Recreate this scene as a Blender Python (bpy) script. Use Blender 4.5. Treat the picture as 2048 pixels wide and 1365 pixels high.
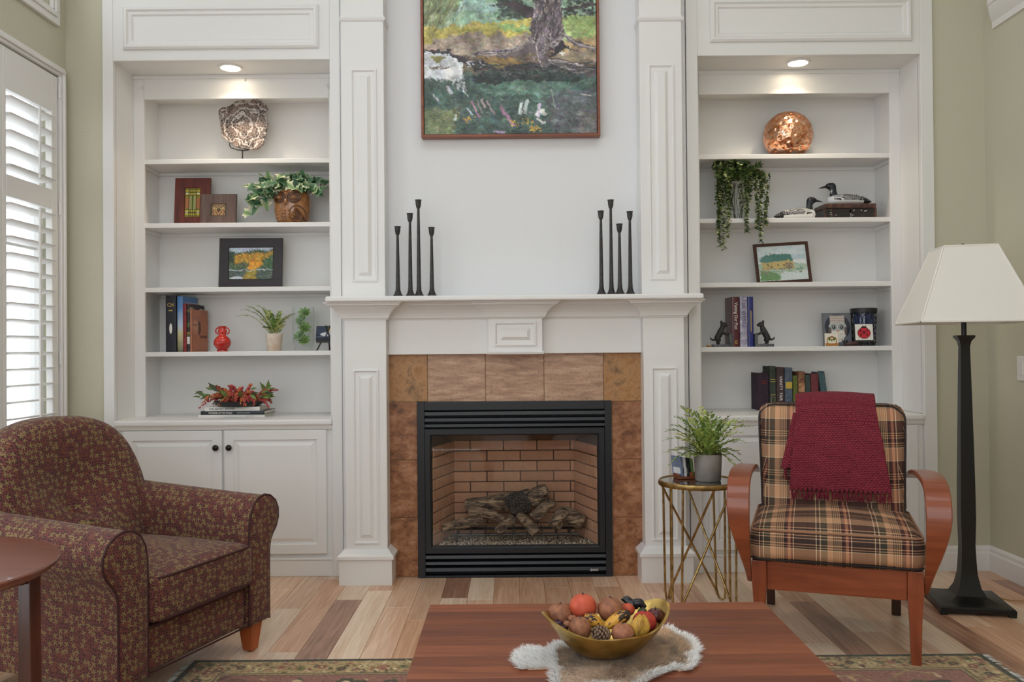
import bpy, bmesh, math, random
import numpy as np
from mathutils import Vector, Matrix, noise
rnd = random.Random(11)
PI = math.pi
SC = bpy.context.scene
COL = SC.collection
for o in list(bpy.data.objects): bpy.data.objects.remove(o)

# ---------------------------------------------------------------- camera, world, exposure
F = 1700.0                      # focal length in pixels of the 2048 px wide frame
CAM_H = 1.18
PITCH, ROLL = math.radians(0.5), math.radians(-0.5)
cam_d = bpy.data.cameras.new('camera'); cam = bpy.data.objects.new('camera', cam_d); COL.objects.link(cam)
cam_d.sensor_fit = 'HORIZONTAL'; cam_d.sensor_width = 36.0; cam_d.lens = F * 36 / 2048
cam_d.clip_start = 0.05
CM = (Matrix.Rotation(PI / 2 + PITCH, 3, 'X') @ Matrix.Rotation(ROLL, 3, 'Z'))
cam.matrix_world = Matrix.Translation((0, 0, CAM_H)) @ CM.to_4x4()
SC.camera = cam
world = bpy.data.worlds.new('daylight'); SC.world = world; world.use_nodes = True
bg = world.node_tree.nodes['Background']; bg.inputs[0].default_value = (0.94, 0.97, 1.0, 1); bg.inputs[1].default_value = 1.0
SC.view_settings.view_transform = 'Standard'; SC.view_settings.look = 'None'
SC.view_settings.gamma = 1.0; SC.view_settings.use_curve_mapping = False
SC.view_settings.exposure = 1.26
SC.cycles.max_bounces = 8; SC.cycles.glossy_bounces = 3; SC.cycles.transmission_bounces = 4; SC.cycles.transparent_max_bounces = 14; SC.cycles.caustics_reflective = False

def ray(u, v): return CM @ Vector(((u - 1024) / F, (682.5 - v) / F, -1))
def P(u, v, Y):                 # the point that stands Y metres down the room along the sight line of a pixel
    d = ray(u, v); t = Y / d.y
    return d.x * t, CAM_H + d.z * t
def PX(u, v, Y): return P(u, v, Y)[0]
def PZ(u, v, Y): return P(u, v, Y)[1]
def G(u, v, z=0.0):             # the point of a horizontal plane on the sight line of a pixel
    d = ray(u, v); t = (z - CAM_H) / d.z
    return d.x * t, d.y * t

# ---------------------------------------------------------------- materials
def S(r, g, b):
    f = lambda c: ((c / 255) / 12.92 if c / 255 <= 0.04045 else ((c / 255 + 0.055) / 1.055) ** 2.4)
    return (f(r), f(g), f(b), 1.0)
class NT:
    def __init__(s, name):
        s.m = bpy.data.materials.new(name); s.m.use_nodes = True
        s.t = s.m.node_tree; s.b = s.t.nodes['Principled BSDF']
    def n(s, typ, ins=None, **kw):
        nd = s.t.nodes.new(typ)
        for k, v in kw.items(): setattr(nd, k, v)
        for k, v in (ins or {}).items(): s.put(nd.inputs[k], v)
        return nd
    def put(s, sock, v):
        if isinstance(v, bpy.types.NodeSocket): s.t.links.new(v, sock)
        elif isinstance(v, bpy.types.Node): s.t.links.new(v.outputs[0], sock)
        else: sock.default_value = v
    def set(s, **kw):
        nm = dict(col='Base Color', rough='Roughness', metal='Metallic', spec='Specular IOR Level', nor='Normal', trans='Transmission Weight',
                  ior='IOR', sheen='Sheen Weight', coat='Coat Weight', emi='Emission Color', estr='Emission Strength', alpha='Alpha', sss='Subsurface Weight')
        for k, v in kw.items(): s.put(s.b.inputs[nm[k]], v)
        return s
    def m2(s, op, a, b=0.0, c=0.0):
        nd = s.t.nodes.new('ShaderNodeMath'); nd.operation = op
        s.put(nd.inputs[0], a); s.put(nd.inputs[1], b)
        if len(nd.inputs) > 2: s.put(nd.inputs[2], c)
        return nd.outputs[0]
    def mix(s, fac, a, b, mode='MIX'):
        nd = s.t.nodes.new('ShaderNodeMix'); nd.data_type = 'RGBA'; nd.blend_type = mode
        s.put(nd.inputs[0], fac); s.put(nd.inputs[6], a); s.put(nd.inputs[7], b)
        return nd.outputs[2]
    def ramp(s, fac, stops, interp='LINEAR'):
        nd = s.t.nodes.new('ShaderNodeValToRGB'); r = nd.color_ramp; r.interpolation = interp
        while len(r.elements) < len(stops): r.elements.new(0.5)
        for e, (p, c) in zip(r.elements, stops):
            e.position = p; e.color = c if len(c) == 4 else (*c, 1)
        s.put(nd.inputs[0], fac)
        return nd.outputs[0]
    def coord(s, which='Object', scale=(1, 1, 1), rot=(0, 0, 0), loc=(0, 0, 0)):
        tc = s.n('ShaderNodeTexCoord'); mp = s.n('ShaderNodeMapping', {'Scale': scale, 'Rotation': rot, 'Location': loc})
        s.t.links.new(tc.outputs[which], mp.inputs[0]); return mp.outputs[0]
    def noise(s, vec, scale, detail=3.0, rough=0.5, dist=0.0):
        nd = s.n('ShaderNodeTexNoise', {'Vector': vec, 'Scale': scale, 'Detail': detail, 'Roughness': rough, 'Distortion': dist}); return nd.outputs[0]
    def bump(s, h, strength=0.2, dist=0.002):
        nd = s.n('ShaderNodeBump', {'Height': h, 'Strength': strength, 'Distance': dist}); s.put(s.b.inputs['Normal'], nd.outputs[0]); return s
def mat(name, col, rough=0.5, col2=None, scale=8.0, bump=0.0, bscale=60.0, bdist=0.002, lo=0.35, hi=0.65, stretch=(1, 1, 1), **kw):
    t = NT(name); t.set(col=col, rough=rough, **kw)
    v = None
    if col2 is not None:
        v = t.coord(scale=stretch); t.set(col=t.ramp(t.noise(v, scale, 5.0), [(lo, col), (hi, col2)]))
    if bump: t.bump(t.noise(t.coord(scale=stretch), bscale, 3.0), bump, bdist)
    return t.m
def wood(name, c1, c2, axis='X', rough=0.35, fine=60.0, per_object=0.0, coat=0.0, st=None):
    t = NT(name); st = st or {'X': (1, 12, 12), 'Y': (12, 1, 12), 'Z': (12, 12, 1)}[axis]
    v = t.coord(scale=st)
    oi = t.n('ShaderNodeObjectInfo')
    off = t.n('ShaderNodeVectorMath', {0: v}, operation='ADD')
    cmb = t.n('ShaderNodeCombineXYZ', {0: t.m2('MULTIPLY', oi.outputs['Random'], 37.0), 1: t.m2('MULTIPLY', oi.outputs['Random'], 91.0), 2: 0.0})
    t.put(off.inputs[1], cmb); v = off.outputs[0]
    n1 = t.noise(v, 1.6, 4.0, 0.55, 1.2); n2 = t.noise(v, fine / 8, 3.0)
    f = t.m2('ADD', t.m2('MULTIPLY', n1, 0.75), t.m2('MULTIPLY', n2, 0.25))
    c = t.ramp(f, [(0.34, c1), (0.66, c2)])
    if per_object:
        k = t.m2('ADD', t.m2('MULTIPLY', oi.outputs['Random'], per_object), 1 - per_object * 0.6)
        g = t.n('ShaderNodeCombineColor', {0: k, 1: k, 2: k})
        c = t.mix(1.0, c, g.outputs[0], 'MULTIPLY')
    t.set(col=c, rough=rough, coat=coat); t.bump(n2, 0.08, 0.001)
    return t.m
def vcol_mat(name, rough=0.6, **kw):
    t = NT(name); a = t.n('ShaderNodeVertexColor', layer_name='Col'); t.set(col=a.outputs[0], rough=rough, **kw); return t.m
M = {}
M['white'] = mat('white_painted_wood', S(230, 229, 227), 0.38, bump=0.03, bscale=25)
M['wallwhite'] = mat('white_wall_paint', S(226, 227, 229), 0.7, bump=0.25, bscale=90, bdist=0.003)
M['green'] = mat('sage_wall_paint', S(198, 195, 174), 0.75, bump=0.35, bscale=90, bdist=0.004)
M['ceil'] = mat('ceiling_paint', S(236, 235, 232), 0.8)
M['black'] = mat('black_metal', S(26, 26, 28), 0.45, bump=0.1, bscale=80)
M['iron'] = mat('black_iron', S(34, 32, 32), 0.55, col2=S(58, 55, 54), scale=40, bump=0.4, bscale=120)
M['gold'] = mat('antique_gold', S(196, 166, 110), 0.35, col2=S(140, 112, 66), scale=30, metal=1.0)
M['paper'] = mat('page_paper', S(226, 218, 200), 0.8, bump=0.4, bscale=300, stretch=(1, 1, 1))
M['leafcol'] = vcol_mat('leaf_green', .5)
M['vcol'] = vcol_mat('printed_picture', 0.55)
M['vcol_gloss'] = vcol_mat('glazed_picture', 0.18)
M['lettering_white'] = mat('white_print', S(235, 232, 225), 0.5)
M['lettering_dark'] = mat('dark_print', S(40, 34, 34), 0.5)
M['lettering_gold'] = mat('gold_print', S(214, 180, 90), 0.4)

def glass(name, col=(1, 1, 1, 1), rough=0.0, refl=0.03):
    # thin clear pane: mostly see-through with a mirror-like surface
    m = bpy.data.materials.new(name); m.use_nodes = True; t = m.node_tree; t.nodes.clear()
    o = t.nodes.new('ShaderNodeOutputMaterial'); mx = t.nodes.new('ShaderNodeMixShader')
    tr = t.nodes.new('ShaderNodeBsdfTransparent'); gl = t.nodes.new('ShaderNodeBsdfGlossy'); lw = t.nodes.new('ShaderNodeLayerWeight')
    pw = t.nodes.new('ShaderNodeMath'); pw.operation = 'POWER'; pw.inputs[1].default_value = 5.0
    ma = t.nodes.new('ShaderNodeMath'); ma.operation = 'MULTIPLY_ADD'; ma.inputs[1].default_value = 0.9; ma.inputs[2].default_value = refl
    lw.inputs[0].default_value = 0.5; t.links.new(lw.outputs['Facing'], pw.inputs[0]); t.links.new(pw.outputs[0], ma.inputs[0])
    tr.inputs[0].default_value = col; gl.inputs['Roughness'].default_value = rough
    t.links.new(ma.outputs[0], mx.inputs[0]); t.links.new(tr.outputs[0], mx.inputs[1]); t.links.new(gl.outputs[0], mx.inputs[2])
    t.links.new(mx.outputs[0], o.inputs[0]); return m
M['glass'] = glass('clear_glass', (0.97, 0.98, 0.98, 1))

# ---------------------------------------------------------------- mesh builder
class MB:
    def __init__(s): s.v = []; s.f = []; s.c = None
    def add(s, vs, fs):
        n = len(s.v); s.v += [tuple(p) for p in vs]; s.f += [tuple(i + n for i in f) for f in fs]; return s
    def box(s, x0, x1, y0, y1, z0, z1):
        return s.add([(x0, y0, z0), (x1, y0, z0), (x1, y1, z0), (x0, y1, z0), (x0, y0, z1), (x1, y0, z1), (x1, y1, z1), (x0, y1, z1)],
                     [(0, 3, 2, 1), (4, 5, 6, 7), (0, 1, 5, 4), (1, 2, 6, 5), (2, 3, 7, 6), (3, 0, 4, 7)])
    def rings(s, rings, closed=True, cap=True):
        n = len(rings[0]); vs = [p for r in rings for p in r]; fs = []
        for i in range(len(rings) - 1):
            for j in range(n if closed else n - 1):
                k = (j + 1) % n
                fs.append((i * n + j, i * n + k, (i + 1) * n + k, (i + 1) * n + j))
        if cap and closed:
            fs.append(tuple(range(n - 1, -1, -1))); fs.append(tuple((len(rings) - 1) * n + j for j in range(n)))
        return s.add(vs, fs)
    def rects(s, L):            # loft through horizontal rectangles (x0,x1,y0,y1,z)
        return s.rings([[(a, c, z), (b, c, z), (b, d, z), (a, d, z)] for a, b, c, d, z in L])
    def frame(s, x0, x1, z0, z1, prof, fill=False):   # moulding round a rectangle that faces -Y: prof = (inset, y)
        rg = [[(x0 + d, y, z0 + d), (x1 - d, y, z0 + d), (x1 - d, y, z1 - d), (x0 + d, y, z1 - d)] for d, y in prof]
        s.rings(rg, cap=False)
        if fill:
            n = len(s.v); s.f.append((n - 4, n - 3, n - 2, n - 1))
        return s
    def prism(s, pts, axis, a, b):
        mk = {'X': lambda p, t: (t, p[0], p[1]), 'Y': lambda p, t: (p[0], t, p[1]), 'Z': lambda p, t: (p[0], p[1], t)}[axis]
        return s.rings([[mk(p, a) for p in pts], [mk(p, b) for p in pts]])
    def lathe(s, prof, n=32, c=(0, 0, 0), cap=True, fn=None):
        rg = []
        for r, z in prof:
            ring = []
            for j in range(n):
                a = 2 * PI * j / n; k = fn(a, z) if fn else 1.0
                ring.append((c[0] + r * k * math.cos(a), c[1] + r * k * math.sin(a), c[2] + z))
            rg.append(ring)
        return s.rings(rg, cap=cap)
    def tube(s, pts, r, n=8, cap=True, sx=1.0, up=None):
        pts = [Vector(p) for p in pts]; m = len(pts)
        rs = r if isinstance(r, (list, tuple)) else [r] * m
        t0 = (pts[1] - pts[0]).normalized()
        nrm = Vector(up) if up else (Vector((0, 0, 1)) if abs(t0.z) < 0.9 else Vector((1, 0, 0)))
        rg = []
        for i, p in enumerate(pts):
            t = (pts[min(i + 1, m - 1)] - pts[max(i - 1, 0)]).normalized()
            nrm = (nrm - t * nrm.dot(t)).normalized(); b = t.cross(nrm)
            rg.append([p + (nrm * math.cos(2 * PI * j / n) + b * math.sin(2 * PI * j / n) * sx) * rs[i] for j in range(n)])
        return s.rings(rg, cap=cap)
    def grid(s, fn, nu, nv):
        vs = [fn(i / (nu - 1), j / (nv - 1)) for j in range(nv) for i in range(nu)]
        return s.add(vs, [(j * nu + i, j * nu + i + 1, (j + 1) * nu + i + 1, (j + 1) * nu + i) for j in range(nv - 1) for i in range(nu - 1)])
    def ball(s, c, r, n=16, m=10, fn=None):
        r = r if isinstance(r, (tuple, list)) else (r, r, r); rg = []
        for i in range(1, m):
            th = PI * i / m; ring = []
            for j in range(n):
                a = 2 * PI * j / n; d = Vector((math.sin(th) * math.cos(a), math.sin(th) * math.sin(a), -math.cos(th)))
                k = fn(d) if fn else 1.0
                ring.append((c[0] + d.x * r[0] * k, c[1] + d.y * r[1] * k, c[2] + d.z * r[2] * k))
            rg.append(ring)
        n0 = len(s.v); s.rings(rg, cap=False)
        k0 = fn(Vector((0, 0, -1))) if fn else 1; k1 = fn(Vector((0, 0, 1))) if fn else 1
        a = len(s.v); s.v += [(c[0], c[1], c[2] - r[2] * k0), (c[0], c[1], c[2] + r[2] * k1)]
        L = n0 + (m - 2) * n
        for j in range(n):
            s.f.append((a, n0 + (j + 1) % n, n0 + j)); s.f.append((a + 1, L + j, L + (j + 1) % n))
        return s
    def xf(s, mtx): s.v = [tuple(mtx @ Vector(p)) for p in s.v]; return s
    def move(s, x, y, z): s.v = [(p[0] + x, p[1] + y, p[2] + z) for p in s.v]; return s
    def build(s, name, m, parent=None, smooth=None, bevel=0.0, seg=2, sub=0, uv=False, at=None, keep=False, label=None, kind=None, disp=None, solid=0):
        me = bpy.data.meshes.new(name)
        c = Vector((0, 0, 0))
        if not keep and parent is None:
            lo = [min(p[k] for p in s.v) for k in range(3)]; hi = [max(p[k] for p in s.v) for k in range(3)]
            c = Vector(((lo[0] + hi[0]) / 2, (lo[1] + hi[1]) / 2, lo[2]))
            s.v = [(p[0] - c.x, p[1] - c.y, p[2] - c.z) for p in s.v]
        me.from_pydata(s.v, [], s.f)
        bm = bmesh.new(); bm.from_mesh(me); bmesh.ops.recalc_face_normals(bm, faces=bm.faces); bm.to_mesh(me); bm.free()
        if s.c is not None:
            at_ = me.color_attributes.new('Col', 'FLOAT_COLOR', 'POINT'); at_.data.foreach_set('color', np.asarray(s.c, dtype=np.float32).ravel())
        if uv: box_uv(me)
        me.materials.append(M[m] if isinstance(m, str) else m)
        o = bpy.data.objects.new(name, me); COL.objects.link(o); o.location = c
        if parent is not None: o.parent = parent
        if at is not None: o.matrix_basis = at
        if solid: md = o.modifiers.new('solid', 'SOLIDIFY'); md.thickness = solid; md.offset = 0
        if bevel: md = o.modifiers.new('bevel', 'BEVEL'); md.width = bevel; md.segments = seg; md.limit_method = 'ANGLE'; md.angle_limit = math.radians(40); md.harden_normals = False
        if sub: md = o.modifiers.new('sub', 'SUBSURF'); md.levels = sub; md.render_levels = sub
        if smooth is not None:
            me.polygons.foreach_set('use_smooth', [True] * len(me.polygons))
            if smooth < 180: me.set_sharp_from_angle(angle=math.radians(smooth))
        if label: o['label'] = label
        if kind: o['kind'] = kind
        return o
def box_uv(me):
    ul = me.uv_layers.new(name='UVMap'); me.update()
    for p in me.polygons:
        n = p.normal; ax = max(range(3), key=lambda k: abs(n[k]))
        for li in p.loop_indices:
            q = me.vertices[me.loops[li].vertex_index].co
            ul.data[li].uv = ((q.y, q.z), (q.x, q.z), (q.x, q.y))[ax]
def tag(o, label, cat, group=None, kind=None):
    if label: o['label'] = label
    if cat: o['category'] = cat
    if group: o['group'] = group
    if kind: o['kind'] = kind
    return o
def thing(name, label, cat, loc=(0, 0, 0), rz=0.0, group=None, kind=None, rx=0.0, ry=0.0):
    o = bpy.data.objects.new(name, None); COL.objects.link(o); o.empty_display_size = 0.05
    o.matrix_basis = Matrix.Translation(loc) @ Matrix.Rotation(rz, 4, 'Z') @ Matrix.Rotation(rx, 4, 'X') @ Matrix.Rotation(ry, 4, 'Y')
    return tag(o, label, cat, group, kind)
def struct(o, label=None): o['kind'] = 'structure'; (label and o.__setitem__('label', label)); return o
def dup(o, parent=None, mtx=None):
    c = o.copy(); COL.objects.link(c)
    if parent is not None: c.parent = parent
    if mtx is not None: c.matrix_basis = mtx
    return c
def TR(x, y, z, rz=0.0, rx=0.0, ry=0.0, s=1.0):
    return Matrix.Translation((x, y, z)) @ Matrix.Rotation(rz, 4, 'Z') @ Matrix.Rotation(rx, 4, 'X') @ Matrix.Rotation(ry, 4, 'Y') @ Matrix.Diagonal((s, s, s, 1))
def text(txt, size, mtx, m, parent, name='lettering', width=None, align='CENTER', label=None, depth=0.0004):
    cu = bpy.data.curves.new('t', 'FONT'); cu.body = txt; cu.size = size; cu.align_x = align; cu.align_y = 'CENTER'; cu.extrude = depth; cu.resolution_u = 2
    t = bpy.data.objects.new('t', cu); COL.objects.link(t)
    me = bpy.data.meshes.new_from_object(t); bpy.data.objects.remove(t); bpy.data.curves.remove(cu)
    xs = [v.co.x for v in me.vertices]
    if width and xs:
        k = width / max(1e-6, max(xs) - min(xs)); me.transform(Matrix.Diagonal((k, 1, 1, 1)))
    me.materials.clear(); me.materials.append(M[m] if isinstance(m, str) else m); me.name = name
    o = bpy.data.objects.new(name, me); COL.objects.link(o); o.parent = parent; o.matrix_basis = mtx
    if label: o['label'] = label
    return o
FACE = Matrix.Rotation(PI / 2, 4, 'X')                     # writing that faces -Y
DOWN = FACE @ Matrix.Rotation(-PI / 2, 4, 'Z')             # writing that runs down a spine

# ---------------------------------------------------------------- small raster painter for prints (kept as a dense coloured mesh)
class Cv:
    def __init__(s, x0, x1, y0, y1, w, col=(255, 255, 255)):
        s.x0, s.y0, s.k = x0, y0, w / (x1 - x0); s.w = w; s.h = max(2, int(round((y1 - y0) * s.k)))
        s.a = np.empty((s.h, s.w, 3)); s.a[:] = col
        s.X, s.Y = np.meshgrid((np.arange(s.w) + .5) / s.k + x0, (np.arange(s.h) + .5) / s.k + y0)
    def win(s, xa, xb, ya, yb):
        i0 = max(0, int((xa - s.x0) * s.k) - 1); i1 = min(s.w, int((xb - s.x0) * s.k) + 2)
        j0 = max(0, int((ya - s.y0) * s.k) - 1); j1 = min(s.h, int((yb - s.y0) * s.k) + 2)
        return (slice(j0, j1), slice(i0, i1)) if i1 > i0 and j1 > j0 else None
    def put(s, w, mask, col, al=1.0):
        sub = s.a[w]; k = (mask * al)[..., None]; sub[:] = sub * (1 - k) + np.array(col, float) * k
    def rect(s, xa, ya, xb, yb, col, al=1.0):
        w = s.win(xa, xb, ya, yb)
        if w: s.put(w, ((s.X[w] >= xa) & (s.X[w] <= xb) & (s.Y[w] >= ya) & (s.Y[w] <= yb)).astype(float), col, al)
        return s
    def poly(s, pts, col, al=1.0):
        xs = [p[0] for p in pts]; ys = [p[1] for p in pts]; w = s.win(min(xs), max(xs), min(ys), max(ys))
        if not w: return s
        X, Y = s.X[w], s.Y[w]; ins = np.zeros(X.shape, bool); n = len(pts)
        for i in range(n):
            (xa, ya), (xb, yb) = pts[i], pts[(i + 1) % n]
            if ya == yb: continue
            c = ((ya > Y) != (yb > Y)) & (X < (xb - xa) * (Y - ya) / (yb - ya) + xa); ins ^= c
        s.put(w, ins.astype(float), col, al); return s
    def ell(s, cx, cy, rx, ry, col, rot=0.0, al=1.0, ring=0.0):
        r = max(rx, ry); w = s.win(cx - r, cx + r, cy - r, cy + r)
        if not w: return s
        dx, dy = s.X[w] - cx, s.Y[w] - cy; c, q = math.cos(rot), math.sin(rot)
        d = ((dx * c + dy * q) / rx) ** 2 + ((-dx * q + dy * c) / ry) ** 2
        mk = (d <= 1) & (d >= ring ** 2)
        s.put(w, mk.astype(float), col, al); return s
    def line(s, pts, wd, col, al=1.0):
        for (xa, ya), (xb, yb) in zip(pts, pts[1:]):
            w = s.win(min(xa, xb) - wd, max(xa, xb) + wd, min(ya, yb) - wd, max(ya, yb) + wd)
            if not w: continue
            dx, dy = xb - xa, yb - ya; L = dx * dx + dy * dy + 1e-9
            t = np.clip(((s.X[w] - xa) * dx + (s.Y[w] - ya) * dy) / L, 0, 1)
            d = np.hypot(s.X[w] - xa - t * dx, s.Y[w] - ya - t * dy)
            s.put(w, np.clip((wd / 2 - d) * s.k + .5, 0, 1), col, al)
        return s
    def strokes(s, n, ln, wd, ang, jit=14, rng=None, box=None, al=0.8):   # repaint what is there in loose brush strokes
        rng = rng or np.random.RandomState(3); ref = s.a.copy()
        bx = box or (s.x0, s.x0 + s.w / s.k, s.y0, s.y0 + s.h / s.k)
        for _ in range(n):
            x = rng.uniform(bx[0], bx[1]); y = rng.uniform(bx[2], bx[3])
            i = min(s.w - 1, max(0, int((x - s.x0) * s.k))); j = min(s.h - 1, max(0, int((y - s.y0) * s.k)))
            a = (ang(x, y) if callable(ang) else ang) + rng.normal(0, .25); l = ln * rng.uniform(.4, 1.2) / 2
            c = np.clip(ref[j, i] + rng.normal(0, jit) + rng.normal(0, jit * .5, 3), 0, 255)
            s.line([(x - l * math.cos(a), y - l * math.sin(a)), (x + l * math.cos(a), y + l * math.sin(a))], wd * rng.uniform(.5, 1.2), c, al)
        return s
    def smooth_noise(s, cell, rng):
        gx, gy = int(s.w / s.k / cell) + 3, int(s.h / s.k / cell) + 3; g = rng.normal(0, 1, (gy, gx))
        fx, fy = (s.X - s.x0) / cell, (s.Y - s.y0) / cell; ix, iy = fx.astype(int), fy.astype(int); tx, ty = fx - ix, fy - iy
        tx, ty = tx * tx * (3 - 2 * tx), ty * ty * (3 - 2 * ty)
        return (g[iy, ix] * (1 - tx) + g[iy, ix + 1] * tx) * (1 - ty) + (g[iy + 1, ix] * (1 - tx) + g[iy + 1, ix + 1] * tx) * ty
    def warp(s, amp, cell, rng):      # wobble hard outlines the way a loose brush does
        dx = amp * (s.smooth_noise(cell, rng) + .6 * s.smooth_noise(cell / 3, rng)) * s.k; dy = amp * (s.smooth_noise(cell, rng) + .6 * s.smooth_noise(cell / 3, rng)) * s.k
        j, i = np.mgrid[0:s.h, 0:s.w]; s.a = s.a[np.clip((j + dy).astype(int), 0, s.h - 1), np.clip((i + dx).astype(int), 0, s.w - 1)].copy(); return s
    def mottle(s, amp, cell, rng): s.a = np.clip(s.a * (1 + amp * s.smooth_noise(cell, rng))[..., None], 0, 255); return s
    def mesh(s, w, h, y=0.0):      # faces -Y, x from -w/2, z from 0
        b = MB(); ny, nx = s.h, s.w
        b.grid(lambda i, j: ((i - .5) * w, y, (1 - j) * h), nx, ny)
        a = np.clip(s.a / 255.0, 0, 1); lin = np.where(a <= 0.04045, a / 12.92, ((a + 0.055) / 1.055) ** 2.4)
        b.c = np.concatenate([lin.reshape(-1, 3), np.ones((nx * ny, 1))], 1); return b
# ================================================================ the room
XL, XR, ZC = -2.33, 2.49, 4.2
struct(MB().box(XL - .12, XR + .12, -1.2, 5.0, -.06, -.012).build('floor', mat('subfloor', S(190, 160, 130), .6)), 'pale wood plank floor of the living room')
floor = bpy.data.objects['floor']
plank_mats = [wood('plank_' + n, a, b, 'Y', .33, 70, .22, .15, (26, 1.3, 26)) for n, a, b in (
    ('birch', S(236, 204, 176), S(204, 158, 124)), ('pale', S(242, 220, 196), S(218, 184, 152)), ('tan', S(226, 186, 154), S(188, 138, 104)), ('dark', S(190, 144, 118), S(132, 94, 74)))]
PW = 0.124
x = XL; k = 0
while x < XR:
    y = -.9 + rnd.uniform(0, .6); w = min(PW, XR - x); first = True
    while y < 4.62:
        L = rnd.uniform(.5, 1.25); y1 = min(y + L, 4.62)
        m = rnd.choices(plank_mats, (5, 4, 3.5, .12))[0]
        for du, dv in ((668, 1262), (1655, 1250), (1940, 1266), (912, 1178)):
            gx_, gy_ = G(du, dv)
            if x <= gx_ < x + PW and y <= gy_ < y1: m = plank_mats[3]
        me = MB().box(-w / 2 + .0006, w / 2 - .0006, 0, y1 - y - .0012, -.012, 0)
        o = me.build('plank', m, floor, bevel=.0008, seg=1, at=floor.matrix_basis.inverted() @ Matrix.Translation((x + w / 2, y, 0)))
        y = y1
    x += PW
struct(MB().box(XL - .12, XR + .12, 2.7, 5.0, ZC, ZC + .15).box(XL - .12, XR + .12, -1.2, .7, ZC, ZC + .15).box(XL - .12, -1.5, .7, 2.7, ZC, ZC + .15).box(1.5, XR + .12, .7, 2.7, ZC, ZC + .15).build('ceiling', 'ceil'), 'white ceiling with a skylight opening added out of view for daylight')  # skylight opening is added out of view to brighten the floor and furniture
struct(MB().box(XL - .12, XR + .12, 4.97, 5.05, 0, ZC).build('light_leak_panel', 'green'))  # unseen panel added behind the bookcases to stop light leaking in
struct(MB().box(XL, -2.13, 4.45, 4.6, 0, ZC).box(2.18, XR, 4.45, 4.6, 0, ZC).build('wall_back', 'green'), 'sage green back wall strips beside the bookcases')
struct(MB().box(XR, XR + .12, -1.2, 5.0, 0, ZC).build('wall_right', 'green'), 'sage green side wall behind the floor lamp')
struct(MB().box(XL - .12, XR + .12, -1.32, -1.2, 0, .9).box(XL - .12, XR + .12, -1.32, -1.2, 3.7, ZC).box(1.3, XR + .12, -1.32, -1.2, .9, 3.7).build('added_wall_front', 'green'), 'added unseen sage wall behind the viewer with an opening that shapes the light')  # unseen wall added to cut low fill; its opening admits higher daylight
w1 = (3.22, 4.355, .72, 2.60); w2 = (3.22, 4.27, 2.95, 3.9); w3 = (.2, 2.75, .1, 3.2)
wl = MB(); xa, xb = XL - .12, XL
wl.box(xa, xb, -1.2, w3[0], 0, ZC).box(xa, xb, w3[0], w3[1], 0, w3[2]).box(xa, xb, w3[0], w3[1], w3[3], ZC).box(xa, xb, w3[1], w1[0], 0, ZC)
wl.box(xa, xb, w1[0], 4.6, 0, w1[2]).box(xa, xb, w1[1], 4.6, w1[2], w1[3]).box(xa, xb, w1[0], 4.6, w1[3], w2[2]).box(xa, xb, w2[1], 4.6, w2[2], w2[3]).box(xa, xb, w1[0], 4.6, w2[3], ZC)
struct(wl.build('wall_left', 'green'), 'sage green side wall with shuttered window')
win3 = thing('added_window_3', 'unseen glazed opening added for side light in the wall nearer the viewer', None, (XL, 1.4, .1), kind='structure')  # added opening, out of view, that lets in key light from the left
for a_, b_ in ((.2, 1.05), (1.05, 1.9), (1.9, 2.75)):
    MB().box(-.09, -.03, a_ - 1.4, a_ - 1.34, 0, 3.1).box(-.09, -.03, b_ - 1.46, b_ - 1.4, 0, 3.1).box(-.09, -.03, a_ - 1.34, b_ - 1.46, 0, .09).box(-.09, -.03, a_ - 1.34, b_ - 1.46, 3.01, 3.1).build('window_frame', 'white', win3)
    MB().box(-.062, -.058, a_ - 1.34, b_ - 1.46, .09, 3.01).build('pane', 'glass', win3)
MB().box(0, .02, -1.28, -1.2, -.08, 3.18).box(0, .02, 1.35, 1.43, -.08, 3.18).box(0, .02, -1.2, 1.35, 3.1, 3.18).build('casing', 'white', win3, bevel=.003)
# baseboards
def baseboard(name, pts):
    b = MB(); prof = [(0, 0), (.016, 0), (.016, .09), (.012, .1), (.012, .115), (.006, .128), (0, .13)]
    (x0, y0), (x1, y1) = pts; d = Vector((x1 - x0, y1 - y0, 0)).normalized(); n = Vector((d.y, -d.x, 0))
    b.rings([[(p[0] + n.x * a, p[1] + n.y * a, z) for a, z in prof] for p in pts])
    return struct(b.build(name, 'white'))
baseboard('baseboard_back', [(2.18, 4.45), (XR, 4.45)])
baseboard('baseboard_right', [(XR, 4.45), (XR, -1.0)])
bo = bpy.data.objects['baseboard_right']
# window with shutters in the left wall: built facing +X, local a = along Y
def wframe(b, y0, y1, z0, z1, w, xa, xb):   # plain picture-frame casing lying against the left wall
    b.box(xa, xb, y0, y1, z1 - w, z1).box(xa, xb, y0, y1, z0, z0 + w).box(xa, xb, y0, y0 + w, z0 + w, z1 - w).box(xa, xb, y1 - w, y1, z0 + w, z1 - w); return b
win = thing('window_1', 'tall window with white plantation shutters', None, (XL, 3.8, .86), kind='structure'); WI = win.matrix_basis.inverted()
wframe(MB(), 3.17, 4.407, .67, 2.65, .05, XL, XL + .022).build('casing', 'white', win, bevel=.004, at=WI)
wframe(MB(), 3.185, 4.392, .685, 2.635, .02, XL + .022, XL + .034).build('casing_bead', 'white', win, bevel=.004, at=WI)
wframe(MB(), 3.22, 4.355, .72, 2.60, .035, XL - .12, XL - .07).build('window_frame', 'white', win, at=WI)
MB().box(XL - .10, XL - .085, 3.78, 3.81, .75, 2.57).box(XL - .10, XL - .085, 3.25, 4.33, 1.70, 1.735).build('glazing_bar', 'white', win, at=WI)
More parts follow.
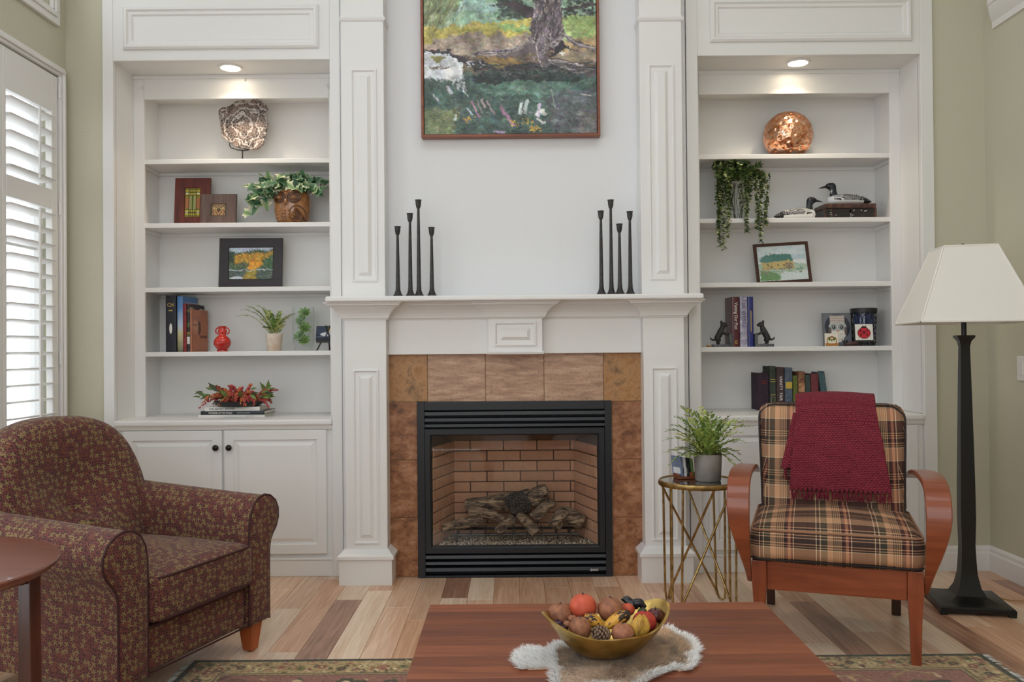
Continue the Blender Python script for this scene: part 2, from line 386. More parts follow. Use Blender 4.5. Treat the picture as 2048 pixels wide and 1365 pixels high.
for a, b2 in ((3.255, 3.775), (3.815, 4.32)):
    MB().box(XL - .096, XL - .092, a, b2, .755, 2.565).build('pane', 'glass', win, at=WI)
louver = None
for pi, (a, b2) in enumerate(((3.235, 3.60), (3.605, 3.868), (3.872, 4.345))):
    sh = MB()
    sh.box(XL - .022, XL + .012, a, a + .03, .73, 2.59).box(XL - .022, XL + .012, b2 - .055, b2, .73, 2.59)
    sh.box(XL - .022, XL + .012, a + .03, b2 - .055, 2.40, 2.59).box(XL - .022, XL + .012, a + .03, b2 - .055, .73, .83)
    sh.box(XL - .022, XL + .012, a + .03, b2 - .055, 1.905, 2.005)
    sp = sh.build('shutter_panel', 'white', win, bevel=.004, at=WI)
    ya, yb = a + .032, b2 - .057; yr = ya + (yb - ya) * .58
    for z0, z1 in ((.83, 1.905), (2.005, 2.40)):
        n = int((z1 - z0) / .0735)
        for i in range(n):
            zc = z0 + (z1 - z0) * (i + .5) / n
            lv = MB().rings([[(yy and 0 or 0, 0, 0)] * 0 or [(.044 * math.cos(t), yy, .0055 * math.sin(t)) for t in [2 * PI * q / 12 for q in range(12)]] for yy in (ya - 3.8, yb - 3.8)])
            lv.build('louver', 'white', sp, smooth=40, at=Matrix.Translation((XL - .008, 3.8, zc)) @ Matrix.Rotation(math.radians(-9), 4, 'Y'))
        MB().box(XL + .036, XL + .046, yr - .006, yr + .006, z0 + .02, z1 - .02).build('tilt_rod', 'white', sp, bevel=.003)
for z in (1.15, 1.92, 2.52):
    MB().tube([(XL + .018, 4.352, z - .035), (XL + .018, 4.352, z + .035)], .006, 8).build('hinge', 'white', win, smooth=40, at=WI)
win2 = thing('window_2', 'high transom window above the shutters', None, (XL, 3.8, 2.9), kind='structure'); WI2 = win2.matrix_basis.inverted()
wframe(MB(), 3.14, 4.357, 2.855, 3.99, .07, XL, XL + .022).build('casing', 'white', win2, bevel=.004, at=WI2)
wframe(MB(), 3.175, 4.32, 2.89, 3.955, .02, XL + .022, XL + .032).build('casing_bead', 'white', win2, bevel=.004, at=WI2)
wframe(MB(), 3.22, 4.27, 2.95, 3.9, .04, XL - .10, XL - .03).build('window_frame', 'white', win2, bevel=.004, at=WI2)
MB().box(XL - .07, XL - .066, 3.26, 4.23, 2.99, 3.86).build('pane', 'glass', win2, at=WI2)
# what stands outside the window: a pale board fence
fence = thing('garden_fence', 'pale board fence outside the shuttered window', 'fence', (-3.6, 4.2, 0))
fm = mat('weathered_pale_paint', S(238, 240, 244), .7); fm2 = mat('grey_blue_paint', S(172, 182, 204), .7)
bmesh_board = None
for i in range(16):
    o = MB().box(-.012, .012, -.03 - .03 * (i % 3 == 0), .03 + .03 * (i % 3 == 0), 0, 2.9).build('board', fm2 if i % 3 == 1 else fm, fence, at=Matrix.Translation((0, -1.0 + i * .17, 0)))
MB().box(.012, .05, -1.1, 1.7, .3, .4).build('rail', fm, fence); MB().box(.012, .05, -1.1, 1.7, 2.3, 2.4).build('rail', fm, fence)
# cornice on the right wall, light switch
cz = 2.80
tr = MB(); prof = [(0, 0), (.012, .0), (.016, .03), (.045, .06), (.06, .095), (.07, .1), (.07, .125), (0, .125)]
tr.rings([[(XR - a, y + (a if k == 0 else 0) * -1, cz + z) for a, z in prof] for k, y in enumerate((4.36, 2.6))])
struct(tr.build('trim_1', 'white', smooth=30), 'white cornice high on the side wall')
sw = thing('light_switch', 'white light switch plate on the wall behind the lamp', 'switch', (XR, 4.15, 1.06))
MB().box(-.006, 0, -.037, .037, -.06, .06).build('plate', 'white', sw, bevel=.003)
MB().box(-.010, -.004, -.016, .016, -.033, .033).build('rocker', 'white', sw, bevel=.002)

# ================================================================ built-in bookcases
YF, YB, YK = 4.43, 4.67, 4.92
SHZ = [2.24, 1.887, 1.532, 1.177]; CT = .82
M['knob'] = mat('dark_bronze_knob', S(38, 32, 30), .3, metal=.6)
def knob(parent, x, y, z):
    b = MB().lathe([(.007, 0), (.007, .012), (.012, .016), (.016, .022), (.016, .027), (.010, .032), (.001, .033)], 20)
    b.xf(Matrix.Translation((x, y, z)) @ Matrix.Rotation(PI / 2, 4, 'X')); return b.build('knob', 'knob', parent, smooth=50)
def door(e, W, x0, x1, z0, z1, yf, kx):
    b = MB(); b.frame(x0, x1, z0, z1, [(0, yf + .022), (0, yf + .003), (.003, yf), (.050, yf), (.054, yf + .009), (.064, yf + .009), (.082, yf + .002), (.084, yf + .002)], fill=True)
    d = b.build('door', 'white', e, at=W); knob(d, kx, yf, z1 - .088); return d
def bookcase(x0, x1, xo0, xo1, zh, zv, label, doors, pan):
    e = thing('built_in_bookcase', label, 'bookcase', ((x0 + x1) / 2, YF, 0)); W = e.matrix_basis.inverted()
    bd = lambda n, b, bev=.003: b.build(n, 'white', e, bevel=bev, at=W)
    bd('stile', MB().box(xo0, x0, YF, YF + .035, 0, ZC)); bd('stile', MB().box(x1, xo1, YF, YF + .035, 0, ZC))
    bd('header', MB().box(x0, x1, YF, YF + .03, zh, ZC))
    px0, px1, pz0, pz1 = pan
    MB().frame(px0, px1, pz0, pz1, [(0, YF), (.002, YF - .012), (.012, YF - .02), (.022, YF - .02), (.030, YF - .010), (.044, YF - .008), (.048, YF - .003), (.05, YF - .001)]).build('panel_moulding', 'white', e, smooth=30, at=W)
    bd('niche_side', MB().box(x0 - .02, x0, YF + .03, YB + .02, CT, zh + .02), 0); bd('niche_side', MB().box(x1, x1 + .02, YF + .03, YB + .02, CT, zh + .02), 0)
    bd('soffit', MB().box(x0, x1, YF + .03, YB + .02, zh, zh + .02), 0)
    fs = .057
    bd('face_frame', MB().box(x0, x0 + fs, YB, YB + .02, CT, zh).box(x1 - fs, x1, YB, YB + .02, CT, zh).box(x0 + fs, x1 - fs, YB, YB + .02, zv, zh), .002)
    bd('valance_trim', MB().box(x0, x1, YB - .006, YB, zh - .022, zh), .002)
    xi0, xi1 = x0 + .036, x1 - .036
    bd('case_side', MB().box(xi0 - .02, xi0, YB + .02, YK, CT, zv + .07), 0); bd('case_side', MB().box(xi1, xi1 + .02, YB + .02, YK, CT, zv + .07), 0)
    bd('back_panel', MB().box(xi0, xi1, YK, YK + .015, CT, zv + .07), 0)
    bd('top_panel', MB().box(xi0, xi1, YB + .02, YK, zv + .045, zv + .06), 0)
    for z in SHZ:
        s = bd('shelf', MB().box(xi0, xi1, YB + .008, YK, z - .026, z), .003)
        MB().box(xi0, xi1, YK - .014, YK, z - .046, z - .026).box(xi0, xi0 + .012, YB + .03, YK - .014, z - .046, z - .026).box(xi1 - .012, xi1, YB + .03, YK - .014, z - .046, z - .026).build('cleat', 'white', s, bevel=.002)
    bd('counter', MB().box(x0, x1, YF - .014, YK, CT - .03, CT), .008)
    bd('counter_moulding', MB().rects([(x0, x1, YF + .004, YF + .04, CT - .052), (x0, x1, YF - .002, YF + .04, CT - .036), (x0, x1, YF - .006, YF + .04, CT - .03)]), 0)
    bd('cabinet_body', MB().box(x0, x1, YF + .02, YK, .0, CT - .03), .002)
    MBk = MB().box(x0, x1, YF + .008, YF + .02, 0, .085).box(x0, x1, YF + .004, YF + .02, .085, .098)
    bd('toe_board', MBk, .003)
    for (a, b2, k) in doors: door(e, W, a, b2, .118, .765, YF + .002, k)
    return e
LX0, LX1 = PX(226, 200, YF), PX(659.5, 200, YF); RX0, RX1 = PX(1396, 200, YF), PX(1841, 150, YF)
zh, zv = PZ(240, 122, YF), PZ(475, 197, YB)
dl = [PX(u, 980, YF) for u in (245, 444, 448, 653)]
bookcase(LX0, LX1, PX(205, 300, YF), PX(681, 300, YF), zh, zv, 'white built-in bookcase on the window side of the fireplace',
         [(dl[0], dl[1], dl[1] - .026), (dl[2], dl[3], dl[2] + .032)], (PX(247, 60, YF), PX(638, 60, YF), PZ(440, 99, YF), PZ(440, 12, YF)))
rx = [RX0 + .035, (RX0 + RX1) / 2 - .005, (RX0 + RX1) / 2 + .005, RX1 - .035]
bookcase(RX0, RX1, PX(1374, 300, YF), PX(1868, 300, YF), zh, zv, 'white built-in bookcase behind the plaid armchair',
         [(rx[0], rx[1], rx[1] - .03), (rx[2], rx[3], rx[2] + .03)], (PX(1419, 60, YF), PX(1823, 60, YF), PZ(1620, 84, YF), PZ(1620, -3, YF)))
# recessed lights in the soffits
def puck(u, v, label):
    Y = YF + .115; x = PX(u, v, Y)
    e = thing('recessed_light', label, 'light', (x, Y, zh))
    MB().lathe([(.048, .004), (.066, 0), (.066, -.006), (.052, -.007), (.046, .002)], 36, cap=False).build('trim_ring', 'white', e, smooth=60)
    em = NT('lamp_glow'); em.set(col=(1, .9, .75, 1), emi=(1, .84, .62, 1), estr=9.0)
    MB().lathe([(.0005, -.001), (.047, -.001)], 36, cap=False).build('lens', em.m, e)
    ld = bpy.data.lights.new('recessed_bulb', 'SPOT'); ld.energy = 6.0; ld.color = (1, .82, .62); ld.spot_size = math.radians(120); ld.spot_blend = .7; ld.shadow_soft_size = .035
    lo = bpy.data.objects.new('recessed_bulb', ld); COL.objects.link(lo); lo.parent = e; lo.location = (0, 0, -.012)
puck(461, 142, 'lit recessed light above the stone slice'); puck(1596, 128, 'lit recessed light above the copper globe')
for u, v, r in ((285, 174, .5), (490, 160, 0), (655, 172, -.5)):
    Y = YB - .001
    c = thing('cable_clip', {285: 'tilted white clip at the outer end of the window-side valance', 490: 'tiny white clip beside the recessed light', 655: 'white clip at the fireplace end of the window-side valance'}[u], 'clip', (PX(u, v, Y), Y, PZ(u, v, Y)), ry=r, group='clips on the valance')
    k = .55 if u == 490 else 1
    MB().box(-.007 * k, .007 * k, -.006, 0, -.013 * k, .013 * k).build('clip_base', 'white', c, bevel=.002)
    MB().tube([(0, -.006, -.008 * k), (0, -.012, -.002), (0, -.006, .008 * k)], .0018, 6).build('clip_hook', 'white', c, smooth=60)

# ================================================================ chimney breast and mantelpiece
YW, YT = 4.425, 4.40
fx0, fx1, fzt = PX(838, 980, YT), PX(1222, 980, YT), PZ(1030, 806, YT)
struct(MB().box(PX(682, 300, YW), fx0, YW, 4.6, 0, ZC).box(fx1, PX(1372, 300, YW), YW, 4.6, 0, ZC).box(fx0, fx1, YW, 4.6, fzt, ZC).build('wall_chimney', 'wallwhite'), 'pale wall of the chimney breast above the mantel')
mt = thing('mantelpiece', 'white panelled mantelpiece with pilasters around the fireplace', 'mantelpiece', (0, YT, 0)); MW = mt.matrix_basis.inverted()
mb = lambda n, b, bev=.003, par=None: b.build(n, 'white', par or mt, bevel=bev, at=None if par else MW)
YS = 4.30                                    # shaft fronts
ZM = PZ(1030, 590, 4.18); ZMB = ZM - .026
ZCB = PZ(730, 640, YS)
def panel(par, x0, x1, z0, z1, y, raised=True):
    p = [(0, y - .001), (0, y - .006), (.006, y - .007), (.012, y - .002), (.014, y + .0), (.026, y + .0), (.028, y - .0005)]
    b = MB().frame(x0, x1, z0, z1, [(-.0, y), (.0, y - .007), (.006, y - .008), (.011, y - .003), (.013, y - .0005)])
    b.build('panel_moulding', 'white', par)
    i = .03
    MB().frame(x0 + i, x1 - i, z0 + i * 1.0, z1 - i * 1.0, [(0, y), (0.002, y - .002), (.016, y - .012), (.0165, y - .012)], fill=True).build('raised_panel', 'white', par)
for s, u0, u1, pu in ((0, 690, 774, (707, 758)), (1, 1289, 1371, (1304, 1355))):
    x0, x1 = PX(u0, 900, YS), PX(u1, 900, YS)
    sh = mb('pilaster', MB().box(x0, x1, YS, YW, .05, ZCB + .01))
    panel(sh, PX(pu[0], 900, YS), PX(pu[1], 900, YS), PZ(730, 1088, YS) if not s else PZ(1330, 1081, YS), PZ(730, 740, YS) if not s else PZ(1330, 735, YS), YS)
    zt = PZ(730, 1100, YS) if not s else PZ(1330, 1094, YS)
    mb('plinth', MB().rects([(x0 - .026, x1 + .026, YS - .04, YW, 0), (x0 - .026, x1 + .026, YS - .04, YW, zt - .045), (x0 - .036, x1 + .036, YS - .05, YW, zt - .04), (x0 - .036, x1 + .036, YS - .05, YW, zt - .025),
                             (x0 - .02, x1 + .02, YS - .032, YW, zt - .012), (x0 - .008, x1 + .008, YS - .01, YW, zt), (x0, x1, YS - .001, YW, zt + .004)]), 0)
    # crown cap: cove flaring up to the shelf
    cr = [(x0 - .008, x1 + .008, YS - .008, ZCB)]
    h = ZMB - ZCB
    for a, dz in ((.008, .0), (.010, .06), (.016, .1), (.018, .2), (.024, .36), (.038, .55), (.060, .74), (.076, .82), (.078, .9), (.086, .92), (.088, 1.0)):
        cr.append((x0 - a, x1 + a, YS - a, ZCB + h * dz))
    mb('capital', MB().rects([(a, b, c, YW, z) for a, b, c, z in cr]), 0)
    # upper pilaster standing on the shelf
    YU = 4.315; ua, ub = ((684, 769) if not s else (1281, 1366)); v0 = 350
    a0, a1 = PX(ua, v0, YU), PX(ub, v0, YU)
    up = mb('pilaster', MB().box(a0, a1, YU, YW, ZM, ZC))
    q = (703, 754, 139, 564) if not s else (1298, 1349, 130, 560)
    panel(up, PX(q[0], 350, YU), PX(q[1], 350, YU), PZ(q[0], q[3], YU), PZ(q[0], q[2], YU), YU)
    zc = PZ(ua, 40, YU)
    MB().rects([(a0 - .001, a1 + .001, YU - .001, YW, zc - .01), (a0 - .008, a1 + .008, YU - .008, YW, zc - .004), (a0 - .012, a1 + .012, YU - .012, YW, zc + .004), (a0 - .004, a1 + .004, YU - .004, YW, zc + .014), (a0 - .003, a1 + .003, YU - .003, YW, zc + .02)]).build('collar', 'white', up)
    if not s: PLX1 = x1; UPL = (a0, a1)
    else: PRX0 = x0
YZ = 4.365
zfb = PZ(1030, 708, YZ)
mb('frieze', MB().box(PLX1, PRX0, YZ, YW, zfb, ZCB + .03))
h = ZMB - ZCB
mb('crown_moulding', MB().rects([(PLX1, PRX0, YZ - a, YW, ZCB + h * dz) for a, dz in ((.004, -.02), (.008, .05), (.016, .1), (.018, .2), (.024, .36), (.038, .55), (.060, .74), (.076, .82), (.078, .9), (.086, .92), (.088, 1.0))]), 0)
kx0, kx1 = PX(976, 670, 4.31), PX(1085, 670, 4.31)
ks = mb('keystone_block', MB().box(kx0, kx1, 4.31, YZ, zfb + .004, ZCB + .01))
MB().rects([(kx0 - .006, kx1 + .006, 4.302, YZ, zfb - .002), (kx0 - .008, kx1 + .008, 4.298, YZ, zfb + .008), (kx0, kx1, 4.309, YZ, zfb + .014)]).build('bead', 'white', ks)
panel(ks, kx0 + .032, kx1 - .032, zfb + .04, ZCB - .018, 4.31)
mb('keystone_crown', MB().rects([(kx0 - a, kx1 + a, 4.31 - a, YW, ZCB + h * dz) for a, dz in ((.006, 0), (.010, .06), (.016, .1), (.018, .2), (.024, .36), (.038, .55), (.060, .74), (.076, .82), (.078, .9), (.086, .92), (.088, 1.0))]), 0)
mb('mantel_shelf', MB().box(PX(650, 595, 4.18), PX(1408, 590, 4.18), 4.18, YW, ZMB, ZM), .007)

# ================================================================ stone tiles round the fireplace
def stone(name, a, b, c, sc):
    t = NT(name); v = t.coord('Object', (1, 1, 1)); oi = t.n('ShaderNodeObjectInfo')
    vv = t.n('ShaderNodeVectorMath', {0: v}, operation='ADD'); t.put(vv.inputs[1], t.n('ShaderNodeCombineXYZ', {0: t.m2('MULTIPLY', oi.outputs['Random'], 50.0), 1: 0.0, 2: t.m2('MULTIPLY', oi.outputs['Random'], 23.0)}))
    mp = t.n('ShaderNodeMapping', {'Vector': vv.outputs[0], 'Rotation': (0, .45, 0), 'Scale': sc})
    n1 = t.noise(mp.outputs[0], 3.0, 8.0, .68, .25); n2 = t.noise(vv.outputs[0], 70.0, 4.0, .7)
    col = t.ramp(n1, [(.32, a), (.5, b), (.68, c)])
    col = t.mix(t.m2('MULTIPLY', t.m2('GREATER_THAN', n2, .60), .45), col, S(70, 45, 30))
    t.set(col=col, rough=.42); t.bump(n2, .35, .002); return t.m
st_rust = stone('rust_slate', S(84, 52, 34), S(146, 96, 62), S(182, 134, 100), (4.5, 4.5, 6)); st_gold = stone('gold_slate', S(150, 100, 46), S(176, 130, 84), S(104, 78, 50), (4, 4, 4))
st_pale = stone('pale_travertine', S(204, 172, 144), S(178, 142, 116), S(146, 114, 94), (2.2, 2, 13))
ts = thing('tile_surround', 'rust and sand stone tile surround of the fireplace', 'tile surround', (0, YT, 0)); TW = ts.matrix_basis.inverted()
MB().box(PLX1 - .02, fx0, YT + .006, YW, 0, fzt).box(fx1, PRX0 + .02, YT + .006, YW, 0, fzt).box(PLX1 - .02, PRX0 + .02, YT + .006, YW, fzt, zfb + .02).build('grout_bed', mat('grout', S(168, 146, 122), .9), ts, at=TW)
def tile(u0, u1, v0, v1, m, v=900):
    x0, x1, z0, z1 = PX(u0, v, YT), PX(u1, v, YT), PZ(u0, v1, YT), PZ(u0, v0, YT)
    g = .0012
    b = MB().box(-(x1 - x0) / 2 + g, (x1 - x0) / 2 - g, 0, .02, -(z1 - z0) / 2 + g, (z1 - z0) / 2 - g)
    b.build('tile', m, ts, bevel=.0015, seg=1, at=Matrix.Translation(((x0 + x1) / 2, 0, (z0 + z1) / 2)))
for (a, b2, m) in ((774, 855, st_gold), (855, 971, st_pale), (971, 1088, st_pale), (1088, 1207, st_pale), (1207, 1290, st_gold)): tile(a, b2, 700, 805 - (a - 774) * .004, m, 750)
for v0, v1 in ((806, 921), (921, 1037), (1037, 1155)): tile(774, 837, v0, v1, st_rust)
for v0, v1 in ((803, 919), (919, 1036), (1036, 1152)): tile(1224, 1290, v0, v1, st_rust)

# ================================================================ gas fireplace insert
M['fp_black'] = mat('satin_black_steel', S(20, 24, 30), .38, bump=.05)
fi = thing('fireplace_insert', 'black gas fireplace insert with louvred grilles and glass front', 'fireplace', (0, 4.40, 0)); FW = fi.matrix_basis.inverted()
fb = lambda n, b, m='fp_black', bev=.002, par=None: b.build(n, m, par or fi, bevel=bev, at=None if par else FW)
Yf = 4.385
X = lambda u: PX(u, 980, Yf)
Z = lambda v: PZ(1030, v, Yf)
a0, a1, az1 = X(835), X(1224), Z(803)
fb('outer_frame', MB().box(a0, X(850), Yf, Yf + .05, 0, az1).box(X(1211), a1, Yf, Yf + .05, 0, az1).box(X(850), X(1211), Yf, Yf + .05, Z(820), az1).box(X(850), X(1211), Yf, Yf + .05, 0, .012))
for v0, v1 in ((822, 833), (835, 845), (847, 856), (1110, 1120), (1123, 1132), (1135, 1146)):
    z0, z1 = Z(v1), Z(v0)
    b = MB().prism([(Yf + .035, z0), (Yf + .012, z0), (Yf + .004, z0 + (z1 - z0) * .25), (Yf + .008, z1 - .004), (Yf + .02, z1), (Yf + .035, z1)], 'X', X(850), X(1211)); fb('louver', b, bev=0)
MB().box(X(850), X(1211), Yf + .05, Yf + .055, Z(860), Z(818)).build('grille_backing', 'fp_black', fi, at=FW); MB().box(X(850), X(1211), Yf + .05, Yf + .055, 0, Z(1105)).build('grille_backing', 'fp_black', fi, at=FW)
dr = fb('glass_door', MB().frame(X(849), X(1211), Z(1108), Z(857), [(0, Yf + .03), (0, Yf + .004), (.004, Yf), (.030, Yf), (.036, Yf + .006), (.040, Yf + .03)]), bev=0)
MB().box(X(862), X(1199), Yf + .016, Yf + .019, Z(1095), Z(869)).build('pane', glass('smoky_fire_glass', (.95, .96, .97, 1), .02), dr)
text('LENNOX', .016, FW @ Matrix.Translation((X(1187), Yf + .003, Z(1142.5))) @ FACE, 'lettering_white', fi, width=.042, depth=.001)
# firebox lined with brick
bx0, bx1, Yb = X(862), X(1199), 4.73
cx0, cx1 = PX(907, 980, Yb), PX(1150, 980, Yb); fz = Z(1096); bzt = PZ(1030, 880, Yb)
M['mortar'] = mat('dark_mortar', S(92, 78, 70), .9, bump=.3)
box_ = fb('firebox', MB().add([(bx0, Yf + .03, fz), (bx1, Yf + .03, fz), (cx1, Yb, fz), (cx0, Yb, fz), (bx0, Yf + .03, Z(860)), (bx1, Yf + .03, Z(860)), (cx1, Yb, Z(860)), (cx0, Yb, Z(860))],
     [(0, 1, 2, 3), (4, 5, 6, 7), (1, 2, 6, 5), (2, 3, 7, 6), (3, 0, 4, 7)]), 'mortar', 0)
fb('heat_baffle', MB().add([(bx0, Yf + .032, Z(867)), (bx1, Yf + .032, Z(867)), (cx1, Yb - .03, bzt), (cx0, Yb - .03, bzt)], [(0, 1, 2, 3)]), bev=0)
bt = NT('fire_brick'); bv = bt.coord(); boi = bt.n('ShaderNodeObjectInfo')
bc = bt.mix(boi.outputs['Random'], S(228, 174, 136), S(206, 150, 116)); bt.set(col=bt.mix(bt.m2('MULTIPLY', bt.noise(bv, 30, 5), .5), bc, S(130, 92, 74)), rough=.85); bt.bump(bt.noise(bv, 120, 4), .5, .003)
BH = .0575
def brick_wall(p0, p1, nrow, L, off, inward):
    p0, p1 = Vector(p0), Vector(p1); T = (p1 - p0).length; d = (p1 - p0) / T; n = Vector(inward)
    rz = math.atan2(d.y, d.x)
    for r in range(nrow):
        z = fz + r * BH; hh = BH if z + BH < bzt + .03 else 0
        if not hh: break
        t = -(off + (L / 2 if r % 2 else 0)) % L - L
        while t < T:
            a, b2 = max(t, 0), min(t + L, T)
            if b2 - a > .012:
                MB().box(.0028, b2 - a - .0028, -.009, .002, .0028, BH - .0028).build('brick', bt.m, box_, bevel=.002, seg=1, at=Matrix.Translation((p0.x + d.x * a, p0.y + d.y * a, z)) @ Matrix.Rotation(rz, 4, 'Z'))
            t += L
brick_wall((cx0, Yb), (cx1, Yb), 9, .185, .09, (0, -1)); 
brick_wall((bx0, Yf + .04), (cx0, Yb), 9, .185, .05, (1, 0)); brick_wall((cx1, Yb), (bx1, Yf + .04), 9, .185, .02, (-1, 0))
# ceramic logs, grate and gravel
lt = NT('ceramic_log'); lv_ = lt.coord('Object', (.28, 1, 1)); ln = lt.noise(lv_, 60, 6, .65, .8)
lt.set(col=lt.ramp(ln, [(.36, S(40, 33, 30)), (.5, S(122, 100, 80)), (.64, S(190, 160, 126))]), rough=.9); lt.bump(ln, 1.0, .012)
lc = NT('charred_log'); cvv = lc.coord('Object'); vo = lc.n('ShaderNodeTexVoronoi', {'Vector': cvv, 'Scale': 75.0}, feature='DISTANCE_TO_EDGE')
lc.set(col=lc.ramp(vo.outputs[0], [(0.0, S(96, 88, 80)), (.12, S(30, 27, 26))]), rough=.9); lc.bump(vo.outputs[0], .8, .01)
def log(name, p0, p1, r0, r1, label, m=None, bend=.01, seed=0, n=18, knot=None):
    p0, p1 = Vector(p0), Vector(p1); rr = random.Random(seed); pts = []; rs = []
    for i in range(n):
        t = i / (n - 1); p = p0.lerp(p1, t) + Vector((0, 0, math.sin(t * PI) * bend)); pts.append(p)
        k = 1.0 if 0 < i < n - 1 else .82
        rs.append((r0 + (r1 - r0) * t) * k * (1 + .10 * noise.noise(Vector((t * 5, seed, 0)))))
    b = MB().tube(pts, rs, 20); c = sum(pts, Vector()) / n
    b.v = [tuple(Vector(q) + (Vector(q) - pts[min(n - 1, i // 20)]) * (.28 * noise.noise(Vector((math.cos(2 * PI * (i % 20) / 20) * 2.6, math.sin(2 * PI * (i % 20) / 20) * 2.6, i // 20 * .13 + seed * 9))))) for i, q in enumerate(b.v)]
    o = b.build(name, m or lt.m, smooth=60); tag(o, label, 'log', 'ceramic logs in the firebox'); return o
def LP(u, v, Y): a, b = P(u, v, Y); return (a, Y, b)
gr = thing('fire_grate', 'black steel grate under the ceramic logs', 'grate', (0, 4.55, fz))
for i in range(9):
    x = -.30 + i * .075
    MB().tube([(x, -.085, .03), (x, -.08, .055), (x, .11, .055)], .006, 6).build('grate_bar', 'black', gr, smooth=60)
MB().tube([(-.33, -.07, .046), (.34, -.07, .046)], .008, 8).build('cross_bar', 'black', gr); MB().tube([(-.33, .09, .046), (.34, .09, .046)], .008, 8).build('cross_bar', 'black', gr)
for lx in (-.3, .3):
    for ly in (-.07, .09): MB().tube([(lx, ly, 0), (lx, ly, .046)], .007, 8).build('foot', 'black', gr)
log('ceramic_log', LP(930, 1014, 4.60), LP(1042, 1003, 4.62), .038, .046, 'tan split ceramic log lying at the back of the fire', bend=.006, seed=1)
log('ceramic_log', LP(1016, 1018, 4.585), LP(1060, 1005, 4.60), .064, .068, 'black charred ceramic log in the middle of the fire', lc.m, seed=2)
log('ceramic_log', LP(1058, 1006, 4.59), LP(1096, 985, 4.60), .058, .042, 'tan upright log stub behind the fire', seed=3)
log('ceramic_log', LP(938, 1022, 4.545), LP(1006, 1040, 4.525), .026, .024, 'dark brown log sloping down to the centre', seed=4)
log('ceramic_log', LP(994, 1067, 4.475), LP(1028, 1039, 4.525), .023, .024, 'short forked log leaning out at the front', seed=5)
log('ceramic_log', LP(1036, 1031, 4.525), LP(1071, 1068, 4.475), .022, .029, 'short log pointing toward the glass in the centre', seed=6)
log('ceramic_log', LP(1066, 1038, 4.50), LP(1108, 1006, 4.53), .031, .023, 'grey log leaning up beside the charred log', seed=7)
log('ceramic_log', LP(1108, 1056, 4.475), LP(1128, 1025, 4.54), .034, .038, 'hollow branch stub facing the glass', seed=8)
log('ceramic_log', LP(1122, 1035, 4.56), LP(1168, 1046, 4.54), .050, .040, 'thick bark log near the firebox side wall', seed=9)
log('ceramic_log', LP(884, 1056, 4.52), LP(966, 1040, 4.54), .024, .030, 'low dark log along the window-side brick', seed=10, bend=-.004)
gv = MB(); rr = random.Random(5)
for i in range(900):
    yy = Yf + .042 + rr.random() ** 1.5 * .26; t = (yy - Yf) / (Yb - Yf)
    xx = rr.uniform(bx0 + (cx0 - bx0) * t + .012, bx1 + (cx1 - bx1) * t - .012); s = rr.uniform(.0035, .008)
    gv.add([(xx + rr.uniform(-.3, .3) * s + s * a, yy + s * b2, fz + .004 + s * c) for a, b2, c in ((1, 0, 0), (0, 1, 0), (-1, 0, .1), (0, -1, 0), (0, 0, 1), (0, 0, -1))], [(0, 1, 4), (1, 2, 4), (2, 3, 4), (3, 0, 4), (1, 0, 5), (2, 1, 5), (3, 2, 5), (0, 3, 5)])
gt = NT('gravel_stone'); gi = gt.noise(gt.coord(), 110, 1); gt.set(col=gt.ramp(gi, [(.36, S(80, 68, 58)), (.42, S(190, 168, 136)), (.55, S(120, 100, 80)), (.62, S(230, 222, 206))], 'CONSTANT'), rough=.9)
tag(gv.build('ember_gravel', gt.m), 'tan and grey gravel along the firebox floor', 'gravel', kind='stuff')
# ================================================================ things on the shelves and the mantel
def book(label, w, h, d, m, loc, rz=0.0, ry=0.0, name='book', group=None, rx=0.0, page='paper'):
    # upright book: spine faces -Y, thickness along X, base at z = 0
    e = thing(name, label, 'book', loc, rz, group, rx=rx, ry=ry)
    t = .0025; r = min(.004, w * .2)
    sp = [(-w / 2, .006)] + [(-w / 2 * math.cos(a), .006 - r * math.sin(a) - .001) for a in [PI * k / 8 for k in range(1, 8)]] + [(w / 2, .006)]
    pts = sp + [(w / 2, d), (w / 2 - t, d), (w / 2 - t, .008), (-w / 2 + t, .008), (-w / 2 + t, d), (-w / 2, d)]
    MB().prism(pts, 'Z', 0, h).build('cover', m, e)
    MB().box(-w / 2 + t, w / 2 - t, .008, d - .004, .003, h - .004).build('pages', page, e)
    return e
def cover(name, a, b=None, sc=40, rough=.5): return mat(name, a, rough, col2=b, scale=sc)
def picture(label, cat, w, h, bw, fm, cv, loc, rz=0.0, lean=.12, depth=.018, name='picture_frame', pm='vcol', group=None, back=True):
    e = thing(name, label, cat, loc, rz, group, rx=-lean)
    MB().frame(-w / 2, w / 2, 0, h, [(0, depth), (0, .002), (.002, 0), (bw - .003, .001), (bw, .004), (bw, .008)]).build('frame', fm, e)
    MB().box(-w / 2 + .003, w / 2 - .003, .0085, depth, .003, h - .003).build('backing', 'paper', e)
    o = cv.mesh(w - 2 * bw + .004, h - 2 * bw + .004, .0075).move(0, 0, bw - .002).build('picture', pm, e)
    return e
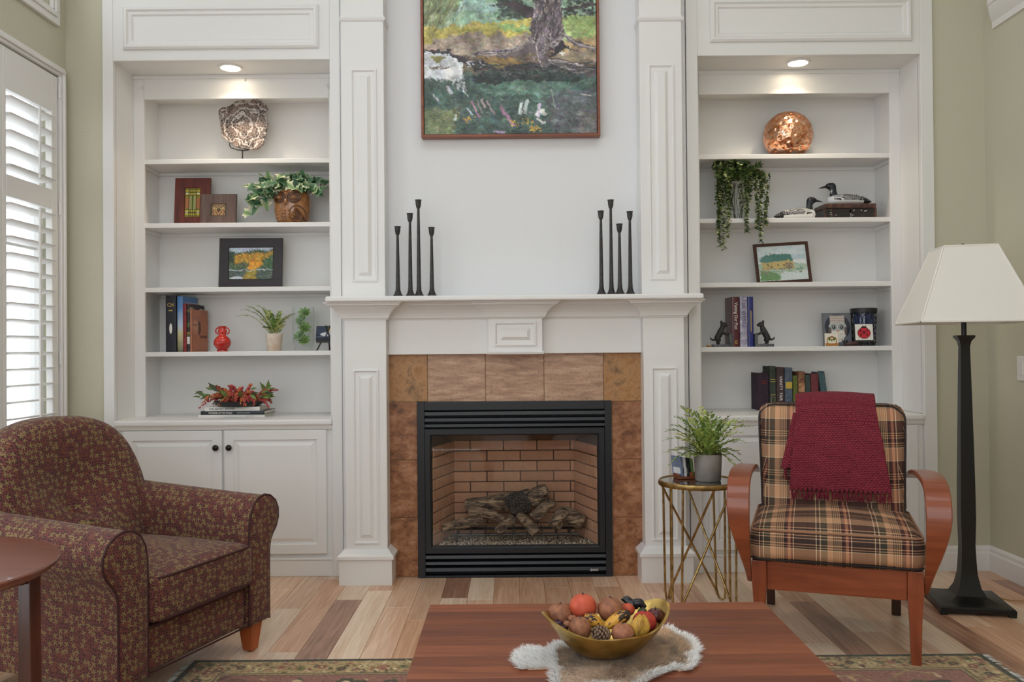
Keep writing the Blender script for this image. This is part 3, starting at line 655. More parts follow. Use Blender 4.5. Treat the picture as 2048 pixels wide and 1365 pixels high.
# --- petrified wood slice on an iron stand
Y = 4.80; sx0, sz0 = P(487, 252, Y)
pts = [(200 + a / 3.9, b / 3.9) for a, b in ((925, 870), (932, 930), (945, 1000), (960, 1075), (1010, 1112), (1060, 1150), (1140, 1168), (1230, 1170), (1280, 1130), (1300, 1040), (1312, 960), (1282, 885), (1308, 850), (1295, 815), (1265, 790), (1225, 776), (1185, 778), (1168, 802), (1145, 802), (1128, 780), (1100, 775), (1050, 800), (1005, 828), (960, 838), (935, 850))]
loc = []
for i, (u, v) in enumerate(pts):
    a, b = P(u, v, Y); a2, b2 = P(*pts[(i + 1) % len(pts)], Y)
    for t in (0, .34, .67):
        q = Vector((a + (a2 - a) * t - sx0, b + (b2 - b) * t - sz0)); q *= 1 + .03 * noise.noise(Vector((q.x * 90, q.y * 90, 3))); loc.append((q.x, q.y))
t = NT('petrified_wood'); v = t.coord('Object'); vd = t.n('ShaderNodeVectorMath', {0: v}, operation='LENGTH')
nn = t.noise(v, 18, 6, .6); ring = t.m2('SINE', t.m2('ADD', t.m2('MULTIPLY', vd.outputs['Value'], 150.0), t.m2('MULTIPLY', nn, 24.0)))
vo = t.n('ShaderNodeTexVoronoi', {'Vector': t.n('ShaderNodeVectorMath', {0: v, 1: t.n('ShaderNodeTexNoise', {'Vector': v, 'Scale': 40.0}).outputs[1]}, operation='MULTIPLY_ADD').outputs[0] if False else v, 'Scale': 70.0}, feature='DISTANCE_TO_EDGE')
c1 = t.ramp(nn, [(.34, S(44, 36, 34)), (.5, S(92, 74, 66)), (.66, S(132, 108, 96))]); n5 = t.noise(v, 55, 4, .6)
c1 = t.mix(t.m2('MULTIPLY', t.m2('GREATER_THAN', t.m2('ADD', ring, t.m2('MULTIPLY', n5, 1.6)), 1.45), .85), c1, S(206, 198, 192))
t.set(col=t.mix(t.m2('MULTIPLY', t.m2('LESS_THAN', vo.outputs[0], .035), .75), c1, S(214, 206, 200)), rough=.4); t.bump(nn, .3, .003)
sl = MB().prism(loc, 'Y', -.011, .011).build('stone_slice', t.m, None, bevel=.003, keep=True); sl.matrix_basis = TR(sx0, Y, sz0, 0, -.06)
tag(sl, 'brown and white petrified wood slice on an iron stand', 'stone slice')
e = thing('display_stand', 'small black iron stand holding the stone slice', 'stand', (PX(485, 310, Y), Y, SHZ[0]))
zb = PZ(485, 300, Y) - SHZ[0] - .004
MB().tube([(0, 0, .006), (0, 0, zb)], .004, 8).build('stem', 'iron', e, smooth=60)
MB().lathe([(.001, 0), (.04, 0), (.038, .004), (.006, .007)], 24).build('base', 'iron', e)
ar = [(-.066, .026), (-.06, .014), (-.03, .004), (0, 0), (.03, .002), (.06, .010), (.066, .03)]
MB().tube([(a, -.016 if abs(a) > .05 else -.004, zb + b) for a, b in ar], .0035, 8).build('cradle', 'iron', e, smooth=60)
for sgn, zz in ((-1, .026), (1, .030)): MB().tube([(sgn * .066, -.016, zb + zz - .004), (sgn * .066, -.022, zb + zz + .006), (sgn * .066, -.016, zb + zz + .014)], .003, 6).build('prong', 'iron', e, smooth=60)

# --- stained glass and owl art tiles in oak frames
oak_red = wood('red_oak_frame', S(122, 52, 40), S(78, 32, 28), 'Z', .4, 80); oak_grey = wood('grey_oak_frame', S(122, 98, 88), S(84, 64, 58), 'Z', .55, 90)
ebony = wood('ebony_frame', S(44, 32, 38), S(24, 19, 24), 'X', .4, 80); walnut = wood('walnut_frame', S(78, 42, 28), S(48, 26, 20), 'X', .35, 60)
cv = Cv(0, 60, 0, 118, 60, (128, 128, 40))
for x in (6, 18, 42, 54): cv.rect(x - 3, 0, x + 3, 118, (146, 140, 54))
cv.rect(3, 40, 18, 82, (176, 116, 74)).rect(42, 40, 57, 82, (176, 116, 74)).rect(20, 30, 25, 90, (214, 212, 160)).rect(35, 30, 40, 90, (214, 212, 160)).rect(26, 30, 34, 90, (120, 134, 50))
for y in (10, 26, 92, 108): cv.rect(0, y - 5, 60, y + 5, (196, 180, 74))
for y in (22, 98): cv.rect(4, y - 4, 14, y + 4, (226, 222, 180)).rect(46, y - 4, 56, y + 4, (226, 222, 180))
for x in (0, 16, 22, 30, 38, 44, 60): cv.line([(x, 0), (x, 118)], 1.8, (18, 14, 12))
for y in (0, 8, 20, 30, 88, 98, 110, 118): cv.line([(0, y), (60, y)], 1.8, (18, 14, 12))
Yp = 4.81
x0, x1 = PX(347, 440, Yp), PX(418, 440, Yp)
picture('tall red oak frame with a stained glass patterned tile', 'frame', x1 - x0, .283, .058, oak_red, cv, ((x0 + x1) / 2, Yp, SHZ[1]), lean=.10, pm='vcol_gloss')
cv = Cv(0, 100, 0, 100, 64, (112, 118, 84)); cv.rect(0, 0, 100, 100, (96, 104, 74)); cv.rect(8, 6, 92, 96, (150, 118, 86))
cv.poly([(14, 98), (14, 40), (26, 18), (50, 40), (74, 18), (86, 40), (86, 98)], (186, 140, 96)).poly([(36, 50), (50, 72), (64, 50), (60, 40), (40, 40)], (120, 92, 64))
cv.ell(32, 36, 10, 10, (236, 214, 150)).ell(68, 36, 10, 10, (236, 214, 150)).ell(32, 36, 5, 5, (20, 16, 12)).ell(68, 36, 5, 5, (20, 16, 12))
for L in ([(10, 10), (50, 44), (90, 10)], [(30, 60), (50, 98), (70, 60)], [(40, 44), (50, 66), (60, 44)], [(14, 60), (30, 48)], [(86, 60), (70, 48)], [(8, 6), (8, 96), (92, 96), (92, 6)], [(14, 60), (22, 98)], [(86, 60), (78, 98)]): cv.line(L, 3, (36, 30, 24))
Yp = 4.765; x0, x1 = PX(400, 440, Yp), PX(471, 440, Yp)
picture('small square grey oak frame with an owl face tile', 'frame', x1 - x0, .180, .056, oak_grey, cv, ((x0 + x1) / 2, Yp, SHZ[1]), lean=.10, pm='vcol_gloss')

# --- autumn lake painting in an ebony frame
R2 = np.random.RandomState(5)
cv = Cv(0, 400, 0, 310, 150, (196, 208, 226)); cv.poly([(0, 90), (60, 60), (160, 42), (250, 24), (340, 34), (400, 10), (400, 160), (0, 170)], (92, 104, 84)).poly([(40, 110), (120, 66), (240, 50), (330, 60), (400, 30), (400, 120), (60, 150)], (176, 140, 60))
cv.poly([(0, 40), (40, 30), (70, 90), (50, 180), (0, 200)], (58, 78, 64)).poly([(0, 150), (120, 150), (200, 140), (400, 90), (400, 240), (0, 240)], (86, 104, 74)).poly([(290, 120), (400, 70), (400, 220), (280, 210)], (78, 108, 78))
for _ in range(90): cv.ell(R2.uniform(60, 300), R2.uniform(70, 150), R2.uniform(6, 16), R2.uniform(5, 11), (206 + R2.uniform(-20, 20), 152 + R2.uniform(-30, 20), 50))
cv.poly([(160, 190), (190, 130), (240, 140), (290, 110), (310, 160), (250, 200), (220, 215), (190, 200)], (232, 160, 52)); cv.rect(0, 212, 400, 310, (84, 98, 90)).poly([(160, 212), (250, 212), (240, 310), (130, 310)], (168, 144, 60)).poly([(0, 214), (400, 206), (400, 216), (0, 226)], (180, 190, 196)).poly([(20, 285), (140, 280), (120, 310), (20, 310)], (196, 204, 214))
cv.warp(6, 30, R2); cv.strokes(2600, 22, 7, lambda x, y: .1 if y > 205 else .9, 20, R2)
Yp = 4.79; cA = PX(500, 570, Yp)
picture('dark ebony frame with a painting of an autumn lake', 'painting', .355, .289, .054, ebony, cv, (cA, Yp, SHZ[2]), rz=.03, lean=.10)

# --- large books on the fourth shelf
gB = 'large books on the window-side shelf'
Yp = 4.745
def lb(label, u0, u1, top, d, m, rz=-.13, dy=0.0):
    x0, x1 = PX(u0, 700, Yp), PX(u1, 700, Yp); h = PZ(u0, top, Yp) - SHZ[3]
    return book(label, x1 - x0, h, d, m, ((x0 + x1) / 2, Yp + dy, SHZ[3]), rz, group=gB)
b1 = lb('tall black book with gilt lettering at the end of the row', 331, 352.5, 591, .16, cover('black_cloth', S(22, 24, 34), S(34, 36, 50)), 0)
w = .055
text('CH', .03, TR(0, -.0028, .262) @ FACE, 'lettering_gold', b1, width=.034); MB().box(-.010, .010, -.0032, .001, .228, .234).build('gilt_line', 'lettering_gold', b1)
MB().ball((0, -.0005, .13), (.008, .002, .03), 12, 8).build('spine_ornament', 'lettering_white', b1)
t = NT('blue_jacket'); vv = t.coord('Object'); sz = t.n('ShaderNodeSeparateXYZ', {0: vv})
t.set(col=t.ramp(t.m2('ADD', sz.outputs[2], t.m2('MULTIPLY', t.noise(vv, 30, 4), .05)), [(.0, S(60, 76, 60)), (.13, S(206, 196, 150)), (.17, S(190, 205, 222)), (.27, S(90, 138, 196))]), rough=.3)
b2 = lb('large blue jacket book behind the red spined one', 353.5, 366, 593, .155, t.m, -.16)
hb = PZ(360, 594, Yp) - SHZ[3]
text('THE DESIGN OF A', .017, TR(.0172, .092, hb - .035) @ Matrix.Rotation(PI / 2, 4, 'Z') @ FACE, 'lettering_white', b2, width=.12)
b3 = lb('book with a red spine and pictures between taller books', 367, 374.5, 608, .15, cover('red_cloth', S(150, 40, 44), S(110, 28, 34)), -.18, -.012)
t = NT('mixed_pictures'); vo = t.n('ShaderNodeTexVoronoi', {'Vector': t.coord('Object', (1, 26, 40)), 'Scale': 1.0}); sc_ = t.n('ShaderNodeSeparateColor', {0: vo.outputs['Color']})
t.set(col=t.ramp(sc_.outputs[0], [(0, S(24, 24, 24)), (.3, S(220, 218, 212)), (.5, S(70, 90, 40)), (.65, S(34, 34, 36)), (.8, S(228, 226, 220)), (.9, S(150, 120, 50))], 'CONSTANT'), rough=.35)
b4 = lb('black and white picture covered book beside the tan one', 375.5, 382, 610, .15, t.m, -.20, -.02)
t = NT('tan_jacket'); vv = t.coord('Object'); t.set(col=t.ramp(t.noise(vv, 9, 3), [(.35, S(176, 112, 84)), (.65, S(150, 92, 68))]), rough=.35)
b5 = lb('tan jacket book with a portrait in front of the row', 383.2, 387.2, 620, .16, t.m, -.22, -.03)
hb = PZ(385, 620, Yp) - SHZ[3]
cv = Cv(0, 60, 0, 84, 60, (170, 108, 80)); cv.poly([(4, 84), (4, 60), (22, 46), (38, 60), (60, 66), (60, 84)], (178, 116, 90)).ell(16, 26, 15, 20, (150, 100, 78)).ell(12, 27, 11, 19, (190, 138, 112)).ell(14, 8, 12, 5, (160, 112, 92)).poly([(24, 14), (32, 16), (34, 36), (28, 50), (24, 40)], (92, 58, 46))
for (x, y) in ((6, 25), (16, 25)): cv.line([(x - 3, y - 3), (x + 3, y - 3)], 1.6, (80, 52, 44)).ell(x, y, 2, 1.4, (60, 40, 36))
cv.line([(11, 26), (9, 34), (12, 35)], 1.4, (150, 100, 80)).line([(7, 40), (16, 40)], 2, (140, 80, 70)).line([(14, 50), (14, 62)], 1.4, (140, 90, 70))
o = cv.mesh(.146, .19).build('cover_print', 'vcol', b5); o.matrix_basis = TR(.0062, .082, .012, PI / 2)
text('STONE', .021, TR(.0070, .116, .082) @ Matrix.Rotation(PI / 2, 4, 'Z') @ FACE, 'lettering_dark', b5, width=.07)

# --- red gourd vase
M['redglaze'] = mat('red_glaze', S(206, 52, 38), .12, col2=S(170, 30, 26), scale=14, coat=.6)
Yp = 4.72; e = thing('gourd_vase', 'glossy red double gourd vase with two small handles', 'vase', (PX(445, 698, Yp), Yp, SHZ[3]))
MB().lathe([(.001, 0), (.030, 0), (.031, .006), (.027, .010), (.036, .022), (.045, .038), (.047, .052), (.042, .068), (.030, .082), (.022, .088), (.019, .092), (.021, .100), (.025, .108), (.024, .118), (.017, .126), (.016, .132), (.021, .138), (.021, .141), (.014, .141), (.013, .12)], 40, cap=False).build('body', 'redglaze', e, smooth=60)
for s in (-1, 1): MB().tube([(s * .016, 0, .131), (s * .030, 0, .130), (s * .038, 0, .118), (s * .036, 0, .104), (s * .024, 0, .096)], .0042, 8).build('handle', 'redglaze', e, smooth=60)
MB().lathe([(.046, .050), (.049, .053), (.046, .056)], 40, cap=False).build('band', 'redglaze', e, smooth=60)

# --- glass hurricane with succulents, tile on a little easel
Yp = 4.80; gx = PX(607, 695, Yp); e = thing('hurricane_vase', 'clear glass hurricane holding green succulents', 'vase', (gx, Yp, SHZ[3]))
M['vglass'] = glass('vase_glass', (.985, .995, .99, 1), 0.0, .018)
MB().lathe([(.001, .004), (.050, .004), (.054, .001), (.055, .004), (.047, .020), (.050, .030), (.058, .045), (.060, .07), (.060, .245), (.062, .248), (.058, .247), (.057, .07), (.054, .05)], 44, cap=False).build('body', 'vglass', e, smooth=40)
M['succ'] = mat('succulent_green', S(166, 198, 120), .5, col2=S(116, 156, 96), scale=30, sss=.05); M['succ2'] = mat('succulent_blue_green', S(146, 178, 150), .5, col2=S(170, 200, 130), scale=30)
def rosette(label, x, y, z, r, m, tilt, rz, seed):
    e = thing('succulent', label, 'succulent', (x, y, z), rz, 'succulents in the glass vase', rx=tilt); rr = random.Random(seed); me = None
    for k in range(4):
        n = 8 - k; el = .25 + k * .34; L = r * (1 - k * .16)
        for i in range(n):
            a = 2 * PI * (i + .5 * k) / n + rr.uniform(-.1, .1)
            mt_ = TR(0, 0, k * .003, a) @ Matrix.Rotation(-el, 4, 'Y') @ Matrix.Diagonal((L, L, L, 1))
            if me is None:
                b = MB().rings([[(0.02, y_ * .12, z_ * .08) for y_, z_ in ((-1, 0), (0, -1), (1, 0), (0, .6))], [(.45, y_ * .24, z_ * .12) for y_, z_ in ((-1, .3), (0, -1), (1, .3), (0, .6))], [(.8, y_ * .2, z_ * .09 + .05) for y_, z_ in ((-1, .3), (0, -1), (1, .3), (0, .6))], [(1.0, y_ * .02, .12 + z_ * .02) for y_, z_ in ((-1, .3), (0, -1), (1, .3), (0, .6))]])
                me = b.build('petal_leaf', m, e, smooth=80); me.matrix_basis = mt_
            else: dup(me, e, mt_)
for i, (dx, dz, r, m, lab) in enumerate(((-.028, .055, .042, 'succ2', 'blue green succulent low down in the glass hurricane'), (.012, .03, .04, 'succ', 'bright green succulent at the bottom of the glass hurricane'), (.008, .10, .044, 'succ', 'bright green succulent in the middle of the glass hurricane'), (-.012, .145, .04, 'succ2', 'blue green succulent high in the glass hurricane'), (.016, .185, .04, 'succ', 'topmost bright green succulent in the glass hurricane'))):
    rosette(lab, gx + dx * .6, Yp - .005, SHZ[3] + .03 + dz - .005, r * 1.0, m, .95, (i % 3 - 1) * .5, i)
Yp = 4.735; e = thing('tile_easel', 'small black easel beside the glass hurricane', 'easel', (PX(655, 695, Yp), Yp, SHZ[3]))
for a, b2 in (((-.055, -.02, 0), (-.028, 0, .062)), ((.055, -.02, 0), (.028, 0, .062)), ((0, .06, 0), (0, .012, .12)), ((-.02, .0, .05), (.012, .016, .14)), ((.02, .0, .05), (-.012, .016, .14))): MB().tube([a, b2], .0045, 6).build('easel_leg', 'iron', e, smooth=60)
MB().box(-.06, .06, -.014, .0, .044, .056).build('ledge', 'iron', e, bevel=.002)
cv = Cv(0, 100, 0, 64, 90, (52, 66, 88)); cv.rect(0, 40, 100, 64, (38, 48, 66)).ell(64, 14, 16, 15, (238, 214, 160)).ell(40, 38, 22, 9, (214, 218, 224)).ell(60, 34, 12, 6, (196, 202, 210)).line([(0, 50), (100, 48)], 3, (110, 124, 142))
tl = thing('art_tile', 'dark blue tile with moon and bird on the little easel', 'tile', (PX(655, 695, Yp), Yp - .003, SHZ[3] + .057), rx=-.30)
MB().box(-.066, .066, 0, .008, 0, .085).build('tile_body', 'black', tl, bevel=.002); cv.mesh(.126, .078, -.0006).move(0, 0, .0035).build('glaze_print', 'vcol_gloss', tl)

# --- three books and flower wreath on the counter
def flat_book(label, u0, u1, v, w_d, th, z, m, txt, tm, tw, rz, toff=0.0, ts=.016):
    Yp = 4.60; x0, x1 = PX(u0, v, Yp), PX(u1, v, Yp); w = x1 - x0
    e = thing('book', label, 'book', ((x0 + x1) / 2, Yp, z), rz, 'flat books under the flowers')
    t = .0025
    MB().prism([(0.0, 0), (w_d, 0), (w_d, t), (.006, t), (.006, th - t), (w_d, th - t), (w_d, th), (0, th), (-.0015, th * .5)], 'X', -w / 2, w / 2).build('cover', m, e)
    MB().box(-w / 2 + .003, w / 2 - .003, .006, w_d - .004, t, th - t).build('pages', 'paper', e)
    if txt: text(txt, ts, TR(toff, -.0022, th / 2) @ FACE, tm, e, width=tw)
    else: MB().box(toff - tw / 2, toff + tw / 2, -.0020, 0, th / 2 - .001, th / 2 + .001).build('spine_line', tm, e)
    return e, w
WB = mat('white_jacket', S(232, 230, 224), .35); NB = mat('navy_jacket', S(28, 34, 46), .3)
z = CT; e, w = flat_book('bottom white book of the flat stack', 397, 529, 830, .20, .014, z, WB, '', 'lettering_dark', .05, .02, .10, .008)
z += .0142; e, w = flat_book('dark navy book in the middle of the flat stack', 401, 529, 825, .20, .020, z, NB, 'WONDERS OF THE WORLD', 'lettering_white', .13, -.02, -.065, .016); text('edited by Francesca Bortoli', .008, TR(.06, -.0022, .010) @ FACE, 'lettering_white', e, width=.07)
z += .0202; e, w = flat_book('white art book on top of the flat stack', 410, 519, 815, .19, .022, z, WB, 'THE ARTIST WITHIN', 'lettering_dark', .14, .02, -.055, .015)
ZST = z + .0222

# --- candlesticks
def candlestick(u, vt, Y, label):
    x = PX(u, 585, Y); h = PZ(u, vt, Y) - ZM
    e = thing('candlestick', label, 'candlestick', (x, Y, ZM), group='iron candlesticks on the mantel')
    b = MB().lathe([(.001, 0), (.028, 0), (.029, .003), (.024, .008), (.017, .018), (.012, .036), (.0105, .07), (.0085, h * .55), (.0065, h - .07), (.006, h - .045)], 18, fn=lambda a, z: 1 + .05 * math.sin(a * 4 + z * 90))
    b.build('shaft', 'iron', e, smooth=50)
    MB().lathe([(.006, h - .046), (.010, h - .040), (.0135, h - .026), (.0145, h - .012), (.0148, h - .004), (.0172, h - .003), (.0172, h), (.0125, h), (.0115, h - .02), (.001, h - .022)], 20).build('cup', 'iron', e, smooth=50)
for u, vt, Y, lab in ((796, 453, 4.285, 'short iron candlestick nearest the window-side pilaster'), (821, 427, 4.30, 'medium iron candlestick second from the window-side pilaster'), (838, 400, 4.29, 'tallest iron candlestick of the window-side group'), (864, 455, 4.30, 'short iron candlestick at the inner end of the window-side group'),
    (1203, 422, 4.29, 'medium iron candlestick at the inner end of the lamp-side group'), (1223, 400, 4.31, 'tallest iron candlestick of the lamp-side group'), (1240, 448, 4.28, 'shortest iron candlestick of the lamp-side group'), (1261, 423, 4.30, 'medium iron candlestick nearest the lamp-side pilaster')):
    candlestick(u, vt, Y, lab)

# --- the large landscape painting
R1 = np.random.RandomState(8)
cv = Cv(28, 1680, -560, 1250, 330, (150, 176, 150))
cv.rect(28, -560, 1680, -200, (140, 160, 120)).rect(28, -200, 1680, 150, (150, 190, 160)).poly([(28, 60), (600, 40), (1060, 60), (1060, 10), (28, -120)], (166, 205, 196)).poly([(28, -560), (500, -560), (420, -100), (250, 120), (28, 300)], (128, 148, 100))
cv.poly([(28, 200), (300, 180), (640, 150), (1060, 120), (1060, 420), (28, 400)], (196, 184, 84)).poly([(1350, 110), (1680, 90), (1680, 420), (1350, 400)], (160, 188, 108)).poly([(700, 170), (1060, 190), (1060, 260), (740, 240)], (150, 186, 110))
cv.rect(28, 400, 1680, 640, (116, 98, 80)).poly([(28, 370), (240, 290), (560, 270), (1060, 280), (1100, 420), (600, 480), (28, 430)], (176, 156, 140)).poly([(1340, 330), (1680, 300), (1680, 560), (1200, 520)], (190, 160, 110))
cv.poly([(28, 430), (240, 420), (500, 520), (800, 560), (1250, 560), (1680, 620), (1680, 720), (1100, 700), (620, 640), (380, 560)], (64, 60, 66)).poly([(480, 500), (860, 500), (1000, 560), (700, 600)], (148, 118, 62)).poly([(1240, 450), (1680, 430), (1680, 560), (1240, 540)], (158, 140, 116))
cv.rect(28, 640, 1680, 1250, (72, 98, 90)).poly([(28, 640), (460, 640), (430, 760), (28, 760)], (84, 106, 96)).poly([(560, 740), (1400, 700), (1300, 860), (620, 860)], (86, 122, 108)).poly([(28, 980), (400, 1000), (300, 1250), (28, 1250)], (110, 124, 84)).poly([(1200, 860), (1680, 780), (1680, 1250), (1240, 1250)], (92, 100, 104)).rect(1500, 1000, 1680, 1250, (112, 108, 112)).rect(500, 650, 1500, 730, (38, 50, 50))
for _ in range(24): cv.line([(R1.uniform(700, 1010), -200), (R1.uniform(740, 1010), R1.uniform(80, 130))], R1.uniform(8, 22), (70, 84, 76))
for _ in range(14): cv.line([(R1.uniform(1380, 1680), -260), (R1.uniform(1380, 1680), R1.uniform(80, 125))], R1.uniform(10, 26), (56, 62, 58))
cv.warp(14, 90, R1)
cv.strokes(5200, 46, 15, lambda x, y: 1.9 if (x < 450 and y < 200) else (-.15 if y > 640 else .05), 16, R1)
cv.poly([(28, 440), (180, 452), (300, 490), (360, 540), (400, 570), (385, 640), (400, 700), (330, 690), (290, 720), (200, 700), (120, 690), (28, 690)], (236, 242, 250)).poly([(60, 480), (130, 474), (240, 492), (200, 520), (150, 545), (120, 510)], (176, 172, 96))
for _ in range(90):
    x = R1.uniform(40, 430); y = R1.uniform(600, 690) + max(0, x - 250) * R1.uniform(0, 1.1); cv.line([(x, y), (x + R1.uniform(5, 22), y + R1.uniform(20, 60))], R1.uniform(5, 16), (226, 232, 242), .8)
cv.line([(50, 590), (150, 600), (270, 595)], 9, (110, 84, 50)).line([(100, 605), (200, 580)], 8, (96, 70, 44))
# trunk, limbs and roots
cv.poly([(1080, -560), (1090, -60), (1075, 40), (1050, 180), (1050, 300), (960, 380), (830, 430), (520, 430), (470, 460), (800, 490), (980, 480), (1100, 440), (1130, 560), (1190, 640), (1250, 560), (1500, 640), (1600, 700), (1680, 680), (1680, 600), (1560, 580), (1320, 520), (1220, 520), (1180, 440), (1280, 360), (1360, 300), (1500, 400), (1680, 440), (1680, 420), (1480, 340), (1380, 280), (1350, 180), (1340, -60), (1400, -560)], (104, 92, 100))
cv.poly([(650, 0), (780, -20), (900, 40), (1000, 120), (1080, 140), (1080, 20), (960, -20), (860, -60)], (76, 64, 70)).poly([(1240, 110), (1380, 40), (1500, 10), (1680, 0), (1680, -30), (1480, -20), (1280, 40)], (70, 60, 64))
for _ in range(420):
    x = R1.uniform(1060, 1350); y = R1.uniform(-560, 320); d = R1.uniform(30, 100)
    c = [(150, 134, 160), (60, 52, 58), (120, 104, 110), (186, 172, 160), (44, 40, 48)][R1.randint(5)]; cv.line([(x, y), (x + R1.uniform(-12, 4), y + d)], R1.uniform(4, 12), c, .8)
for _ in range(110):
    t = R1.uniform(0, 1); x = 1330 - t * 230 + R1.uniform(-30, 30); y = 300 + t * 200 + R1.uniform(-20, 20); cv.line([(x, y), (x - R1.uniform(20, 60), y + R1.uniform(20, 60))], R1.uniform(4, 12), [(168, 156, 176), (60, 54, 62), (128, 116, 118), (196, 184, 170)][R1.randint(4)], .85)
for L in ([(1110, 440), (1130, 560), (1180, 620)], [(1230, 545), (1400, 560), (1540, 600)], [(1230, 560), (1440, 620), (1560, 660), (1600, 640), (1680, 600)], [(1380, 300), (1500, 390), (1680, 440)], [(1060, 330), (900, 420), (700, 440)]):
    for k in range(5): cv.line([(x + R1.uniform(-8, 8), y + R1.uniform(-14, 14)) for x, y in L], R1.uniform(6, 14), [(164, 150, 172), (70, 62, 72), (110, 98, 108)][k % 3], .85)
cv.poly([(1270, 440), (1330, 330), (1420, 420), (1500, 440), (1380, 420), (1250, 500), (1200, 500)], (46, 42, 52)).poly([(1310, 460), (1350, 445), (1385, 470), (1340, 485)], (236, 234, 228))
for _ in range(60):
    x = R1.uniform(430, 620); y = 540 + R1.uniform(-20, 60); cv.line([(x, y), (x + 20, y + R1.uniform(-6, 16))], 9, [(30, 34, 42), (226, 232, 240)][int(R1.rand() > .72)], .9)
cv.warp(9, 60, R1); cv.mottle(.10, 120, R1)
cv.strokes(6500, 30, 9, lambda x, y: (1.75 if 1050 < x < 1360 and y < 300 else 1.9 if (x < 450 and y < 200) else .9 if (x < 460 and 640 < y < 900) else .35 if y > 900 else -.12 if y > 640 else .12), 15, R1, al=.75)
for (x, y, dx, dy, c, wd) in ((470, 930, 80, 150, (176, 132, 148), 30), (530, 920, 40, 120, (150, 130, 142), 24), (575, 910, 30, 80, (186, 150, 164), 24), (630, 930, 60, 120, (160, 142, 160), 24), (760, 990, 110, 170, (190, 130, 164), 44), (960, 960, -20, 90, (214, 214, 232), 40), (1010, 930, -20, 110, (206, 206, 224), 50), (1120, 970, -10, 100, (206, 200, 226), 70), (1150, 1030, 30, 30, (226, 222, 240), 76), (1110, 1110, 60, 30, (214, 212, 232), 50), (440, 1000, 40, 60, (200, 200, 214), 22), (330, 1060, -10, 50, (206, 208, 214), 24), (110, 860, 50, 60, (206, 210, 214), 24), (700, 1220, 90, 10, (176, 160, 184), 44), (1240, 820, 40, 170, (130, 152, 132), 26), (1530, 860, 80, 20, (190, 186, 186), 20), (250, 780, 40, 70, (190, 186, 204), 34)):
    for k in range(4): cv.line([(x + R1.uniform(-8, 8), y), (x + dx + R1.uniform(-10, 10), y + dy)], wd * R1.uniform(.3, .6), np.clip(np.array(c) + R1.normal(0, 12, 3), 0, 255), .85)
for _ in range(70):
    x, y = [(450, 1100), (1000, 1140), (1070, 1200), (1090, 1225), (880, 1150)][R1.randint(5)]; cv.ell(x + R1.normal(0, 28), y + R1.normal(0, 18), R1.uniform(4, 13), R1.uniform(3, 9), [(206, 160, 56), (220, 190, 60), (190, 140, 60)][R1.randint(3)])
for _ in range(700):
    x, y = R1.uniform(28, 1680), R1.uniform(680, 1240); cv.line([(x, y), (x + R1.uniform(8, 26), y + R1.uniform(14, 46))], 2.6, [(140, 160, 150), (48, 66, 62)][R1.randint(2)], .35)
for _ in range(150):
    x, y = R1.uniform(60, 420), R1.uniform(-300, 120); cv.line([(x, y), (x - R1.uniform(30, 120), y + R1.uniform(80, 220))], 3.5, [(92, 92, 66), (150, 150, 110), (190, 190, 160)][R1.randint(3)], .7)
for L, w_ in (([(1140, 300), (1100, 400), (1120, 520), (1170, 620)], 46), ([(1210, 530), (1330, 540), (1440, 570), (1560, 590)], 34), ([(1240, 560), (1400, 620), (1500, 660), (1580, 650), (1680, 600)], 34), ([(1330, 260), (1400, 310), (1500, 390), (1680, 440)], 30), ([(1070, 320), (960, 400), (820, 450), (560, 460)], 44), ([(1340, 290), (1260, 350), (1180, 430), (1150, 500)], 34)):
    for k in range(16): o_ = R1.uniform(-.5, .5) * w_; cv.line([(x + R1.uniform(-5, 5), y + o_ + R1.uniform(-5, 5)) for x, y in L], R1.uniform(4, 9), [(176, 164, 182), (62, 54, 66), (130, 116, 124), (204, 194, 190), (40, 36, 46), (150, 132, 112)][k % 6], .85)
for k in range(220):
    x, y = R1.uniform(480, 1680), R1.uniform(560, 690); cv.line([(x, y), (x + R1.uniform(20, 90), y + R1.uniform(-10, 14))], R1.uniform(4, 11), [(34, 38, 42), (58, 66, 60), (96, 84, 74), (70, 92, 84)][k % 4], .7)
cv.warp(5, 34, R1); cv.mottle(.10, 60, R1); cv.mottle(.06, 20, R1); g_ = cv.a.mean(2, keepdims=True); cv.a = np.clip(g_ + (cv.a - g_) * .82 + 4, 0, 255)
Yp = 4.365; x0, x1 = PX(842, 200, Yp), PX(1200, 200, Yp); zb = PZ(1020, 273, Yp)
pt = thing('landscape_painting', 'large oil painting of a tree rooted beside a pond above the mantel', 'painting', ((x0 + x1) / 2, Yp, zb)); w = x1 - x0; hh = w * 1.075
M['frame_wood'] = wood('cherry_frame', S(146, 84, 56), S(112, 60, 40), 'X', .4, 60)
MB().frame(-w / 2, w / 2, 0, hh, [(0, .056), (0, .001), (.001, 0), (.0125, 0), (.0135, .001), (.0135, .03)]).build('frame', 'frame_wood', pt)
MB().box(-w / 2 + .0135, w / 2 - .0135, .03, .056, .0135, hh - .0135).build('backing', 'black', pt)
cm = NT('oil_paint'); ca = cm.n('ShaderNodeVertexColor', layer_name='Col'); cm.set(col=ca.outputs[0], rough=.45); cm.bump(cm.noise(cm.coord('Object', (1, 1, 1)), 160, 3), .25, .002)
MB().box(-w / 2 + .0165, w / 2 - .0165, .0095, .03, .0165, hh - .0165).build('stretcher', 'black', pt)
cv.mesh(w - .033, hh - .033, .009).move(0, 0, .0165).build('canvas', cm.m, pt)

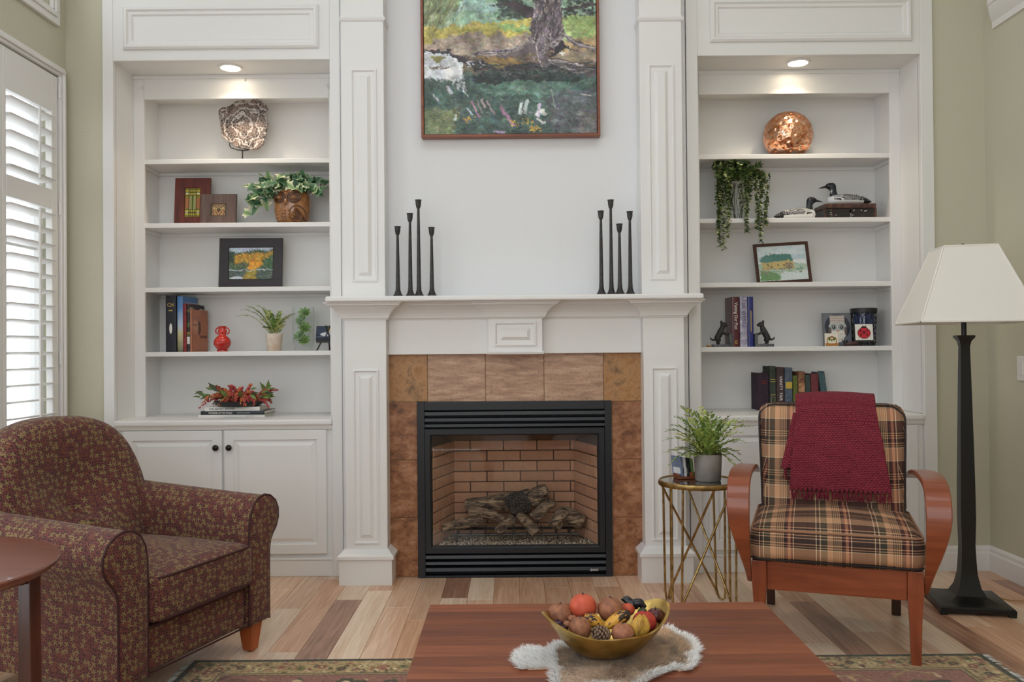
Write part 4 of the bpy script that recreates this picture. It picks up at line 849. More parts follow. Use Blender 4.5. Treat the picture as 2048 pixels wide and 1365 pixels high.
# ================================================================ lamp-side shelves
# --- copper mercury glass globe
t = NT('copper_mercury_glass'); v = t.coord('Object'); n1 = t.noise(v, 45, 5, .65)
t.set(col=t.ramp(n1, [(.38, S(206, 128, 88)), (.52, S(236, 176, 136)), (.66, S(226, 210, 200))]), metal=.95, rough=.16); t.bump(t.noise(v, 120, 3), .2, .002)
Yp = 4.79; e = thing('globe_vase', 'copper mercury glass globe with dimples', 'vase', (PX(1576, 300, Yp), Yp, SHZ[0])); R0 = .135
dirs = []
for k in range(120):
    zf = 1 - 2 * (k + .5) / 120; a = k * 2.399963; dirs.append(Vector((math.sqrt(1 - zf * zf) * math.cos(a), math.sqrt(1 - zf * zf) * math.sin(a), zf)))
def dimple(d):
    m_ = max(d.dot(q) for q in dirs); ang = math.acos(min(1, m_)); return 1 + (-.040 * math.exp(-(ang / .06) ** 2) + .018 * math.exp(-((ang - .13) / .05) ** 2))
gb = MB().ball((0, 0, .126), (R0, R0, R0), 120, 70, dimple); gb.v = [(x, y, min(max(z, .0), .254)) for x, y, z in gb.v]
gb.build('body', t.m, e, smooth=180)
# --- lidded black box with brass lock
M['lacquer'] = mat('worn_black_lacquer', S(34, 28, 28), .35, col2=S(64, 46, 38), scale=26, lo=.55, hi=.75); M['worn_edge'] = mat('worn_brown_edge', S(98, 62, 48), .5, col2=S(46, 32, 28), scale=40)
Yp = 4.715; x0, x1 = PX(1650, 430, Yp), PX(1752, 430, Yp); bh = PZ(1700, 407, Yp) - SHZ[1]
e = thing('lacquer_box', 'worn black wooden box with a brass lock under the loon', 'box', ((x0 + x1) / 2, Yp, SHZ[1])); w = x1 - x0
MB().box(-w / 2, w / 2, 0, .16, 0, bh * .66).build('box_body', 'lacquer', e, bevel=.003); MB().box(-w / 2 - .002, w / 2 + .002, -.002, .162, bh * .67, bh).build('lid', 'worn_edge', e, bevel=.004)
for s in (-1, 1): MB().box(s * w / 2 - .006 - .0015 * s, s * w / 2 + .006 - .0015 * s, -.0015, .004, .001, bh * .66).build('corner_edge', 'worn_edge', e, bevel=.001)
MB().lathe([(.001, -.003), (.006, -.003), (.006, 0), (.001, 0)], 16).xf(TR(0, 0, bh * .5, 0, PI / 2)).build('lock', 'gold', e)
rr = random.Random(4)
for i in range(14):
    s = rr.uniform(.0012, .003); MB().box(-s, s, -.0008, .0005, -s * .7, s * .7).build('chip', 'lettering_white', e, at=TR(rr.uniform(-w / 2 + .01, w / 2 - .01), 0, rr.uniform(.004, bh * .6)))
# --- loons
M['loon'] = vcol_mat('painted_loon', .45)
def loon(label, loc, rz, s):
    e = thing('loon_figurine', label, 'figurine', loc, rz, 'carved loons'); e.scale = (s, s, s)
    # body along +X (head end), loft of oval sections: x, half width, z bottom, z top
    sec = [(-.150, .004, .016, .020), (-.135, .016, .010, .032), (-.10, .034, .004, .050), (-.06, .045, .000, .062), (-.01, .050, .000, .068), (.04, .047, .000, .068), (.075, .036, .002, .062), (.095, .020, .010, .050), (.102, .006, .022, .036)]
    rg = []; n = 64
    for x, hw, z0, z1 in sec:
        cz, hz = (z0 + z1) / 2, (z1 - z0) / 2; rg.append([(x, hw * math.cos(a), cz + hz * math.sin(a)) for a in [2 * PI * j / n for j in range(n)]])
    fine = []
    for i in range(len(rg) - 1):
        for k in range(14): t = k / 14; fine.append([tuple(Vector(p).lerp(Vector(q), t)) for p, q in zip(rg[i], rg[i + 1])])
    fine.append(rg[-1]); b = MB().rings(fine)
    def col(p):
        x, y, z = p; white = (.86, .86, .85, 1); blk = (.012, .012, .015, 1)
        top = z - (.018 + .012 * (x + .15) / .25)
        if x > .072 - (z - .03) * .2 and z < .066 and not (x < .085 and z > .052): return white
        if top < 0: return white if x > -.1 else blk
        if x > .02:
            return blk if math.sin((x * .5 + abs(y) * 1.5 - z * .5) * 620) > .1 else white
        gx, gz = (x * 135 + (int(math.atan2(abs(y), z - .03) * 8) % 2) * .5) % 1, (math.atan2(abs(y), z - .03) * 8) % 1
        sz = .12 + .14 * max(0, min(1, (x + .12) / .10))
        if -.09 < x < -.02 and abs(y) < .035 and z > .045: return white if ((x * 90) % 1) < .6 and ((abs(y) * 90) % 1) > .25 else blk
        return white if abs(gx - .5) < sz and abs(gz - .5) < sz else blk
    b.c = [col(p) for p in b.v]; b.build('body', 'loon', e, smooth=60)
    nk = [(.062, .055, .026, .024), (.066, .070, .021, .019), (.068, .085, .0195, .018), (.070, .098, .021, .018), (.074, .112, .024, .019), (.078, .124, .021, .017), (.082, .133, .010, .009)]
    b = MB().tube([(x, 0, z) for x, z, _, _ in nk], [r for _, _, r, _ in nk], 20, sx=.85); b2 = []
    for p in b.v: b2.append((.82, .82, .8, 1) if (.074 < p[2] < .084 and math.sin(math.atan2(p[1], p[0] - .068) * 9) > -.2) else (.010, .016, .020, 1))
    b.c = b2; b.build('neck', 'loon', e, smooth=60)
    MB().ball((.084, 0, .116), (.027, .018, .019), 20, 12).build('head', mat('loon_black', S(20, 26, 30), .4), e, smooth=60)
    MB().tube([(.104, 0, .114), (.125, 0, .110), (.152, 0, .104)], [.0085, .0055, .0008], 10, sx=.7).build('beak', 'black', e, smooth=60)
    for s_ in (-1, 1): MB().ball((.092, s_ * .0155, .121), .0028, 8, 6).build('eye', mat('loon_eye', S(120, 20, 16), .1), e, smooth=60)
k = .86
Yp = 4.745; loon('carved loon sitting on the shelf beside the box', (PX(1597, 432, Yp), Yp, SHZ[1]), 0, .92)
Yp = 4.79; loon('carved loon resting on top of the black box', (PX(1690, 405, Yp), Yp, SHZ[1] + bh + .0005), PI - .1, .96)

# --- cottage watercolour
R3 = np.random.RandomState(9); cv = Cv(0, 330, 0, 240, 140, (206, 220, 222)); cv.rect(6, 6, 324, 234, (226, 232, 232))
cv.rect(10, 10, 320, 100, (188, 208, 214))
for _ in range(40): cv.ell(R3.uniform(10, 320), R3.uniform(10, 70), R3.uniform(14, 40), R3.uniform(8, 18), (214, 226, 228), al=.6)
cv.poly([(10, 120), (120, 100), (320, 130), (320, 232), (10, 232)], (176, 198, 178)).poly([(10, 160), (110, 180), (160, 214), (120, 232), (10, 232)], (112, 152, 104)).poly([(150, 180), (320, 170), (320, 232), (140, 232)], (214, 224, 222))
cv.poly([(24, 100), (96, 92), (112, 160), (30, 164)], (196, 178, 120)).poly([(96, 100), (238, 100), (240, 160), (112, 164)], (204, 182, 122)).poly([(10, 104), (30, 70), (84, 60), (112, 106), (60, 112)], (92, 138, 130)).poly([(78, 56), (216, 58), (240, 104), (110, 106)], (84, 130, 122))
cv.rect(84, 44, 92, 62, (150, 130, 90)).rect(160, 44, 168, 62, (150, 130, 90)).ell(206, 138, 24, 24, (132, 112, 98)).ell(206, 138, 17, 17, (186, 170, 140))
for a in range(8): cv.line([(206, 138), (206 + 23 * math.cos(a * .785), 138 + 23 * math.sin(a * .785))], 2, (90, 74, 66))
for x, y in ((60, 120), (130, 124), (170, 122), (84, 136)): cv.rect(x, y, x + 10, y + 16, (110, 92, 72))
for _ in range(120): cv.ell(R3.uniform(10, 290), R3.uniform(150, 190), R3.uniform(2, 8), R3.uniform(2, 5), [(96, 140, 96), (150, 150, 120), (170, 120, 120), (120, 150, 150)][R3.randint(4)], al=.7)
cv.warp(3, 16, R3); cv.strokes(900, 14, 5, .3, 10, R3, al=.5)
Yp = 4.76; x0, x1 = PX(1515, 560, Yp), PX(1626, 560, Yp)
picture('walnut framed watercolour of a stone mill cottage', 'painting', x1 - x0, .234, .017, walnut, cv, ((x0 + x1) / 2 , Yp, SHZ[2]), rz=.02, lean=.14).matrix_basis @= Matrix.Rotation(-.055, 4, 'Y') @ Matrix.Translation((0, 0, .001))

# --- dog bookends with three books
M['pewter'] = mat('pewter_block', S(112, 114, 118), .45, metal=.5, col2=S(78, 80, 84), scale=30)
def bookend(label, loc, flip):
    e = thing('dog_bookend', label, 'bookend', loc, group='dog bookends'); s = -1 if flip else 1
    X_ = lambda L: [(s * x, y, z) for x, y, z in L]
    MB().box(*sorted((s * -.045, s * .062)), -.03, .03, 0, .016).box(*sorted((s * .045, s * .062)), -.03, .03, .016, .072).build('block', 'pewter', e, bevel=.003)
    # rearing dog as one skin: body spine plus legs, tail, head
    b = MB()
    b.tube(X_([(-.022, 0, .034), (-.016, 0, .052), (-.004, 0, .074), (.006, 0, .094), (.012, 0, .108), (.016, 0, .118)]), [.0125, .0175, .0175, .0165, .0135, .011], 14)
    b.tube(X_([(.010, 0, .112), (.014, 0, .122), (.022, 0, .126), (.034, 0, .121), (.041, 0, .118)]), [.010, .0155, .0145, .009, .006], 14)
    for y in (-.010, .010):
        b.tube(X_([(-.016, y, .050), (-.008, y, .036), (-.016, y, .024), (-.012, y, .017), (-.002, y, .0165)]), [.013, .010, .007, .006, .005], 10)
        b.tube(X_([(.004, y, .090), (.018, y, .078), (.034, y, .070), (.046, y, .0735)]), [.009, .007, .0055, .005], 10)
        b.tube(X_([(.008, y * .9, .134), (.007, y, .142), (.008, y * 1.05, .150)]), [.006, .0045, .001], 8)
    b.tube(X_([(-.026, 0, .042), (-.040, 0, .040), (-.052, 0, .044), (-.056, 0, .056)]), [.007, .006, .005, .0025], 10)
    o = b.build('dog', 'iron', e, smooth=180); md = o.modifiers.new('remesh', 'REMESH'); md.mode = 'VOXEL'; md.voxel_size = .0022; md.use_smooth_shade = True
Yp = 4.735; xe0 = PX(1463, 693, Yp)
bookend('black rearing dog bookend on the fireplace side of the books', (xe0 - .062, Yp, SHZ[3]), False)
gB = 'upright books between the bookends'; xs = [PX(u, 690, Yp - .02) for u in (1464.5, 1480.2, 1481, 1495.8, 1496.6, 1508)]
cols = [cover('burgundy_jacket', S(92, 30, 38), S(70, 22, 30), rough=.3), cover('lilac_jacket', S(196, 188, 204), S(120, 118, 150), 30, .3), cover('royal_blue_jacket', S(48, 54, 132), S(34, 40, 96), rough=.3)]
hs = PZ(1480, 594, Yp - .02) - SHZ[3]
be = [book(l, xs[2 * i + 1] - xs[2 * i], hs, .15, cols[i], ((xs[2 * i] + xs[2 * i + 1]) / 2, Yp - .02, SHZ[3]), 0, group=gB) for i, l in enumerate(('burgundy book between the dog bookends', 'pale lilac book between the dog bookends', 'royal blue book between the dog bookends'))]
text('Visiting Our Past', .026, TR(0, -.0026, hs * .62) @ DOWN, 'lettering_white', be[0], width=.15); MB().frame(-.006, .006, .018, .036, [(0, -.0018), (.0, -.003), (.0025, -.003), (.0025, -.0018)]).build('emblem', 'lettering_gold', be[0])
text('THE WEST', .03, TR(0, -.0026, hs * .70) @ DOWN, cover('grey_print', S(92, 84, 120)), be[1], width=.14); MB().box(-.0016, .0016, -.0040, .001, hs * .3, hs * .72).build('gilt_line', 'lettering_gold', be[2])
bookend('black rearing dog bookend on the lamp side of the books', (xs[5] + .0645, Yp, SHZ[3]), True)
e = thing('card_holder', 'small cream card holder at the fireplace end of the shelf', 'card holder', (PX(1399, 690, 4.72), 4.74, SHZ[3])); MB().prism([(-.012, 0), (.020, 0), (.020, .016), (.010, .026), (-.012, .028)], 'Y', 0, .03).build('block', 'paper', e, bevel=.002)
e = thing('brass_cylinder', 'tiny brass cylinder lying on the shelf beside the bookend', 'trinket', (PX(1418, 692, 4.70), 4.71, SHZ[3] + .006)); MB().tube([(-.013, 0, 0), (-.010, 0, 0), (-.009, 0, 0), (.012, 0, 0), (.015, 0, 0)], [.004, .006, .0052, .0052, .006], 14).build('tube', 'gold', e, smooth=40)

# --- owl tiles, lantern, ladybird tile, small leather shoe
cv = Cv(0, 100, 0, 110, 90, (112, 116, 124)); cv.ell(52, 46, 46, 42, (58, 62, 74)).poly([(28, 12), (76, 12), (78, 60), (26, 60)], (196, 184, 176)).ell(52, 56, 30, 34, (150, 138, 130)).rect(26, 8, 78, 34, (206, 192, 184))
for i in range(7):
    for j in range(4): cv.ell(29 + i * 7.5, 12 + j * 6, 1.8, 1.4, (110, 90, 84))
for x in (38, 66): cv.ell(x, 46, 17, 16, (206, 208, 206)).ell(x, 46, 13, 12, (160, 166, 166)).ell(x, 47, 6, 6, (40, 44, 48)).ell(x - 1, 46, 2, 2, (220, 220, 220))
cv.poly([(48, 56), (56, 56), (52, 66)], (214, 150, 96)).ell(40, 72, 16, 13, (238, 232, 222)).ell(64, 72, 16, 13, (238, 232, 222)).ell(52, 84, 20, 14, (238, 232, 222)).ell(24, 60, 5, 14, (110, 96, 92)).ell(80, 60, 5, 14, (110, 96, 92))
for x in (36, 42, 60, 66): cv.ell(x, 70, 1.6, 1.6, (90, 80, 76))
def art_tile(label, u0, u1, vt, Y, cv, lean=.14, z=SHZ[3], m='pewter', ex=0.0):
    x0, x1 = PX(u0, 690, Y), PX(u1, 690, Y); h = PZ(u0, vt, Y) - z; w = x1 - x0
    e = thing('art_tile', label, 'tile', ((x0 + x1) / 2, Y, z), 0, rx=-lean)
    MB().box(-w / 2, w / 2, 0, .010, 0, h).build('tile_body', m, e, bevel=.002); cv.mesh(w - .004, h - .004, -.0006).move(0, 0, .002).build('glaze_print', 'vcol_gloss', e); return e
art_tile('large grey tile with a spectacled owl', 1648, 1705, 626, 4.775, cv)
cv = Cv(0, 60, 0, 56, 70, (236, 228, 212)); cv.ell(30, 34, 24, 22, (150, 110, 70)).rect(0, 44, 60, 56, (160, 112, 60)).ell(30, 34, 20, 14, (232, 224, 200)).ell(20, 27, 6, 6, (150, 180, 70)).ell(40, 27, 6, 6, (150, 180, 70)).ell(20, 27, 3, 3, (20, 20, 20)).ell(40, 27, 3, 3, (20, 20, 20)).poly([(27, 30), (33, 30), (30, 38)], (40, 36, 30)).line([(10, 20), (28, 26), (30, 30), (32, 26), (50, 20)], 2, (60, 50, 40)).rect(4, 45, 56, 53, (176, 120, 60))
art_tile('small cream tile with a brown owl face', 1650.5, 1677.5, 667, 4.715, cv, .06, m='paper')
Yp = 4.80; lx = PX(1728, 688, Yp); e = thing('candle_lantern', 'black pierced metal candle lantern behind the ladybird tile', 'lantern', (lx, Yp, SHZ[3])); LR, LH = .066, .212
MB().lathe([(.001, 0), (LR * .93, 0), (LR * .95, .012), (LR * .9, .02), (LR * .88, .012), (.001, .01)], 40).build('base', 'black', e, smooth=40)
MB().lathe([(LR * 1.02, LH - .028), (LR * 1.08, LH - .026), (LR * 1.10, LH - .004), (LR * 1.06, LH), (LR * 1.0, LH - .002), (LR * 1.0, LH - .028)], 40, cap=False).build('rim', 'black', e, smooth=40)
MB().lathe([(LR * .82, .015), (LR * .86, LH - .01)], 40, cap=False).build('glass_liner', mat('cobalt_glass', S(36, 52, 96), .08, coat=.6), e, smooth=60)
rr = random.Random(3); lat = MB()
for k in range(15):
    a0 = 2 * PI * k / 15
    for sg in (-1, 1):
        pts_ = []
        for i in range(9):
            t_ = i / 8; a = a0 + sg * .42 * math.sin(t_ * PI * 2.0); r = LR * (.94 + .07 * t_); pts_.append((r * math.cos(a), r * math.sin(a), .014 + t_ * (LH - .038)))
        lat.tube(pts_, .0017, 5)
lat.build('pierced_band', mat('polished_black_steel', S(60, 60, 64), .25, metal=.8), e, smooth=60)
cv = Cv(0, 60, 0, 54, 70, (238, 234, 224)); cv.line([(30, 14), (26, 4)], 1.4, (40, 30, 30)).line([(34, 14), (38, 4)], 1.4, (40, 30, 30)).ell(30, 12, 10, 5, (40, 30, 30)).ell(30, 30, 22, 19, (40, 30, 30)).ell(30, 30, 20.5, 17.5, (196, 44, 60)).ell(30, 28, 4, 4, (40, 24, 26))
for x, y in ((20, 36), (40, 36), (19, 22), (41, 22)): cv.ell(x, y, 3, 3, (60, 24, 28))
for x in (12, 22, 40, 50): cv.line([(x, 40), (x, 54)], .8, (90, 80, 76))
Yq = 4.712; ez = .030
e = thing('tile_easel', 'tiny black easel under the ladybird tile', 'easel', (PX(1729, 690, Yq), Yq, SHZ[3]))
for sx in (-.03, .03): MB().tube([(sx, -.006, 0), (sx * .8, 0, ez - .004), (sx * .6, .012, .09)], .003, 6).build('easel_leg', 'iron', e, smooth=60)
MB().box(-.05, .05, -.008, .008, ez - .008, ez - .002).build('ledge', 'iron', e, bevel=.001); MB().tube([(0, .035, 0), (0, .012, .08)], .003, 6).build('easel_strut', 'iron', e); MB().box(-.032, .032, .008, .012, .07, .078).build('cross_bar', 'iron', e)
art_tile('white tile with a red ladybird', 1710.5, 1747.5, 648, Yq - .003, cv, .1, SHZ[3] + ez, 'black')
e = thing('leather_shoe', 'tiny dark leather shoe between the owl tile and the lantern', 'ornament', (PX(1701, 690, 4.70), 4.70, SHZ[3]), -.1)
MB().box(-.042, .040, -.013, .013, 0, .004).build('sole', mat('shoe_sole', S(40, 30, 26), .6), e, bevel=.003)
MB().ball((.004, 0, .012), (.040, .014, .014), 20, 12, lambda d: 1 + .12 * d.x * d.z).build('upper', mat('shoe_leather', S(78, 44, 40), .4, col2=S(44, 30, 34), scale=60), e, smooth=80)
MB().lathe([(.011, .012), (.012, .024), (.011, .032), (.009, .026)], 16, (-.026, 0, 0), cap=False).build('ankle_collar', 'black', e, smooth=60)
MB().tube([(-.038, 0, .022), (-.046, 0, .034), (-.042, 0, .040)], .002, 6).build('lace', 'black', e)
# --- old cloth books on the counter
gB = 'old cloth books on the counter'; Yp = 4.785
OB = [('dark purple old book at the near end of the row', 1516.5, 1539, 746, (58, 34, 52), (36, 26, 40), .03), ('tall dark green old book with worn ornament', 1540, 1553, 733, (64, 74, 62), (40, 48, 44), .02),
      ('brown old book with white title lettering', 1554, 1569.6, 735, (78, 58, 56), (64, 46, 46), .02), ('slate blue old book with a yellow spine label', 1570.5, 1586, 736, (92, 104, 120), (70, 82, 98), 0), ('thin olive green old book', 1587, 1596.5, 752, (104, 112, 44), (84, 92, 36), 0),
      ('tan leather old book with a peeling spine', 1597.2, 1610.8, 744, (150, 104, 74), (104, 66, 46), 0), ('thin charcoal green old book', 1611.6, 1622.4, 750, (66, 76, 74), (50, 58, 58), 0), ('maroon old book with a frayed edge', 1623.2, 1638.5, 748, (122, 56, 62), (96, 42, 48), 0)]
OO = []; M['dull_gilt_red'] = mat('red_gilt', S(120, 48, 40), .5)
for l, u0, u1, vt, a, b2, rz in OB:
    x0, x1 = PX(u0, 815, Yp), PX(u1, 815, Yp); h = PZ((u0 + u1) / 2, vt, Yp) - CT
    OO.append(book(l, x1 - x0 - .0005, h, .125, mat('old_cloth', S(*a), .75, col2=S(*b2), scale=50, bump=.3, bscale=300), ((x0 + x1) / 2, Yp, CT), rz, group=gB))
text('VANITY  FAIR', .024, TR(0, -.0034, .122) @ DOWN, 'lettering_white', OO[2], width=.14)
MB().box(-.018, .018, -.0032, .002, .12, .158).build('spine_label', mat('yellow_label', S(196, 168, 70), .6), OO[3], bevel=.0005)
for z in (.085, .16, .172): MB().box(-.014, .014, -.0028, .002, z, z + .0022).build('gilt_line', 'lettering_gold', OO[1])
MB().frame(-.011, .011, .02, .075, [(0, -.002), (0, -.0030), (.0025, -.0030), (.0025, -.002)]).build('ornament', mat('dull_gilt', S(150, 140, 110), .5), OO[1])
[MB().box(-.016, .016, -.0048, .001, z, z + .003).build('gilt_line', 'dull_gilt_red', OO[0]) for z in (.150, .158, .166)]; MB().box(-.017, .017, -.0036, .002, .10, .15).build('worn_patch', mat('peeled_leather', S(196, 152, 112), .8, col2=S(150, 104, 72), scale=60), OO[5], bevel=.0005)
x9 = PX(1655, 818, Yp); book('teal old book leaning at the end of the row', .036, .215, .125, mat('teal_cloth', S(74, 100, 104), .75, col2=S(54, 76, 82), scale=40), (x9 - .004, Yp, CT), -.05, -.13, group=gB)
# ================================================================ furniture
def cushion(b, hx, hy, hz, r, n=14, puff=0.0, pf=0.0, c=(0, 0, 0), shape=None):
    idx = {}; base = len(b.v)
    def vert(p):
        k = tuple(round(q, 5) for q in p)
        if k not in idx:
            x, y, z = p[0] * hx, p[1] * hy, p[2] * hz
            ix, iy, iz = max(-hx + r, min(hx - r, x)), max(-hy + r, min(hy - r, y)), max(-hz + r, min(hz - r, z))
            d = Vector((x - ix, y - iy, z - iz)); q = Vector((ix, iy, iz)) + (d.normalized() * r if d.length > 1e-9 else d)
            q.z += math.copysign(puff, p[2]) * (1 - p[0] ** 2) * (1 - p[1] ** 2) * (abs(p[2]) ** 2) if puff else 0
            q.y += math.copysign(pf, p[1]) * (1 - p[0] ** 2) * (1 - p[2] ** 2) * (abs(p[1]) ** 2) if pf else 0
            if shape: q = Vector(shape(q))
            idx[k] = base + len(idx); b.v.append((q.x + c[0], q.y + c[1], q.z + c[2]))
        return idx[k]
    g = [-1 + 2 * i / n for i in range(n + 1)]
    for ax in range(3):
        for s in (-1, 1):
            for i in range(n):
                for j in range(n):
                    f = []
                    for a, e2 in ((g[i], g[j]), (g[i + 1], g[j]), (g[i + 1], g[j + 1]), (g[i], g[j + 1])):
                        p = [0, 0, 0]; p[ax] = s; p[(ax + 1) % 3] = a; p[(ax + 2) % 3] = e2; f.append(vert(p))
                    b.f.append(tuple(f if s > 0 else f[::-1]))
    return b
# --- fabrics
t = NT('leaf_tapestry'); uv = t.coord('UV', (43, 43, 43)); vo = t.n('ShaderNodeTexVoronoi', {'Vector': uv, 'Scale': 1.0, 'Randomness': .55}, voronoi_dimensions='2D')
dv = t.n('ShaderNodeVectorMath', {0: uv, 1: vo.outputs['Position']}, operation='SUBTRACT'); sp = t.n('ShaderNodeSeparateXYZ', {0: dv.outputs[0]})
rc = t.n('ShaderNodeSeparateColor', {0: vo.outputs['Color']})
ang = t.m2('ADD', t.m2('ARCTAN2', sp.outputs[1], sp.outputs[0]), t.m2('MULTIPLY', rc.outputs[0], 6.3))
star = t.m2('ADD', t.m2('MULTIPLY_ADD', t.m2('POWER', t.m2('ABSOLUTE', t.m2('COSINE', t.m2('MULTIPLY', ang, 2.5))), 1.6), .42, .05), t.m2('MULTIPLY', t.m2('COSINE', ang), .10))
isleaf = t.m2('LESS_THAN', vo.outputs['Distance'], star)
ve = t.n('ShaderNodeTexVoronoi', {'Vector': uv, 'Scale': 1.0, 'Randomness': .55}, voronoi_dimensions='2D', feature='DISTANCE_TO_EDGE')
fn = t.noise(t.coord('UV', (300, 300, 300)), 1.0, 2.0)
gcol = t.ramp(fn, [(.36, S(36, 22, 20)), (.5, S(80, 36, 34)), (.64, S(52, 40, 30))])
gcol = t.mix(t.m2('MULTIPLY', t.m2('LESS_THAN', ve.outputs[0], .09), .8), gcol, S(116, 56, 56))
lcol = t.mix(t.m2('GREATER_THAN', rc.outputs[1], .75), t.mix(fn, S(100, 80, 46), S(160, 136, 88)), S(116, 66, 46))
t.set(col=t.mix(isleaf, gcol, lcol), rough=.85, sheen=.1); t.bump(t.noise(t.coord('UV', (700, 700, 700)), 1.0, 1.0), .25, .001); M['tapestry'] = t.m
t = NT('plaid_weave'); uvs = t.n('ShaderNodeSeparateXYZ', {0: t.coord('UV')})
def stripes(co, per, off, stops):
    f = t.m2('FRACT', t.m2('ADD', t.m2('MULTIPLY', co, 1 / per), off)); return t.ramp(f, stops, 'CONSTANT')
K, TN, OL, MR, BR, CR, PK = S(38, 34, 32), S(214, 172, 138), S(94, 92, 74), S(108, 34, 52), S(98, 68, 58), S(236, 216, 184), S(204, 150, 120)
wx = stripes(uvs.outputs[0], .205, .13, [(0, TN), (.10, OL), (.115, TN), (.135, OL), (.15, TN), (.17, OL), (.185, TN), (.205, OL), (.22, TN), (.24, K), (.27, MR), (.31, PK), (.36, MR), (.40, CR), (.415, BR), (.66, K), (.67, BR), (.80, CR), (.815, K), (.83, BR), (.87, CR), (.885, OL)])
wy = stripes(uvs.outputs[1], .165, .30, [(0, K), (.04, TN), (.06, K), (.10, TN), (.12, K), (.16, TN), (.18, K), (.22, BR), (.46, K), (.48, CR), (.50, TN), (.80, CR), (.82, K), (.85, TN), (.87, K), (.91, TN), (.93, K)])
pl = t.mix(.5, wx, wy); tw = t.n('ShaderNodeTexWave', {'Vector': t.coord('UV', (1, 1, 1), (0, 0, .78)), 'Scale': 500.0})
gm_ = t.n('ShaderNodeGamma', {0: pl, 1: 1.25}); t.set(col=gm_.outputs[0], rough=.8); t.bump(tw.outputs[1], .15, .0006); M['plaid'] = t.m
M['piping'] = mat('dark_piping', S(36, 24, 24), .7); M['piping2'] = mat('wine_piping', S(62, 26, 28), .7)
M['cherry'] = wood('cherry_wood', S(158, 84, 52), S(122, 60, 36), 'X', .3, 50, coat=.25); M['cherry_z'] = wood('cherry_wood_upright', S(158, 84, 52), S(124, 60, 37), 'Z', .3, 50, coat=.25)
M['honey'] = wood('honey_leg', S(184, 98, 50), S(150, 74, 36), 'Z', .35, 40); M['darkleg'] = wood('dark_leg', S(66, 42, 34), S(46, 30, 26), 'Z', .4, 40)

# --- tapestry armchair: local +X is where it faces, +Y its far side
ac = thing('club_armchair', 'rolled-arm club chair in maroon and olive leaf tapestry', 'armchair', (-1.448, 3.16, 0), math.radians(-20.2))
def roll_prof(side):      # (y, z) outline of an arm, inner edge upright, roll outwards
    P_ = [(.262, .115), (.262, .30), (.262, .46), (.264, .53), (.272, .575), (.292, .612), (.322, .635), (.358, .642), (.396, .632), (.428, .606), (.446, .568), (.446, .528), (.432, .492), (.410, .466), (.394, .44), (.386, .40), (.385, .30), (.385, .115)]
    return [(side * y, z - .032 * max(0, (z - .25) / .39)) for y, z in P_]
for s in (-1, 1):
    pr = roll_prof(s); b = MB(); rg = []
    for x, dz in ((-.36, .042), (-.2, .03), (0, .018), (.2, .006), (.345, 0), (.356, 0)):
        rg.append([(x, y, z + dz * max(0, (z - .2) / .44)) for y, z in pr])
    for x, k in ((.362, .97), (.366, .85), (.367, .4)):
        cy = sum(p[0] for p in pr) / len(pr); rg.append([(x, cy + (y - cy) * k, .38 + (z - .38) * (1 - (1 - k) * .25)) for y, z in pr])
    b.rings(rg); arm = b.build('arm', 'tapestry', ac, smooth=50, uv=True)
    MB().tube([(.360, y, z) for y, z in pr], .0045, 8).build('piping', 'piping2', arm, smooth=60)
b = MB().box(-.38, .345, -.262, .262, .115, .27); b.build('seat_base', 'tapestry', ac, bevel=.02, seg=3, uv=True)
MB().tube([(.35, -.26, .118), (.35, .26, .118)], .004, 6).build('base_piping', 'piping2', ac); MB().tube([(.352, -.26, .272), (.352, .26, .272)], .0045, 6).build('rail_piping', 'piping2', ac)
b = cushion(MB(), .345, .258, .082, .03, 16, .028, c=(.045, 0, .362)); sc_ = b.build('seat_cushion', 'tapestry', ac, smooth=180, uv=True)
for z in (.432, .292): MB().tube([(.38, -.235, z), (.386, -.2, z), (.387, 0, z), (.386, .2, z), (.38, .235, z)], .0048, 8).build('piping', 'piping2', sc_, smooth=60)
# arched back
out = []
for i in range(44):
    a = PI * i / 43; out.append((.355 * math.copysign(abs(math.cos(a)) ** .75, math.cos(a)), .545 + .388 * math.sin(a) ** .78))
out = [(.30, .22), (.315, .35), (.345, .48)] + out + [(-.345, .48), (-.315, .35), (-.30, .22)]
rg = []
for x, k in ((-.165, .03), (-.150, .5), (-.150, .8), (-.160, .93), (-.185, .985), (-.22, 1.0), (-.28, .995), (-.32, .96), (-.335, .8), (-.34, .03)):
    rg.append([(x - (z - .4) * .20, y * k, .56 + (z - .56) * k) for y, z in out])
MB().rings(rg).build('backrest', 'tapestry', ac, smooth=180, uv=True)
for sx, sy, l in ((.315, -.325, 1), (.315, .325, 1), (-.33, -.30, 1), (-.33, .30, 1)):
    MB().rects([(sx - .021, sx + .021, sy - .021, sy + .021, .004), (sx - .034, sx + .034, sy - .034, sy + .034, .118)]).build('leg', 'honey', ac, bevel=.003)
    MB().lathe([(.001, 0), (.012, 0), (.012, .004), (.001, .004)], 12, (sx, sy, 0)).build('glide', 'darkleg', ac)

